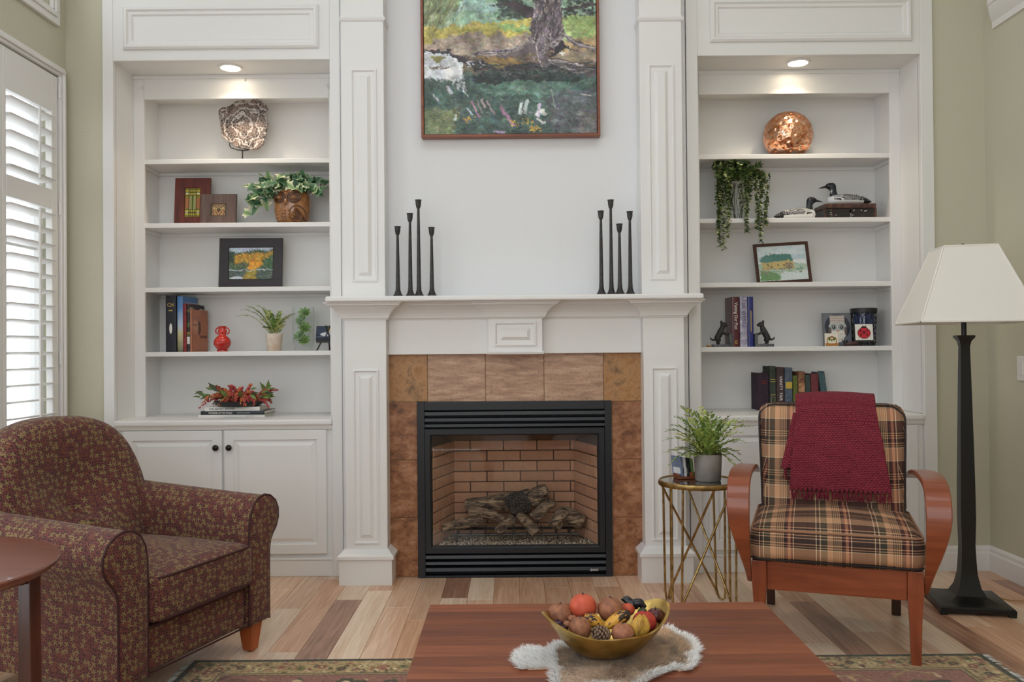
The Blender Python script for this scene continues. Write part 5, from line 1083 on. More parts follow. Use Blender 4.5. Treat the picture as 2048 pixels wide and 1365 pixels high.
# --- round wooden side table
rt = thing('round_table', 'round mahogany side table beside the club chair', 'side table', (-1.585, 2.16, 0)); zt = .632
M['mahog'] = wood('mahogany_top', S(132, 76, 58), S(104, 56, 44), 'X', .28, 40, coat=.3); M['mahog_z'] = wood('mahogany_leg', S(96, 50, 38), S(66, 34, 28), 'Z', .35, 50)
MB().lathe([(.001, zt - .03), (.33, zt - .03), (.368, zt - .026), (.383, zt - .012), (.385, zt - .004), (.382, zt), (.001, zt)], 72).build('tabletop', 'mahog', rt, smooth=40)
for k in range(4):
    a = math.radians(40 + 90 * k); ca, sa = math.cos(a), math.sin(a)
    b = MB().rects([(-.045, .045, -.016, .016, 0), (-.034, .034, -.016, .016, .22), (-.030, .030, -.016, .016, zt - .09), (-.034, .034, -.016, .016, zt - .03)])
    b.build('leg', 'mahog_z', rt, bevel=.003, at=TR(.315 * ca, .315 * sa, 0, a - PI / 2 + .3))
MB().box(-.30, .30, -.018, .018, zt - .09, zt - .03).build('apron', 'mahog_z', rt, at=TR(0, 0, 0, math.radians(40))); MB().box(-.30, .30, -.018, .018, zt - .09, zt - .03).build('apron', 'mahog_z', rt, at=TR(0, 0, 0, math.radians(130)))

# --- plaid armchair with bentwood arms: local +X to its left hand side in view, +Y towards its back
pc = thing('bentwood_armchair', 'cherry wood armchair with looped arms and plaid cushions', 'armchair', (1.215, 3.225, 0), math.radians(-19.4))
for s in (-1, 1):
    b = MB().rects([(s * .275 - .017, s * .275 + .017, -.017, .017, 0), (s * .275 - .021, s * .275 + .021, -.021, .021, .16), (s * .275 - .0275, s * .275 + .0275, -.0275, .0275, .27), (s * .275 - .0275, s * .275 + .0275, -.0275, .0275, .352)])
    b.build('leg', 'cherry_z', pc, bevel=.003)
    MB().rings([[(s * .262 + dx, y + dy, z) for dx, dy in ((-.018, -.02), (.018, -.02), (.018, .02), (-.018, .02))] for y, z in ((.63, 0), (.605, .12), (.59, .30))]).build('leg', 'darkleg', pc, bevel=.003)
    MB().box(s * .262 - .014, s * .262 + .014, .02, .60, .25, .335).build('side_rail', 'cherry', pc, bevel=.003)
    MB().rings([[(s * .255 + dx, y + dy, z) for dx, dy in ((-.016, -.018), (.016, -.018), (.016, .018), (-.016, .018))] for y, z in ((.56, .27), (.60, .45), (.655, .66), (.712, .885))]).build('back_post', 'cherry_z', pc, bevel=.006, smooth=30)
    # looped arm: a flat bent strip
    ctrl = [(.60, .615), (.50, .640), (.38, .660), (.24, .672), (.10, .675), (.01, .668), (-.05, .645), (-.085, .60), (-.096, .54), (-.090, .475), (-.072, .415), (-.048, .365), (-.020, .320), (.006, .285), (.03, .262)]
    pts = []
    for i in range(len(ctrl) - 1):          # Catmull-Rom
        p0, p1, p2, p3 = (Vector(ctrl[max(0, min(len(ctrl) - 1, i + d))]) for d in (-1, 0, 1, 2))
        for k in range(4):
            t_ = k / 4; pts.append(.5 * ((2 * p1) + (p2 - p0) * t_ + (2 * p0 - 5 * p1 + 4 * p2 - p3) * t_ * t_ + (3 * p1 - p0 - 3 * p2 + p3) * t_ ** 3))
    pts.append(Vector(ctrl[-1])); rg = []; th = .0105
    for i, p in enumerate(pts):
        d = (pts[min(i + 1, len(pts) - 1)] - pts[max(i - 1, 0)]).normalized(); n = Vector((-d.y, d.x)); f = i / (len(pts) - 1)
        wi = .3035; wo = .3035 + (.055 + .030 * min(1, f * 4)) * (1 if f < .5 else .22 + .78 * (lambda q: q * q * (3 - 2 * q))(max(0, min(1, (p.y - .25) / .33))))
        rg.append([(s * x, p.x + n.x * q, p.y + n.y * q) for x, q in ((wi, -th), (wo, -th), (wo, th), (wi, th))])
    MB().rings(rg).build('arm', 'cherry', pc, bevel=.004, smooth=40)
MB().box(-.2475, .2475, -.016, .012, .240, .348).build('front_rail', 'cherry', pc, bevel=.003); MB().box(-.25, .25, .575, .60, .25, .335).build('rear_rail', 'cherry', pc, bevel=.003)
MB().rings([[(x, .70 + .02 * (1 - (x / .27) ** 2) + dy, z) for dy, z in ((-.014, .79), (.014, .79), (.024, .890), (-.002, .890))] for x in [-.27 + .54 * i / 12 for i in range(13)]]).build('top_rail', 'cherry', pc, bevel=.005, smooth=40)
for i in range(5): MB().box(-.25, .25, -.005, .005, -.03, .03).build('back_slat', 'cherry', pc, bevel=.003, at=TR(0, .595 + i * .022, .42 + i * .085, 0, -.25))
MB().box(-.25, .25, .02, .58, .300, .318).build('seat_deck', 'darkleg', pc)
b = cushion(MB(), .312, .285, .066, .04, 18, .035, .012, c=(0, .235, .418)); sq = b.build('seat_cushion', 'plaid', pc, smooth=180, uv=True)
def rrect(hx, hy, r, n=6):
    L = []
    for cx, cy, a0 in ((hx - r, hy - r, 0), (-hx + r, hy - r, PI / 2), (-hx + r, -hy + r, PI), (hx - r, -hy + r, 1.5 * PI)): L += [(cx + r * math.cos(a0 + PI / 2 * k / n), cy + r * math.sin(a0 + PI / 2 * k / n)) for k in range(n + 1)]
    return L + [L[0]]
for z in (.4735, .3625):
    L = [(x, .235 + y, z) for x, y in rrect(.302, .276, .03)]
    MB().tube(L, .0048, 8, cap=False).build('piping', 'plaid' if z > .4 else 'piping', sq, smooth=60)
def lean(q):
    z = q.z; return (q.x * (1 + .03 * math.sin(z * 7)), q.y + z * .40 + .004 * math.sin(q.x * 30), z)
b = cushion(MB(), .296, .062, .235, .045, 20, 0, .040, c=(0, .535, .685), shape=lean); bq = b.build('back_cushion', 'plaid', pc, smooth=180, uv=True)
for yy in (-.050, .052):
    L = []
    for k in range(81):
        a = 2 * PI * k / 80; x = .293 * math.copysign(min(1, abs(1.3 * math.cos(a))), math.cos(a)); z = .232 * math.copysign(min(1, abs(1.3 * math.sin(a))), math.sin(a)); L.append((x * (1 + .03 * math.sin(z * 7)), .535 + yy + z * .40, .685 + z))
    MB().tube(L, .0042, 8, cap=False).build('piping', 'piping', bq, smooth=60)

# --- wine red throw over the back
t = NT('wine_knit'); tu = t.coord('UV', (1, 1, 1)); w1_ = t.n('ShaderNodeTexBrick', {'Vector': tu, 'Scale': 1.0, 'Mortar Size': .0014, 'Brick Width': .012, 'Row Height': .0075, 'Mortar Smooth': 1.0})
t.set(col=t.mix(t.m2('MULTIPLY', w1_.outputs['Fac'], .6), t.ramp(t.noise(tu, 90, 2), [(.3, S(126, 28, 48)), (.7, S(148, 40, 60))]), S(84, 14, 32)), rough=.9); t.bump(t.m2('SUBTRACT', 1.0, w1_.outputs['Fac']), 1.0, .006); M['knit'] = t.m
thr = thing('throw_blanket', 'wine red knitted throw draped over the plaid chair back', 'blanket', (1.215, 3.225, 0), math.radians(-19.4)); thr.location = Vector((1.215, 3.225, 0))
def throw_path(s):     # s in metres from the hem behind to the hem in front
    zt_, zc = .972, .705
    if s < .22: z = .72 + s; return (.720 + (z - .86) * .40, z)
    if s < .40:
        f = (s - .22) / .18; a = PI * f; yc, zc2 = .646, .898; return (yc + .085 * math.cos(a) - .0 * f, zc2 + .034 * math.sin(a) + .03 * (1 - f) - .015 * f + .012)
    d = s - .40; z = .897 - d * .93
    return (.535 + (z - .685) * .40 - .062 - .040 * max(0, (1 - ((z - .685) / .235) ** 2)) - .016, z)
def sheet(name, x0, x1, s0, s1, off, spread, parent, seed, nx=40, ny=70):
    def fn(u, v):
        s = s0 + (s1 - s0) * v; y, z = throw_path(s); f = max(0, s - .40) / .5
        x = x0 + (x1 - x0) * u; x += spread * f * (u - .35)
        wv = .006 * math.sin(u * 9 + seed) * min(1, f * 3) + .005 * noise.noise(Vector((u * 4, v * 3, seed)))
        zz = z + .010 * math.sin(u * PI * 1.1 + .3) * (1 if s < .4 else max(0, 1 - f * 4)) + .012 * u * (s < .45)
        return (x + .004 * noise.noise(Vector((v * 5, seed, u))), y - off - abs(wv), zz)
    b = MB().grid(fn, nx, ny); me_o = b.build(name, 'knit', parent, smooth=180, solid=.007)
    ul = me_o.data.uv_layers.new(name='UVMap')
    for p in me_o.data.polygons:
        for li in p.loop_indices:
            vi = me_o.data.loops[li].vertex_index; ul.data[li].uv = ((vi % nx) / (nx - 1) * abs(x1 - x0), (vi // nx) / (ny - 1) * (s1 - s0))
    return fn
def fringe(fn, n, L, parent, seed, name='fringe'):
    b = MB(); rr = random.Random(seed)
    for i in range(n):
        u = (i + .5) / n; p = Vector(fn(u, 1.0)); b.ball((p.x, p.y - .004, p.z - .002), .0075, 8, 6)
        for k in range(5):
            e2 = p + Vector((rr.uniform(-.013, .013), rr.uniform(-.008, .002), -L * rr.uniform(.75, 1.1))); md = p.lerp(e2, .5) + Vector((rr.uniform(-.004, .004), -.006, 0)); b.tube([p, md, e2], [.0030, .0026, .0018], 5)
    b.build(name, 'knit', parent, smooth=80, kind='stuff')
f2 = sheet('under_fold', -.150, .02, .42, .66, .002, .30, thr, 4, 24, 40); fringe(f2, 9, .050, thr, 5, 'under_fringe')
f1 = sheet('knit_panel', -.145, .185, .10, .748, .010, .10, thr, 1); fringe(f1, 22, .045, thr, 2)

# --- floor lamp
Yl = 3.84; lx = PX(1931, 900, Yl); fl = thing('floor_lamp', 'black floor lamp with a square tapered cream shade', 'lamp', (lx, Yl, 0), math.radians(-12))
M['lampblack'] = mat('black_bronze', S(24, 24, 25), .32, metal=.3); t = NT('cream_linen'); t.set(col=S(232, 229, 222), rough=.85); t.bump(t.noise(t.coord('Object', (1, 1, 1)), 420, 2), .15, .001); M['linen'] = t.m
sqr = lambda h, z: (-h, h, -h, h, z)
MB().rects([sqr(.152, .012), sqr(.152, .030), sqr(.146, .036), sqr(.10, .042), sqr(.062, .06), sqr(.045, .095), sqr(.034, .15), sqr(.030, .22), sqr(.028, .28)]).build('base', 'lampblack', fl, smooth=35)
for sx in (-1, 1):
    for sy in (-1, 1): MB().box(sx * .152 - .03 * (sx > 0), sx * .152 + .03 * (sx < 0), sy * .152 - .03 * (sy > 0), sy * .152 + .03 * (sy < 0), 0, .0125).build('foot', 'lampblack', fl, bevel=.003)
MB().rects([sqr(.028, .28), sqr(.031, .40), sqr(.030, .55), sqr(.026, .80), sqr(.022, 1.02), sqr(.0195, 1.14), sqr(.019, 1.17), sqr(.024, 1.195), sqr(.036, 1.212), sqr(.037, 1.22), sqr(.030, 1.222)]).build('column', 'lampblack', fl, smooth=35)
MB().tube([(0, 0, 1.22), (0, 0, 1.58)], .011, 12).build('neck', 'lampblack', fl, smooth=40)
zb_, zt2, hb_, ht_ = PZ(1931, 645, Yl), PZ(1931, 497, Yl), .236, .110
fr = []
for i in range(9): f = i / 8; hh_ = hb_ + (ht_ - hb_) * f; fr.append(sqr(hh_, zb_ + (zt2 - zb_) * f))
MB().rings([[(a, c, z), (b2, c, z), (b2, d, z), (a, d, z)] for a, b2, c, d, z in fr], cap=False).build('shade', 'linen', fl, solid=.004)
for h_, z in ((hb_, zb_), (ht_, zt2)):
    MB().tube([(-h_, -h_, z), (h_, -h_, z), (h_, h_, z), (-h_, h_, z), (-h_, -h_ , z)], .0055, 6, cap=False).build('shade_trim', 'linen', fl)
for sx, sy in ((-1, -1), (1, -1), (1, 1), (-1, 1)): MB().tube([(sx * hb_, sy * hb_, zb_), (sx * ht_, sy * ht_, zt2)], .0045, 6).build('shade_seam', 'linen', fl)
MB().tube([(-ht_, 0, zt2 - .01), (ht_, 0, zt2 - .01)], .003, 6).build('spider', 'lampblack', fl); MB().lathe([(.006, 0), (.012, .006), (.014, .014), (.010, .024), (.002, .03)], 16, (0, 0, zt2 - .008)).build('finial', 'lampblack', fl, smooth=60)
cdp = [(lx + .13, Yl + .12, .012), (lx + .19, Yl + .13, .006), (lx + .25, Yl + .05, .008), (XR - .06, Yl - .06, .06), (XR - .025, Yl - .16, .19), (XR - .018, Yl - .22, .30)]
cp = []
for i in range(len(cdp) - 1):
    p0, p1, p2, p3 = (Vector(cdp[max(0, min(len(cdp) - 1, i + d))]) for d in (-1, 0, 1, 2))
    for k in range(6): t_ = k / 6; cp.append(.5 * ((2 * p1) + (p2 - p0) * t_ + (2 * p0 - 5 * p1 + 4 * p2 - p3) * t_ * t_ + (3 * p1 - p0 - 3 * p2 + p3) * t_ ** 3))
tag(MB().tube(cp, .0032, 8).build('lamp_cord', mat('gold_cord', S(170, 134, 84), .5), smooth=60), 'gold lamp cord rising to the side wall', 'cord')

# --- gold wire side table
Yg = 3.85; gx, gz_ = P(1397, 961, Yg); gt_ = thing('wire_side_table', 'round gold wire side table with a mirrored top', 'side table', (gx, Yg, 0)); R_ = .178
MB().lathe([(R_ - .010, gz_ - .020), (R_, gz_ - .020), (R_ + .003, gz_ - .012), (R_, gz_ + .002), (R_ - .006, gz_ + .004), (R_ - .010, gz_ + .001), (R_ - .010, gz_ - .020)], 72, cap=False).build('rim', 'gold', gt_, smooth=50)
MB().lathe([(.0005, gz_ - .006), (R_ - .008, gz_ - .006), (R_ - .008, gz_ - .001), (.0005, gz_ - .001)], 72, cap=False).build('glass_top', mat('antique_mirror', S(150, 146, 140), .06, metal=.85), gt_, smooth=40)
for k in range(4):
    a = math.radians(38 + 90 * k); r = R_ - .004; f = lambda a_, rr_, z: (rr_ * math.cos(a_), rr_ * math.sin(a_), z)
    am, ad = a, a + math.radians(152)
    MB().tube([f(a - .05, r, gz_ - .018), f(a - .04, r, .05), f(a - .02, r, .012), f(a + .06, r - .004, .005), f(a + .14, r - .01, .014), f(a + .20, r - .02, .05), f(ad, r, gz_ - .018)], .0052, 8).build('hairpin_leg', 'gold', gt_, smooth=60)
    MB().tube([f(a + .30, r, gz_ - .018), f(a + .24, r, .05), f(a + .16, r, .0055)], .0052, 8).build('rod_leg', 'gold', gt_, smooth=60)

# --- coffee table
tz = .43; cx0_, cy1 = G(860, 1210, tz); cx1_, _ = G(1528, 1206, tz); cy0 = 1.45
ct = thing('coffee_table', 'low reddish walnut coffee table in front of the hearth', 'coffee table', ((cx0_ + cx1_) / 2, (cy0 + cy1) / 2, .006)); tw_ = cx1_ - cx0_; td = cy1 - cy0
brd = [wood('table_board_' + n, a, b2, 'X', .42, 60, .12, .0, (1.4, 22, 22)) for n, a, b2 in (('red', S(154, 88, 54), S(118, 62, 38)), ('mid', S(142, 78, 46), S(104, 54, 33)), ('dark', S(126, 68, 42), S(92, 46, 30)))]
nb = 15; bw = td / nb
for i in range(nb):
    MB().box(-tw_ / 2, tw_ / 2, -bw / 2 + .0003, bw / 2 - .0003, tz - .036, tz - .006).build('board', brd[(i * 7 + i // 3) % 3], ct, bevel=.0006, seg=1, at=TR(0, -td / 2 + bw * (i + .5), 0))
for sx in (-1, 1):
    for sy in (-1, 1): MB().rects([(sx * (tw_ / 2 - .06) - .022, sx * (tw_ / 2 - .06) + .022, sy * (td / 2 - .06) - .022, sy * (td / 2 - .06) + .022, 0), (sx * (tw_ / 2 - .06) - .032, sx * (tw_ / 2 - .06) + .032, sy * (td / 2 - .06) - .032, sy * (td / 2 - .06) + .032, tz - .036)]).build('leg', 'mahog_z', ct, bevel=.003)
for sy in (-1, 1): MB().box(-tw_ / 2 + .09, tw_ / 2 - .09, sy * (td / 2 - .06) - .012, sy * (td / 2 - .06) + .012, tz - .10, tz - .036).build('apron', 'mahog_z', ct, bevel=.002)
for sx in (-1, 1): MB().box(sx * (tw_ / 2 - .06) - .012, sx * (tw_ / 2 - .06) + .012, -td / 2 + .09, td / 2 - .09, tz - .10, tz - .036).build('apron', 'mahog_z', ct, bevel=.002)

# --- rug
rx0, rx1, ry0, ry1 = -1.212, 1.765, 1.15, 3.235; RR = np.random.RandomState(2)
W_, H_ = rx1 - rx0, ry1 - ry0; cv = Cv(0, W_, 0, H_, 520, (146, 96, 80))
def bord(d0, d1, c):
    cv.rect(d0, d0, W_ - d0, d1, c).rect(d0, H_ - d1, W_ - d0, H_ - d0, c).rect(d0, d0, d1, H_ - d0, c).rect(W_ - d1, d0, W_ - d0, H_ - d0, c)
bord(0, .022, (52, 54, 36)); bord(.022, .135, (176, 150, 102)); bord(.135, .143, (70, 62, 44)); bord(.143, .152, (160, 136, 90)); bord(.152, .162, (84, 64, 48))
PALR = [(112, 104, 52), (140, 74, 58), (70, 66, 42), (214, 196, 146), (168, 112, 82), (190, 164, 110), (92, 54, 46)]
for i in range(3800):
    x, y = RR.uniform(.17, W_ - .17), RR.uniform(.9, H_ - .17) if i % 4 else RR.uniform(.17, H_ - .17); cv.ell(x, y, RR.uniform(.008, .03), RR.uniform(.004, .012), PALR[RR.randint(7)], RR.uniform(0, 3.1), .8)
for i in range(2600):
    q = RR.randint(4); d = RR.uniform(.026, .130); xy = [(RR.uniform(.03, W_ - .03), d), (RR.uniform(.03, W_ - .03), H_ - d), (d, RR.uniform(.03, H_ - .03)), (W_ - d, RR.uniform(.03, H_ - .03))][q]
    cv.ell(xy[0], xy[1], RR.uniform(.006, .018), RR.uniform(.003, .008), PALR[RR.randint(7)], RR.uniform(0, 3.1), .8)
def flower(x, y, r, a, b):
    for k in range(6): cv.ell(x + r * .6 * math.cos(k * 1.047), y + r * .6 * math.sin(k * 1.047), r * .42, r * .42, a)
    cv.ell(x, y, r * .35, r * .35, b)
pal = [(112, 104, 52), (136, 70, 54), (66, 62, 40), (206, 186, 134), (160, 104, 74)]
for side in range(4):
    Ls = W_ if side < 2 else H_
    for i in range(int(Ls / .075)):
        q = .05 + i * .075; d = .078 + .018 * (i % 2); xy = [(q, d), (q, H_ - d), (d, q), (W_ - d, q)][side]
        flower(xy[0], xy[1], .019, pal[i % 5], pal[(i + 2) % 5])
        cv.ell(xy[0] + .035, xy[1] + RR.uniform(-.02, .02), .014, .006, pal[(i + 1) % 5], RR.uniform(0, 3))
for i in range(520):
    x, y = RR.uniform(.19, W_ - .19), RR.uniform(.19, H_ - .19); k = RR.randint(4)
    if k == 0: flower(x, y, RR.uniform(.03, .06), pal[RR.randint(5)], pal[RR.randint(5)])
    elif k == 1: cv.ell(x, y, RR.uniform(.05, .12), .022, [(58, 58, 34), (150, 120, 76), (120, 78, 62)][RR.randint(3)], RR.uniform(-.3, .3))
    elif k == 2: cv.line([(x, y), (x + RR.uniform(.05, .14), y + RR.uniform(-.06, .06)), (x + RR.uniform(.1, .2), y + RR.uniform(-.1, .1))], .010, (162, 138, 88))
    else: cv.poly([(x, y - .04), (x + .05, y), (x, y + .04), (x - .05, y)], [(190, 166, 122), (88, 82, 46), (140, 80, 66)][RR.randint(3)])
cv.a = np.clip(cv.a + RR.normal(0, 13, cv.a.shape[:2])[..., None], 0, 255)
rug = thing('area_rug', 'floral wool rug in olive rust and cream under the coffee table', 'rug', ((rx0 + rx1) / 2, ry0, 0))
b = cv.mesh(W_, H_).xf(Matrix.Rotation(-PI / 2, 4, 'X')); b.v = [(x, y, .006) for x, y, z in b.v]
t = NT('wool_pile'); a_ = t.n('ShaderNodeVertexColor', layer_name='Col'); t.set(col=a_.outputs[0], rough=.95, sheen=.2); t.bump(t.noise(t.coord('Object', (1, 1, 1)), 260, 3), .6, .004)
b.build('pile', t.m, rug); MB().box(-W_ / 2 - .004, W_ / 2 + .004, -.004, H_ + .004, 0, .0055).build('binding', mat('olive_binding', S(50, 52, 34), .95), rug, bevel=.002)
fb_ = MB(); rr = random.Random(8)
for sx in (-1, 1):
    for i in range(520):
        y = rr.uniform(0, H_); L = rr.uniform(.02, .035); x = sx * (W_ / 2 + .003); fb_.add([(x, y - .0012, .004), (x, y + .0012, .004), (x + sx * L, y + rr.uniform(-.012, .012), .002), (x + sx * L * .5, y + rr.uniform(-.004, .004), .0055)], [(0, 1, 3), (1, 2, 3), (0, 3, 2)])
fb_.build('fringe', mat('fringe_cotton', S(206, 208, 204), .9), rug, kind='stuff')
# the table and chair feet stand in the pile
# ================================================================ bowl, fruits and pelt on the coffee table
pz = tz + .001
outline = [(1028, 1329), (1034, 1312), (1050, 1303), (1072, 1300), (1094, 1305), (1108, 1298), (1118, 1291), (1132, 1294), (1150, 1297), (1200, 1290), (1260, 1280), (1306, 1265), (1325, 1258), (1340, 1262), (1356, 1272), (1371, 1276), (1386, 1286), (1397, 1300), (1398, 1308), (1388, 1314), (1392, 1322), (1388, 1334), (1378, 1344), (1368, 1346), (1354, 1341), (1340, 1346), (1322, 1352), (1300, 1362), (1282, 1374), (1258, 1384), (1230, 1378), (1196, 1372), (1160, 1380), (1124, 1384), (1106, 1372), (1102, 1350), (1112, 1344), (1096, 1340), (1070, 1342), (1044, 1343)]
op = [Vector((*G(u, v, pz),)) for u, v in outline]
pe = thing('fur_pelt', 'white and brown rabbit pelt under the brass bowl', 'pelt', (op[0].x + .2, op[0].y, pz)); PO = pe.location
poly2 = [(p.x - PO.x, p.y - PO.y) for p in op]
pcx, pcy = sum(p[0] for p in poly2) / len(poly2), sum(p[1] for p in poly2) / len(poly2)
MB().prism([(pcx + (x - pcx) * .93, pcy + (y - pcy) * .93) for x, y in poly2], 'Z', 0, .004).build('hide', mat('hide', S(206, 186, 164), .9), pe)
def inside(x, y):
    r = False; n = len(poly2)
    for i in range(n):
        (xa, ya), (xb, yb) = poly2[i], poly2[(i + 1) % n]
        if (ya > y) != (yb > y) and x < (xb - xa) * (y - ya) / (yb - ya) + xa: r = not r
    return r
def edged(x, y):
    m_ = 9
    for (xa, ya), (xb, yb) in zip(poly2, poly2[1:] + poly2[:1]):
        dx, dy = xb - xa, yb - ya; t_ = max(0, min(1, ((x - xa) * dx + (y - ya) * dy) / (dx * dx + dy * dy))); m_ = min(m_, math.hypot(x - xa - t_ * dx, y - ya - t_ * dy))
    return m_
rr = random.Random(21); fx = MB(); fc = []; lo_ = [min(p[k] for p in poly2) for k in (0, 1)]; hi_ = [max(p[k] for p in poly2) for k in (0, 1)]; cnt = 0
cxm, cym = sum(p[0] for p in poly2) / len(poly2), sum(p[1] for p in poly2) / len(poly2)
Wt, Br, Tn, Gy = Vector(S(255, 253, 250)[:3]), Vector(S(188, 156, 124)[:3]), Vector(S(226, 186, 146)[:3]), Vector(S(122, 104, 90)[:3])
while cnt < 26000:
    x, y = rr.uniform(lo_[0], hi_[0]), rr.uniform(lo_[1], hi_[1])
    if not inside(x, y): continue
    cnt += 1; ed = edged(x, y); dx, dy = x - cxm, y - cym; L = math.hypot(dx, dy) + 1e-6; dx, dy = dx / L, dy / L
    n1 = noise.noise(Vector((x * 14, y * 14, 2))); n2 = noise.noise(Vector((x * 40, y * 40, 7)))
    n3 = noise.noise(Vector((x * 9, y * 9, 5))); wf = 1 - min(1, max(0, (ed - .010 - n3 * .030 + n2 * .006) / .016))
    if x < poly2[6][0] - .005: wf = 1.0
    body = Br.lerp(Gy, max(0, min(1, .40 + n2 * 1.2 + n1 * .5 + rr.uniform(-.35, .35)))).lerp(Tn, max(0, min(1, .25 - n3 * 1.6)))
    if y < cym - .05: body = body.lerp(Tn.lerp(Wt, .35), max(0, min(1, .5 + n1 * 2)))
    c = body.lerp(Wt, wf) * rr.uniform(.92, 1.12)
    ln_ = rr.uniform(.012, .022) * (1.25 if wf > .6 else .8); aa = math.atan2(dy, dx) + rr.gauss(0, .5); up = rr.uniform(.25, .75); w_ = .00055
    tx, ty, tz_ = math.cos(aa) * ln_ * (1 - up * .5), math.sin(aa) * ln_ * (1 - up * .5), ln_ * up * .8; px_, py_ = -math.sin(aa) * w_, math.cos(aa) * w_
    fx.add([(x - px_, y - py_, .003), (x + px_, y + py_, .003), (x + tx * .6 + px_, y + ty * .6 + py_, .003 + tz_ * .8), (x + tx * .6 - px_, y + ty * .6 - py_, .003 + tz_ * .8), (x + tx, y + ty, .003 + tz_)], [(0, 1, 2, 3), (3, 2, 4)])
    fc += [(*(c * .95), 1)] * 2 + [(*c, 1)] * 3
fx.c = np.clip(np.array(fc), 0, 1); fx.build('fur', vcol_mat('fur_hair', .8, sheen=.2), pe, kind='stuff')

bx, by = G(1213, 1302, pz); by = 2.07; bx = PX(1213, 1290, 2.07); bz = pz + .008
bo_ = thing('brass_bowl', 'oblong hammered brass bowl full of dried fruits', 'bowl', (bx, by, bz), .30)
rg = []; n = 72
def bowl_pt(a, f, ins=0.0):
    ca, sa = math.cos(a), math.sin(a); H = .064 + .046 * abs(ca) ** 3 + (.004 * math.sin(3 * a))
    rxx = .052 + (.150 - ins - .052) * (f ** .62) + .014 * abs(ca) ** 4 * f * f; ryy = .036 + (.112 - ins - .036) * (f ** .58)
    return (rxx * ca, ryy * sa, H * f ** 1.15)
for f in (0, .08, .2, .35, .5, .65, .8, .92, 1.0): rg.append([bowl_pt(2 * PI * j / n, f) for j in range(n)])
for f in (1.0, .9, .7, .5, .3, .15, .06): rg.append([(p[0], p[1], p[2] + .0045 if f < 1 else p[2] + .001) for p in [bowl_pt(2 * PI * j / n, f, .006) for j in range(n)]])
M['brass'] = mat('hammered_brass', S(216, 184, 112), .28, col2=S(174, 140, 76), scale=18, bump=.35, bscale=45, bdist=.003, metal=1.0)
MB().rings(rg).build('bowl_body', 'brass', bo_, smooth=50)
def ft(name, c1, c2, sc=85, rough=.6, bump=.3): return mat(name, S(*c1), rough, col2=S(*c2), scale=sc, bump=bump, bscale=120)
TER, BRN, RED, MRN = ft('terracotta_skin', (206, 92, 62), (188, 76, 52)), ft('brown_skin', (160, 104, 70), (126, 78, 58)), ft('red_skin', (184, 60, 44), (160, 44, 36)), ft('maroon_skin', (92, 34, 32), (60, 24, 26), rough=.25)
def fruit(label, u, v, Y, r, m, sq=1.0, cat='dried fruit', ribs=0, stem=True, name='dried_fruit'):
    x, z = P(u, v, Y); e = thing(name, label, cat, (x, Y, z - r * sq), rnd.uniform(0, 3), 'dried fruits in the brass bowl')
    fn = (lambda d: (1 + .10 * abs(math.cos(math.atan2(d.y, d.x) * ribs / 2)) * (1 - d.z ** 4)) * (1 - .16 * max(0, abs(d.z) - .8) * 5)) if ribs else (lambda d: 1 + .03 * noise.noise(d * 2.2 + Vector((u, v, 0))) - .05 * max(0, d.z - .9) * 10)
    MB().ball((0, 0, r * sq), (r, r, r * sq), 28, 18, fn).build('body', m, e, smooth=180)
    if stem: MB().tube([(0, 0, r * sq * 1.9), (.001, 0, r * sq * 2.02), (.003, 0, r * sq * 2.08)], [.0028, .002, .0015], 6).build('stem', 'darkleg', e, smooth=60)
    return e
fruit('large brown gourd leaning at the window end of the bowl', 1120, 1232, 2.09, .032, BRN, .95)
fruit('bright terracotta round gourd at the top of the pile', 1166, 1214, 2.09, .033, TER, .95)
fruit('brown mottled gourd in the centre of the pile', 1221, 1220, 2.08, .031, BRN, .97)
fruit('brown gourd low at the front of the bowl', 1160, 1258, 2.01, .0265, BRN, 1.05)
fruit('small brown gourd at the front beside the pine cone', 1246, 1268, 2.005, .027, ft('tan_skin', (172, 112, 80), (140, 86, 62)), .9)
fruit('red gourd at the lamp end of the bowl', 1289, 1245, 2.06, .029, RED, .92)
fruit('small orange fruit behind the centre gourd', 1257, 1219, 2.11, .016, TER); fruit('tiny green fruit beneath the black pod', 1285, 1227, 2.10, .013, ft('green_skin', (72, 84, 44), (48, 60, 34)))
fruit('dark red ribbed mini pumpkin at the lamp end', 1311, 1231, 2.09, .020, MRN, .85, ribs=8)
fruit('purple mini pumpkin at the window end', 1116, 1249, 2.045, .012, ft('purple_skin', (74, 40, 66), (50, 28, 50), rough=.25), .85, ribs=7); fruit('dark plum mini pumpkin beside the purple one', 1126, 1258, 2.03, .012, ft('plum_skin', (66, 30, 34), (46, 22, 28), rough=.25), .85, ribs=7)
fruit('small brown nut beside the mini pumpkins', 1134, 1250, 2.035, .010, BRN); fruit('small crinkled brown fruit under the terracotta gourd', 1145, 1238, 2.05, .011, BRN, .8)
t = NT('spotted_gourd'); v = t.coord('Object', (1, 1, 1)); sx_ = t.n('ShaderNodeSeparateXYZ', {0: v}); nn = t.noise(t.coord('Object', (60, 200, 200)), 1.0, 3)
dk = t.m2('ADD', t.m2('MULTIPLY', sx_.outputs[0], 11.0), t.m2('MULTIPLY', t.m2('SUBTRACT', nn, .5), 2.2))
t.set(col=t.ramp(t.m2('ADD', dk, .38), [(.30, S(210, 158, 58)), (.44, S(180, 116, 42)), (.5, S(40, 32, 28))]), rough=.45); t.bump(nn, .3, .003); M['gourd'] = t.m
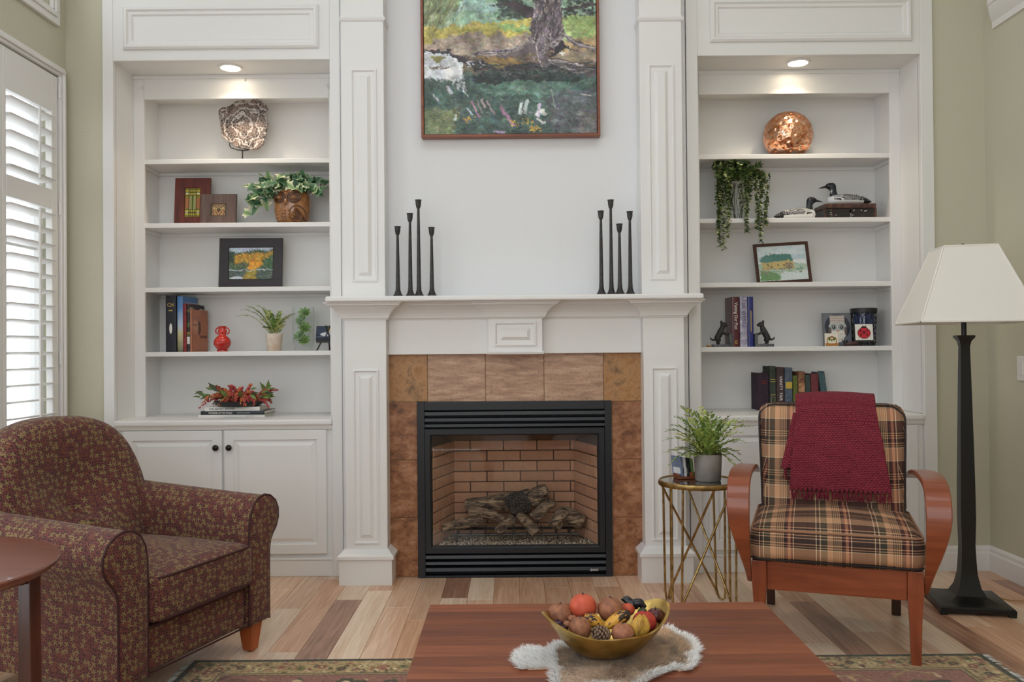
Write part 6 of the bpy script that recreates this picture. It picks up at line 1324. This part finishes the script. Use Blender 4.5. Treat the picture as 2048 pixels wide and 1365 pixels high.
def gourd(label, p0, p1, r0, r1):      # dark knob end at p1
    p0, p1 = Vector(p0), Vector(p1); L = (p1 - p0).length; d = (p1 - p0).normalized()
    e = thing('striped_gourd', label, 'gourd', p0.lerp(p1, .5), group='striped gourds'); e.rotation_mode = 'QUATERNION'; e.matrix_basis = Matrix.Translation(p0.lerp(p1, .5)) @ d.to_track_quat('X', 'Z').to_matrix().to_4x4()
    pts = [(-L / 2 + L * i / 14, 0, 0) for i in range(15)]; rs = [max(.0015, (r0 + (r1 - r0) * i / 14) * math.sin(PI * min(1, max(0, (i + .35) / 14.7))) ** .45) for i in range(15)]
    b = MB().tube(pts, rs, 22); b.v = [(x, y * (1 + .05 * math.sin(8 * math.atan2(z, y))), z * (1 + .05 * math.sin(8 * math.atan2(z, y)))) for x, y, z in b.v]; b.build('body', 'gourd', e, smooth=180)
    MB().tube([(-L / 2 + .002, 0, 0), (-L / 2 - .006, 0, .002)], [.003, .002], 8).build('stem', 'darkleg', e)
gourd('black tipped yellow gourd leaning toward the window', LP(1206, 1252, 2.03), LP(1168, 1234, 2.035), .012, .0185); gourd('black tipped yellow gourd leaning toward the lamp', LP(1208, 1256, 2.025), LP(1259, 1226, 2.05), .013, .0185)
x, z = P(1202, 1268, 1.995); e = thing('pine_cone', 'small grey brown pine cone at the bowl front', 'pine cone', (x, 1.995, z)); sc_m = ft('cone_scale', (146, 118, 96), (104, 82, 66)); e.rotation_euler = (.5, .3, .4)
MB().ball((0, 0, 0), (.021, .014, .014), 14, 10).build('core', 'darkleg', e, smooth=80); me = None
for k in range(64):
    tt = (k + .5) / 64; a = k * 2.4; xx = -.021 + .044 * tt; r = .0165 * math.sin(PI * (tt * .9 + .06)) ** .6
    mx_ = Matrix.Translation((xx, r * math.cos(a), r * math.sin(a))) @ Vector((.35, math.cos(a), math.sin(a))).to_track_quat('Z', 'X').to_matrix().to_4x4()
    if me is None: me = MB().ball((0, 0, 0), (.0052, .0040, .0024), 8, 5).build('scale', sc_m, e, smooth=80); me.matrix_basis = mx_
    else: dup(me, e, mx_)
x, z = P(1279, 1256, 2.02); e = thing('dried_leaf_pod', 'folded yellow dried leaf beside the red gourd', 'dried leaf', (x, 2.02, z - .03), -.2)
def lf(u, v): w = .024 * math.sin(PI * min(1, v * .92 + .05)) ** .7; return ((u - .5) * 2 * w + .012 * (v - .5), -.012 + .014 * abs(u - .5) * 2 - .01 * math.sin(v * PI), v * .062)
lfo = MB().grid(lf, 13, 17).build('blade', ft('yellow_leaf', (206, 164, 70), (182, 136, 52)), e, smooth=180, solid=.0012)
for q in (-.7, -.35, 0, .35, .7): MB().tube([Vector(lf(.5 + q * .35 * t_, .3 + t_ * .55)) + Vector((0, -.0012, 0)) for t_ in (0, .25, .5, .75, 1)], .0006, 5).build('vein', ft('vein_brown', (150, 108, 46), (130, 90, 40)), e)
a_, b_ = Vector(LP(1244, 1201, 2.12)), Vector(LP(1291, 1213, 2.11)); b = MB().tube([a_.lerp(b_, i / 12) + Vector((0, 0, .004 * math.sin(i * .9))) for i in range(13)], [.003 + .009 * math.sin(PI * (i + .3) / 12.8) ** .6 for i in range(13)], 14)
b.v = [tuple(Vector(p) + Vector((noise.noise(Vector(p) * 120), noise.noise(Vector(p) * 120 + Vector((9, 0, 0))), noise.noise(Vector(p) * 120 + Vector((0, 9, 0))))) * .004) for p in b.v]
tag(b.build('seed_pod', ft('black_pod', (34, 34, 40), (20, 20, 24), rough=.3, bump=.6), smooth=70), 'wrinkled black seed pod on top of the fruits', 'seed pod', 'dried fruits in the brass bowl')

# ================================================================ plants
def leaf_mesh(kind):
    if kind == 'ivy':
        pts = [(0, 0), (.20, -.16), (.46, -.10), (.36, .12), (.62, .36), (.34, .42), (.22, .62), (0, 1.0), (-.22, .62), (-.34, .42), (-.62, .36), (-.36, .12), (-.46, -.10), (-.20, -.16)]
        b = MB(); b.v = [(x, y, .10 * abs(x) - .18 * y * y) for x, y in pts] + [(0, .35, .0)]
        n = len(pts); b.f = [(i, (i + 1) % n, n) for i in range(n)]; return b
    if kind == 'lance':
        b = MB(); ws = [.02, .14, .19, .15, .07, 0.005]
        b.grid(lambda u, v: ((u - .5) * 2 * ws[min(5, int(round(v * 5)))], v, .12 * abs(u - .5) - .22 * v * v), 3, 6); return b
def scatter(parent, name, base, mtxs):
    first = base
    for i, m_ in enumerate(mtxs):
        if i == 0: first.matrix_basis = m_
        else: dup(first, parent, m_)
def aim(p, d, s, roll=0.0):    # leaf with its +Y along d
    d = Vector(d).normalized(); z = Vector((.15 * math.sin(roll * 9), -1, .45)); z = z - d * z.dot(d)
    z = z.normalized() if z.length > .1 else d.orthogonal().normalized(); x = d.cross(z)
    return Matrix.Translation(p) @ Matrix((x, d, z)).transposed().to_4x4() @ Matrix.Rotation(roll, 4, 'Y') @ Matrix.Diagonal((s, s, s, 1))
# --- ivy in the owl planter
Yp = 4.775; ox = PX(585.5, 440, Yp); iv = thing('potted_ivy', 'variegated ivy in a brown glazed owl planter', 'potted plant', (ox, Yp, SHZ[1]))
t = NT('brown_owl_glaze'); v = t.coord('Object'); t.set(col=t.ramp(t.noise(v, 22, 4), [(.35, S(132, 82, 40)), (.6, S(164, 112, 64))]), rough=.15, coat=.5); t.bump(t.noise(v, 60, 3), .2, .003); M['owl'] = t.m; M['owl_dark'] = mat('dark_owl_glaze', S(92, 52, 24), .15, coat=.5)
OR = .101
pot = MB().lathe([(.001, 0), (.074, 0), (.084, .010), (.094, .035), (.100, .075), (.1015, .11), (.098, .15), (.090, .182), (.084, .193), (.078, .191), (.08, .16), (.07, .12)], 56, cap=False).build('pot', 'owl', iv, smooth=70)
OPR = [(.074, 0), (.084, .010), (.094, .035), (.100, .075), (.1015, .11), (.098, .15), (.090, .182), (.084, .193)]
def on_pot(px_, z):   # point on the front of the pot
    r = float(np.interp(z, [q[1] for q in OPR], [q[0] for q in OPR])) + .001; x = max(-r * .98, min(r * .98, px_)); return Vector((x, -math.sqrt(max(1e-6, r * r - x * x)), z))
for ex in (-.052, .030):
    for r_ in (.036, .027, .018):
        MB().tube([on_pot(ex + r_ * math.cos(a), .140 + r_ * .85 * math.sin(a)) for a in [2 * PI * k / 28 for k in range(29)]], .0042, 8, cap=False).build('eye_ring', 'owl_dark', pot, smooth=70)
    p = on_pot(ex, .140); MB().ball(p, .010, 12, 8).build('eye', 'owl', pot, smooth=70)
MB().ball(on_pot(-.012, .112), (.010, .012, .018), 12, 8).build('beak', 'owl', pot, smooth=70)
for k in range(9):
    q = k / 8; MB().tube([on_pot(.018 + .052 * q + .012 * math.sin(t_ * PI), .012 + .062 * t_ * math.sin(PI * (q * .8 + .12)) + .008 * (1 - q)) for t_ in [i / 8 for i in range(9)]], .003, 6).build('wing_feather', 'owl_dark', pot, smooth=70)
MB().tube([on_pot(.046 + .040 * math.cos(a), .048 + .044 * math.sin(a)) for a in [2 * PI * k / 28 for k in range(29)]], .0035, 8, cap=False).build('wing_rim', 'owl_dark', pot, smooth=70)
rr = random.Random(6)
for k in range(16): MB().ball(on_pot(-.06 + (k % 4) * .02 + rr.uniform(-.004, .004), .018 + (k // 4) * .017), (.008, .005, .007), 10, 6).build('breast_feather', 'owl', pot, smooth=70)
MB().lathe([(.001, .172), (.082, .172)], 24, cap=False).build('soil', mat('potting_soil', S(52, 38, 30), .95), iv)
def ivy_mat(nm, a, b_, e_):
    t = NT(nm); v = t.coord('Object'); s_ = t.n('ShaderNodeSeparateXYZ', {0: v}); ax = t.m2('ABSOLUTE', s_.outputs[0])
    t.set(col=t.ramp(t.m2('ADD', ax, t.m2('MULTIPLY', t.noise(v, 5, 3), .30)), [(.20, a), (.36, b_), (.50, e_)]), rough=.45); return t.m
im = [ivy_mat('ivy_dark', S(42, 78, 52), S(60, 100, 68), S(96, 132, 96)), ivy_mat('ivy_mid', S(78, 116, 84), S(108, 146, 110), S(176, 192, 156)), ivy_mat('ivy_pale', S(112, 144, 98), S(168, 184, 136), S(220, 218, 186))]
lms = [leaf_mesh('ivy').build('leaf', m_, iv, smooth=80) for m_ in im]; rr = random.Random(14); lists = [[], [], []]
zp = .19
stems = []
for k in range(44):
    a = rr.uniform(0, 2 * PI); u_t = rr.uniform(500, 650); 
    far = (u_t - 585) / 75
    tip = Vector((PX(u_t, 380, Yp - .03) - ox, rr.uniform(-.10, .02), zp + rr.uniform(.0, .10) - (.14 * max(0, -far - .2) if far < 0 else .05 * max(0, far))))
    tip.x = min(tip.x, .19); st = Vector((rr.uniform(-.05, .05), rr.uniform(-.05, .05), .18)); md = st.lerp(tip, .5) + Vector((0, 0, .05)); stems.append((st, md, tip))
for (u, v, y) in ((489, 425, -.05), (500, 402, -.06), (512, 392, -.07), (498, 372, -.06), (520, 352, -.05), (578, 330, -.02), (584, 326, 0)):
    a_, b_ = P(u, v, Yp + y); tip = Vector((a_ - ox, y, b_ - SHZ[1])); st = Vector((-.03, -.03, .15)); stems.append((st, st.lerp(tip, .5) + Vector((0, 0, .05)), tip))
for st, md, tip in stems:
    pts = [(1 - t_) ** 2 * st + 2 * t_ * (1 - t_) * md + t_ * t_ * tip for t_ in [i / 8 for i in range(9)]]; 
    if rr.random() < .6: MB().tube(pts, [.0022 - .0015 * i / 8 for i in range(9)], 5).build('stem', 'succ', iv, smooth=60)
    for i in range(3, 9):
        if i < 8 and rr.random() < .25: continue
        p = pts[i]; d = Vector((rr.gauss(0, 1) + (p.x * 5), rr.gauss(-.8, .6), rr.gauss(-.1, .6))); s = rr.uniform(.036, .060) * (1.1 if i > 3 else 1); 
        if p.z > .265: p = Vector((p.x, p.y, rr.uniform(.23, .268)))
        lists[rr.choices((0, 1, 2), (3, 4, 4 if p.x < -.05 else 2))[0]].append(aim(p, d, s, rr.uniform(-.6, .6)))
for k in range(3): scatter(iv, 'leaf', lms[k], lists[k])

# --- feathery ferns
def leafc(rr, pal):
    c = Vector(S(*rr.choice(pal))[:3]) * rr.uniform(.8, 1.15); return (c.x, c.y, c.z, 1)
FERN = [(150, 172, 84), (186, 198, 106), (120, 148, 68), (206, 210, 128), (98, 128, 60)]; VINE = [(58, 84, 44), (86, 110, 56), (44, 68, 38), (128, 146, 82), (190, 192, 132), (70, 98, 50)]
def frond(b, p0, md, p1, n, L, w, rr, rad=.0012):
    b.c = []
    pts = [(1 - t_) ** 2 * p0 + 2 * t_ * (1 - t_) * md + t_ * t_ * p1 for t_ in [i / n for i in range(n + 1)]]; b.tube(pts, [rad * (1 - .6 * i / n) for i in range(n + 1)], 5); b.c += [S(140, 150, 80)] * (len(b.v) - len(b.c)); tone = rr.choice(FERN)
    for i in range(2, n + 1):
        d = (pts[i] - pts[i - 1]).normalized(); sd = d.cross(Vector((0, 0, 1))); sd = sd.normalized() if sd.length > .05 else Vector((1, 0, 0)); k = math.sin(PI * (i + 1.5) / (n + 3)) ** .6
        for s in (-1, 1):
            q = pts[i]; dr = (sd * s * .9 + d * .75 + Vector((0, 0, rr.uniform(-.35, .35)))).normalized(); ln_ = L * k * rr.uniform(.7, 1.1); up = dr.cross(sd * s).normalized() if dr.cross(sd).length > .01 else Vector((0, 0, 1)); sw = dr.cross(up).normalized()
            ww = w * k; b.add([q, q + dr * ln_ * .45 + sw * ww, q + dr * ln_, q + dr * ln_ * .45 - sw * ww, q + dr * ln_ * .5 + up * ww * .4], [(0, 1, 4), (1, 2, 4), (2, 3, 4), (3, 0, 4)]); b.c += [leafc(rr, [tone, tone, rr.choice(FERN)])] * 5
fern_g = [mat('fern_green', S(132, 158, 74), .5, col2=S(96, 128, 58), scale=40), mat('fern_lime', S(186, 196, 104), .5, col2=S(150, 168, 84), scale=40), mat('fern_deep', S(88, 116, 58), .5)]
def fern(label, loc, rim_z, fr_list, potfn, L, w, seed, n=12, cat='potted plant'):
    e = thing('potted_fern', label, cat, loc); potfn(e); rr = random.Random(seed)
    for (p1, lift) in fr_list:
        p0 = Vector((rr.uniform(-.015, .015), rr.uniform(-.015, .015), rim_z - .008)); p1 = Vector(p1); md = p0.lerp(p1, .45) + Vector((0, 0, lift)); b = MB(); frond(b, p0, md, p1, n, L, w, rr); b.build('frond', 'leafcol', e, smooth=None)
    return e
Yp = 4.745; fx_, fz_ = PX(548.5, 698, Yp), SHZ[3]
def pot1(e):
    MB().lathe([(.001, 0), (.036, 0), (.0385, .004), (.046, .085), (.0475, .092), (.046, .097), (.042, .096), (.040, .08)], 32, cap=False).build('pot', mat('whitewashed_clay', S(224, 212, 196), .85, col2=S(196, 172, 150), scale=16, bump=.3, bscale=60), e, smooth=50)
    MB().lathe([(.001, .088), (.041, .088)], 20, cap=False).build('soil', mat('bark_soil', S(82, 52, 38), .95), e)
def tgt(u, v, Y, ox_, oz_): a_, b_ = P(u, v, Y); return (a_ - ox_, Y - Yp, b_ - oz_)
fern('small fern in a whitewashed pot beside the glass hurricane', (fx_, Yp, fz_), .09, [(tgt(u, v, Y, fx_, fz_), l) for u, v, Y, l in ((473, 634, 4.72, .10), (483, 620, 4.72, .09), (492, 612, 4.74, .085), (500, 616, 4.70, .08), (512, 622, 4.72, .06), (524, 640, 4.70, .04), (530, 655, 4.71, .03), (588, 628, 4.72, .05), (576, 634, 4.70, .05), (566, 650, 4.71, .03), (552, 640, 4.73, .04), (544, 630, 4.74, .05), (560, 625, 4.76, .05), (535, 622, 4.77, .06), (516, 612, 4.75, .08))], pot1, .036, .0065, 31)
Yp = 3.86; gxx, gzz = PX(1416, 958, 3.84), gz_ + .0
def pot2(e):
    MB().lathe([(.001, 0), (.054, 0), (.057, .004), (.063, .118), (.063, .121), (.058, .121), (.055, .10)], 40, cap=False).build('pot', mat('grey_zinc_pot', S(148, 142, 136), .65, col2=S(120, 114, 108), scale=14, bump=.25, bscale=90), e, smooth=50)
    MB().lathe([(.001, .108), (.056, .108)], 24, cap=False).build('soil', mat('dark_soil', S(56, 48, 38), .95), e)
rr = random.Random(77); L_ = []
for u, v, l in ((1330, 880, .10), (1334, 862, .10), (1345, 850, .09), (1352, 835, .10), (1366, 815, .12), (1332, 905, .06), (1350, 898, .06), (1340, 928, .10), (1372, 912, .02), (1380, 842, .05), (1392, 826, .06), (1404, 818, .06), (1420, 828, .06), (1436, 838, .06), (1455, 836, .08), (1472, 840, .10), (1490, 842, .11), (1500, 852, .12), (1482, 866, .08), (1470, 884, .06), (1486, 884, .09), (1478, 908, .08), (1482, 925, .10), (1478, 945, .12), (1456, 905, .04), (1444, 890, .03), (1362, 878, .05), (1378, 870, .04), (1396, 862, .04), (1412, 858, .04), (1428, 866, .04), (1400, 890, .03), (1416, 905, .02), (1384, 892, .03), (1430, 896, .03), (1366, 838, .07), (1350, 868, .06), (1410, 840, .05)):
    L_.append((tgt(u, v, 3.84 + rr.uniform(-.09, .07), gxx, gzz), l * .8))
fern('bushy fern in a grey pot on the gold wire table', (gxx, 3.84, gzz), .11, [((a_, b_ + .02, c_), l) for (a_, b_, c_), l in L_], pot2, .044, .0088, 78, 11)
# --- upright cards in a wooden holder on the wire table
hx_ = PX(1372, 955, 3.92); ch = thing('coaster_holder', 'small wooden holder on the gold wire table', 'holder', (hx_, 3.92, gz_), .15); MB().box(-.05, .05, -.035, .035, 0, .010).box(-.05, -.042, -.035, .035, .010, .022).box(.006, .05, -.035, -.028, .010, .032).build('tray', 'cherry', ch, bevel=.002)
for i, (c, lab) in enumerate(((S(120, 134, 160), 'slate blue card at the outer side of the wooden holder'), (S(232, 230, 226), 'white card second in the wooden holder'), (S(40, 40, 42), 'black card third in the wooden holder'), (S(104, 132, 72), 'green printed card nearest the fern pot'))):
    cd = thing('upright_card', lab, 'card', (hx_ - .036 + i * .016, 3.92, gz_ + .011), .5, 'cards in the wooden holder', ry=-.12); MB().box(-.004, .004, -.035, .035, 0, .092 - i * .003).build('card_body', mat('card_' + str(i), c, .4), cd, bevel=.001)
    MB().box(-.0046, -.004, -.025, .025, .012, .04).build('card_print', mat('cardprint_' + str(i), [S(230, 230, 235), S(90, 100, 120), S(220, 220, 220), S(60, 70, 46)][i], .4), cd)

# --- trailing plant in a glass vase on the lamp-side shelf
Yp = 4.75; vx = PX(1476, 430, Yp); tp = thing('trailing_plant', 'trailing small leaved plant in a ribbed glass vase', 'potted plant', (vx, Yp, SHZ[1]))
MB().lathe([(.001, .003), (.048, .003), (.052, 0), (.052, .21), (.054, .213), (.049, .212), (.048, .006)], 40, cap=False, fn=lambda a, z: 1 + .03 * math.cos(14 * a)).build('vase', 'vglass', tp, smooth=60)
for i in range(10): a = i * 2.4; MB().tube([(.02 * math.cos(a), .02 * math.sin(a), .008), (.035 * math.cos(a + .6), .035 * math.sin(a + .6), .11), (.02 * math.cos(a), .02 * math.sin(a), .21)], .0018, 5).build('vine_stem', 'darkleg', tp, smooth=60)
tm = [mat('vine_dark', S(58, 84, 46), .45, col2=S(40, 64, 36), scale=60), mat('vine_mid', S(104, 126, 66), .45, col2=S(72, 98, 52), scale=60), mat('vine_pale', S(176, 178, 112), .5)]
rr = random.Random(41)
def strand(path, n, L, w):
    b = MB(); pts = []; m = len(path) - 1
    for i in range(n + 1):
        f = i / n * m; k = min(m - 1, int(f)); pts.append(Vector(path[k]).lerp(Vector(path[k + 1]), f - k))
    b.tube(pts, .0011, 4); b.c = [S(96, 96, 60)] * len(b.v)
    for i in range(1, n + 1):
        d = (pts[i] - pts[i - 1]).normalized()
        for q in range(4):
            a = rr.uniform(0, 2 * PI); s1 = d.orthogonal().normalized(); s2 = d.cross(s1); o_ = (s1 * math.cos(a) + s2 * math.sin(a)) + d * .7; o_.normalize(); sw = o_.cross(d).normalized() * w; ll = L * rr.uniform(.7, 1.2)
            b.add([pts[i], pts[i] + o_ * ll * .5 + sw, pts[i] + o_ * ll, pts[i] + o_ * ll * .5 - sw], [(0, 1, 2), (0, 2, 3)]); b.c += [leafc(rr, VINE)] * 4
    b.build('strand', 'leafcol', tp)
top = .245
def loc_(u, v, Y): a_, b_ = P(u, v, Y); return (a_ - vx, Y - Yp, b_ - SHZ[1])
YS_ = 4.655
for (u, v) in ((1440, 490), (1448, 497), (1456, 470), (1436, 462), (1494, 462), (1522, 482), (1514, 455), (1533, 448)):
    strand([(rr.uniform(-.03, .03), -.03, top), loc_(u + rr.uniform(-4, 4), 350, 4.68), loc_(u, 400, YS_), loc_(u + rr.uniform(-3, 3), (400 + v) / 2, YS_), loc_(u, v, YS_)], 44, .024, .0075)
for k in range(34):
    u = rr.choice((rr.uniform(1436, 1462), rr.uniform(1484, 1530), rr.uniform(1436, 1530))); v = rr.uniform(352, 428); Y = rr.uniform(4.655, 4.71); z_ = rr.uniform(-.02, .025)
    strand([(rr.uniform(-.03, .03), rr.uniform(-.04, .02), top - .02), (Vector(loc_(u, 335, Y)).lerp(Vector((0, 0, top)), .35))[:], loc_(u, 348, Y), loc_(u + rr.uniform(-5, 5), v, Y)], 24, .024, .0075)
for k in range(40):
    u = rr.choice((rr.uniform(1428, 1450), rr.uniform(1450, 1524))); v = rr.uniform(319, 340); strand([(0, 0, top - .03), (Vector(loc_(u, v, 4.72)) * .5 + Vector((0, 0, .13)))[:], loc_(u, v, rr.uniform(4.69, 4.80))], 16, .026, .008)

# --- amaranth wreath in a dark dish on the flat books
Yp = 4.66; wx_ = PX(478, 815, Yp); am = thing('amaranth_arrangement', 'red and orange amaranth flowers in a dark dish on the flat books', 'flower arrangement', (wx_, Yp, ZST)); rr = random.Random(52)
MB().lathe([(.001, 0), (.10, 0), (.125, .012), (.13, .03), (.125, .03), (.115, .014), (.001, .010)], 40, fn=lambda a, z: 1).build('dish', 'black', am, smooth=50)
ams = [mat('amaranth_red', S(200, 92, 88), .8, col2=S(172, 64, 66), scale=80), mat('amaranth_orange', S(218, 140, 88), .8, col2=S(192, 104, 68), scale=80), mat('amaranth_brown', S(140, 74, 46), .8)]
for k in range(56):
    u = rr.uniform(400, 552); top_ = rr.random() < .25; s0 = loc0 = None
    a_, b_ = P(u, rr.uniform(770, 786) if top_ else rr.uniform(795, 818), Yp - rr.uniform(0, .10)); x1_ = a_ - wx_; z1_ = b_ - ZST
    if abs(x1_) < .16 and z1_ < .012: z1_ = .012
    p1 = Vector((x1_, rr.uniform(-.13, .02), z1_)); p0 = Vector((x1_ * .55 + rr.uniform(-.02, .02), rr.uniform(-.05, .06), rr.uniform(.035, .07))); md = p0.lerp(p1, .5) + Vector((0, 0, .03)); b = MB(); n = 16
    pts = [(1 - t_) ** 2 * p0 + 2 * t_ * (1 - t_) * md + t_ * t_ * p1 for t_ in [i / n for i in range(n + 1)]]
    for i, p in enumerate(pts):
        r = .0115 * (1 - .55 * i / n)
        for q in range(3): o_ = Vector((rr.gauss(0, 1), rr.gauss(0, 1), rr.gauss(0, 1))).normalized() * r * .7; b.ball(p + o_, r * .62, 6, 4)
    b.build('flower_spike', ams[rr.choices((0, 1, 2), (5, 4, 1))[0]], am, smooth=80)
gl_ = [mat('amaranth_leaf', S(122, 142, 72), .5, col2=S(84, 108, 52), scale=20), mat('amaranth_leaf_dark', S(62, 78, 48), .5)]
gm = [leaf_mesh('lance').build('leaf', g, am, smooth=80) for g in gl_]; ll = [[], []]
for k in range(34):
    u = rr.uniform(402, 548); a_, b_ = P(u, rr.uniform(772, 800), Yp - .04); p = Vector((a_ - wx_, rr.uniform(-.09, .03), max(.05, b_ - ZST - .02))); d = Vector((p.x * 6 + rr.gauss(0, .5), rr.gauss(-.5, .5), rr.gauss(.5, .4))); ll[rr.randint(0, 1) if rr.random() < .6 else 0].append(aim(p, d, rr.uniform(.04, .07), rr.uniform(-.7, .7)))
for k in range(2): scatter(am, 'leaf', gm[k], ll[k])
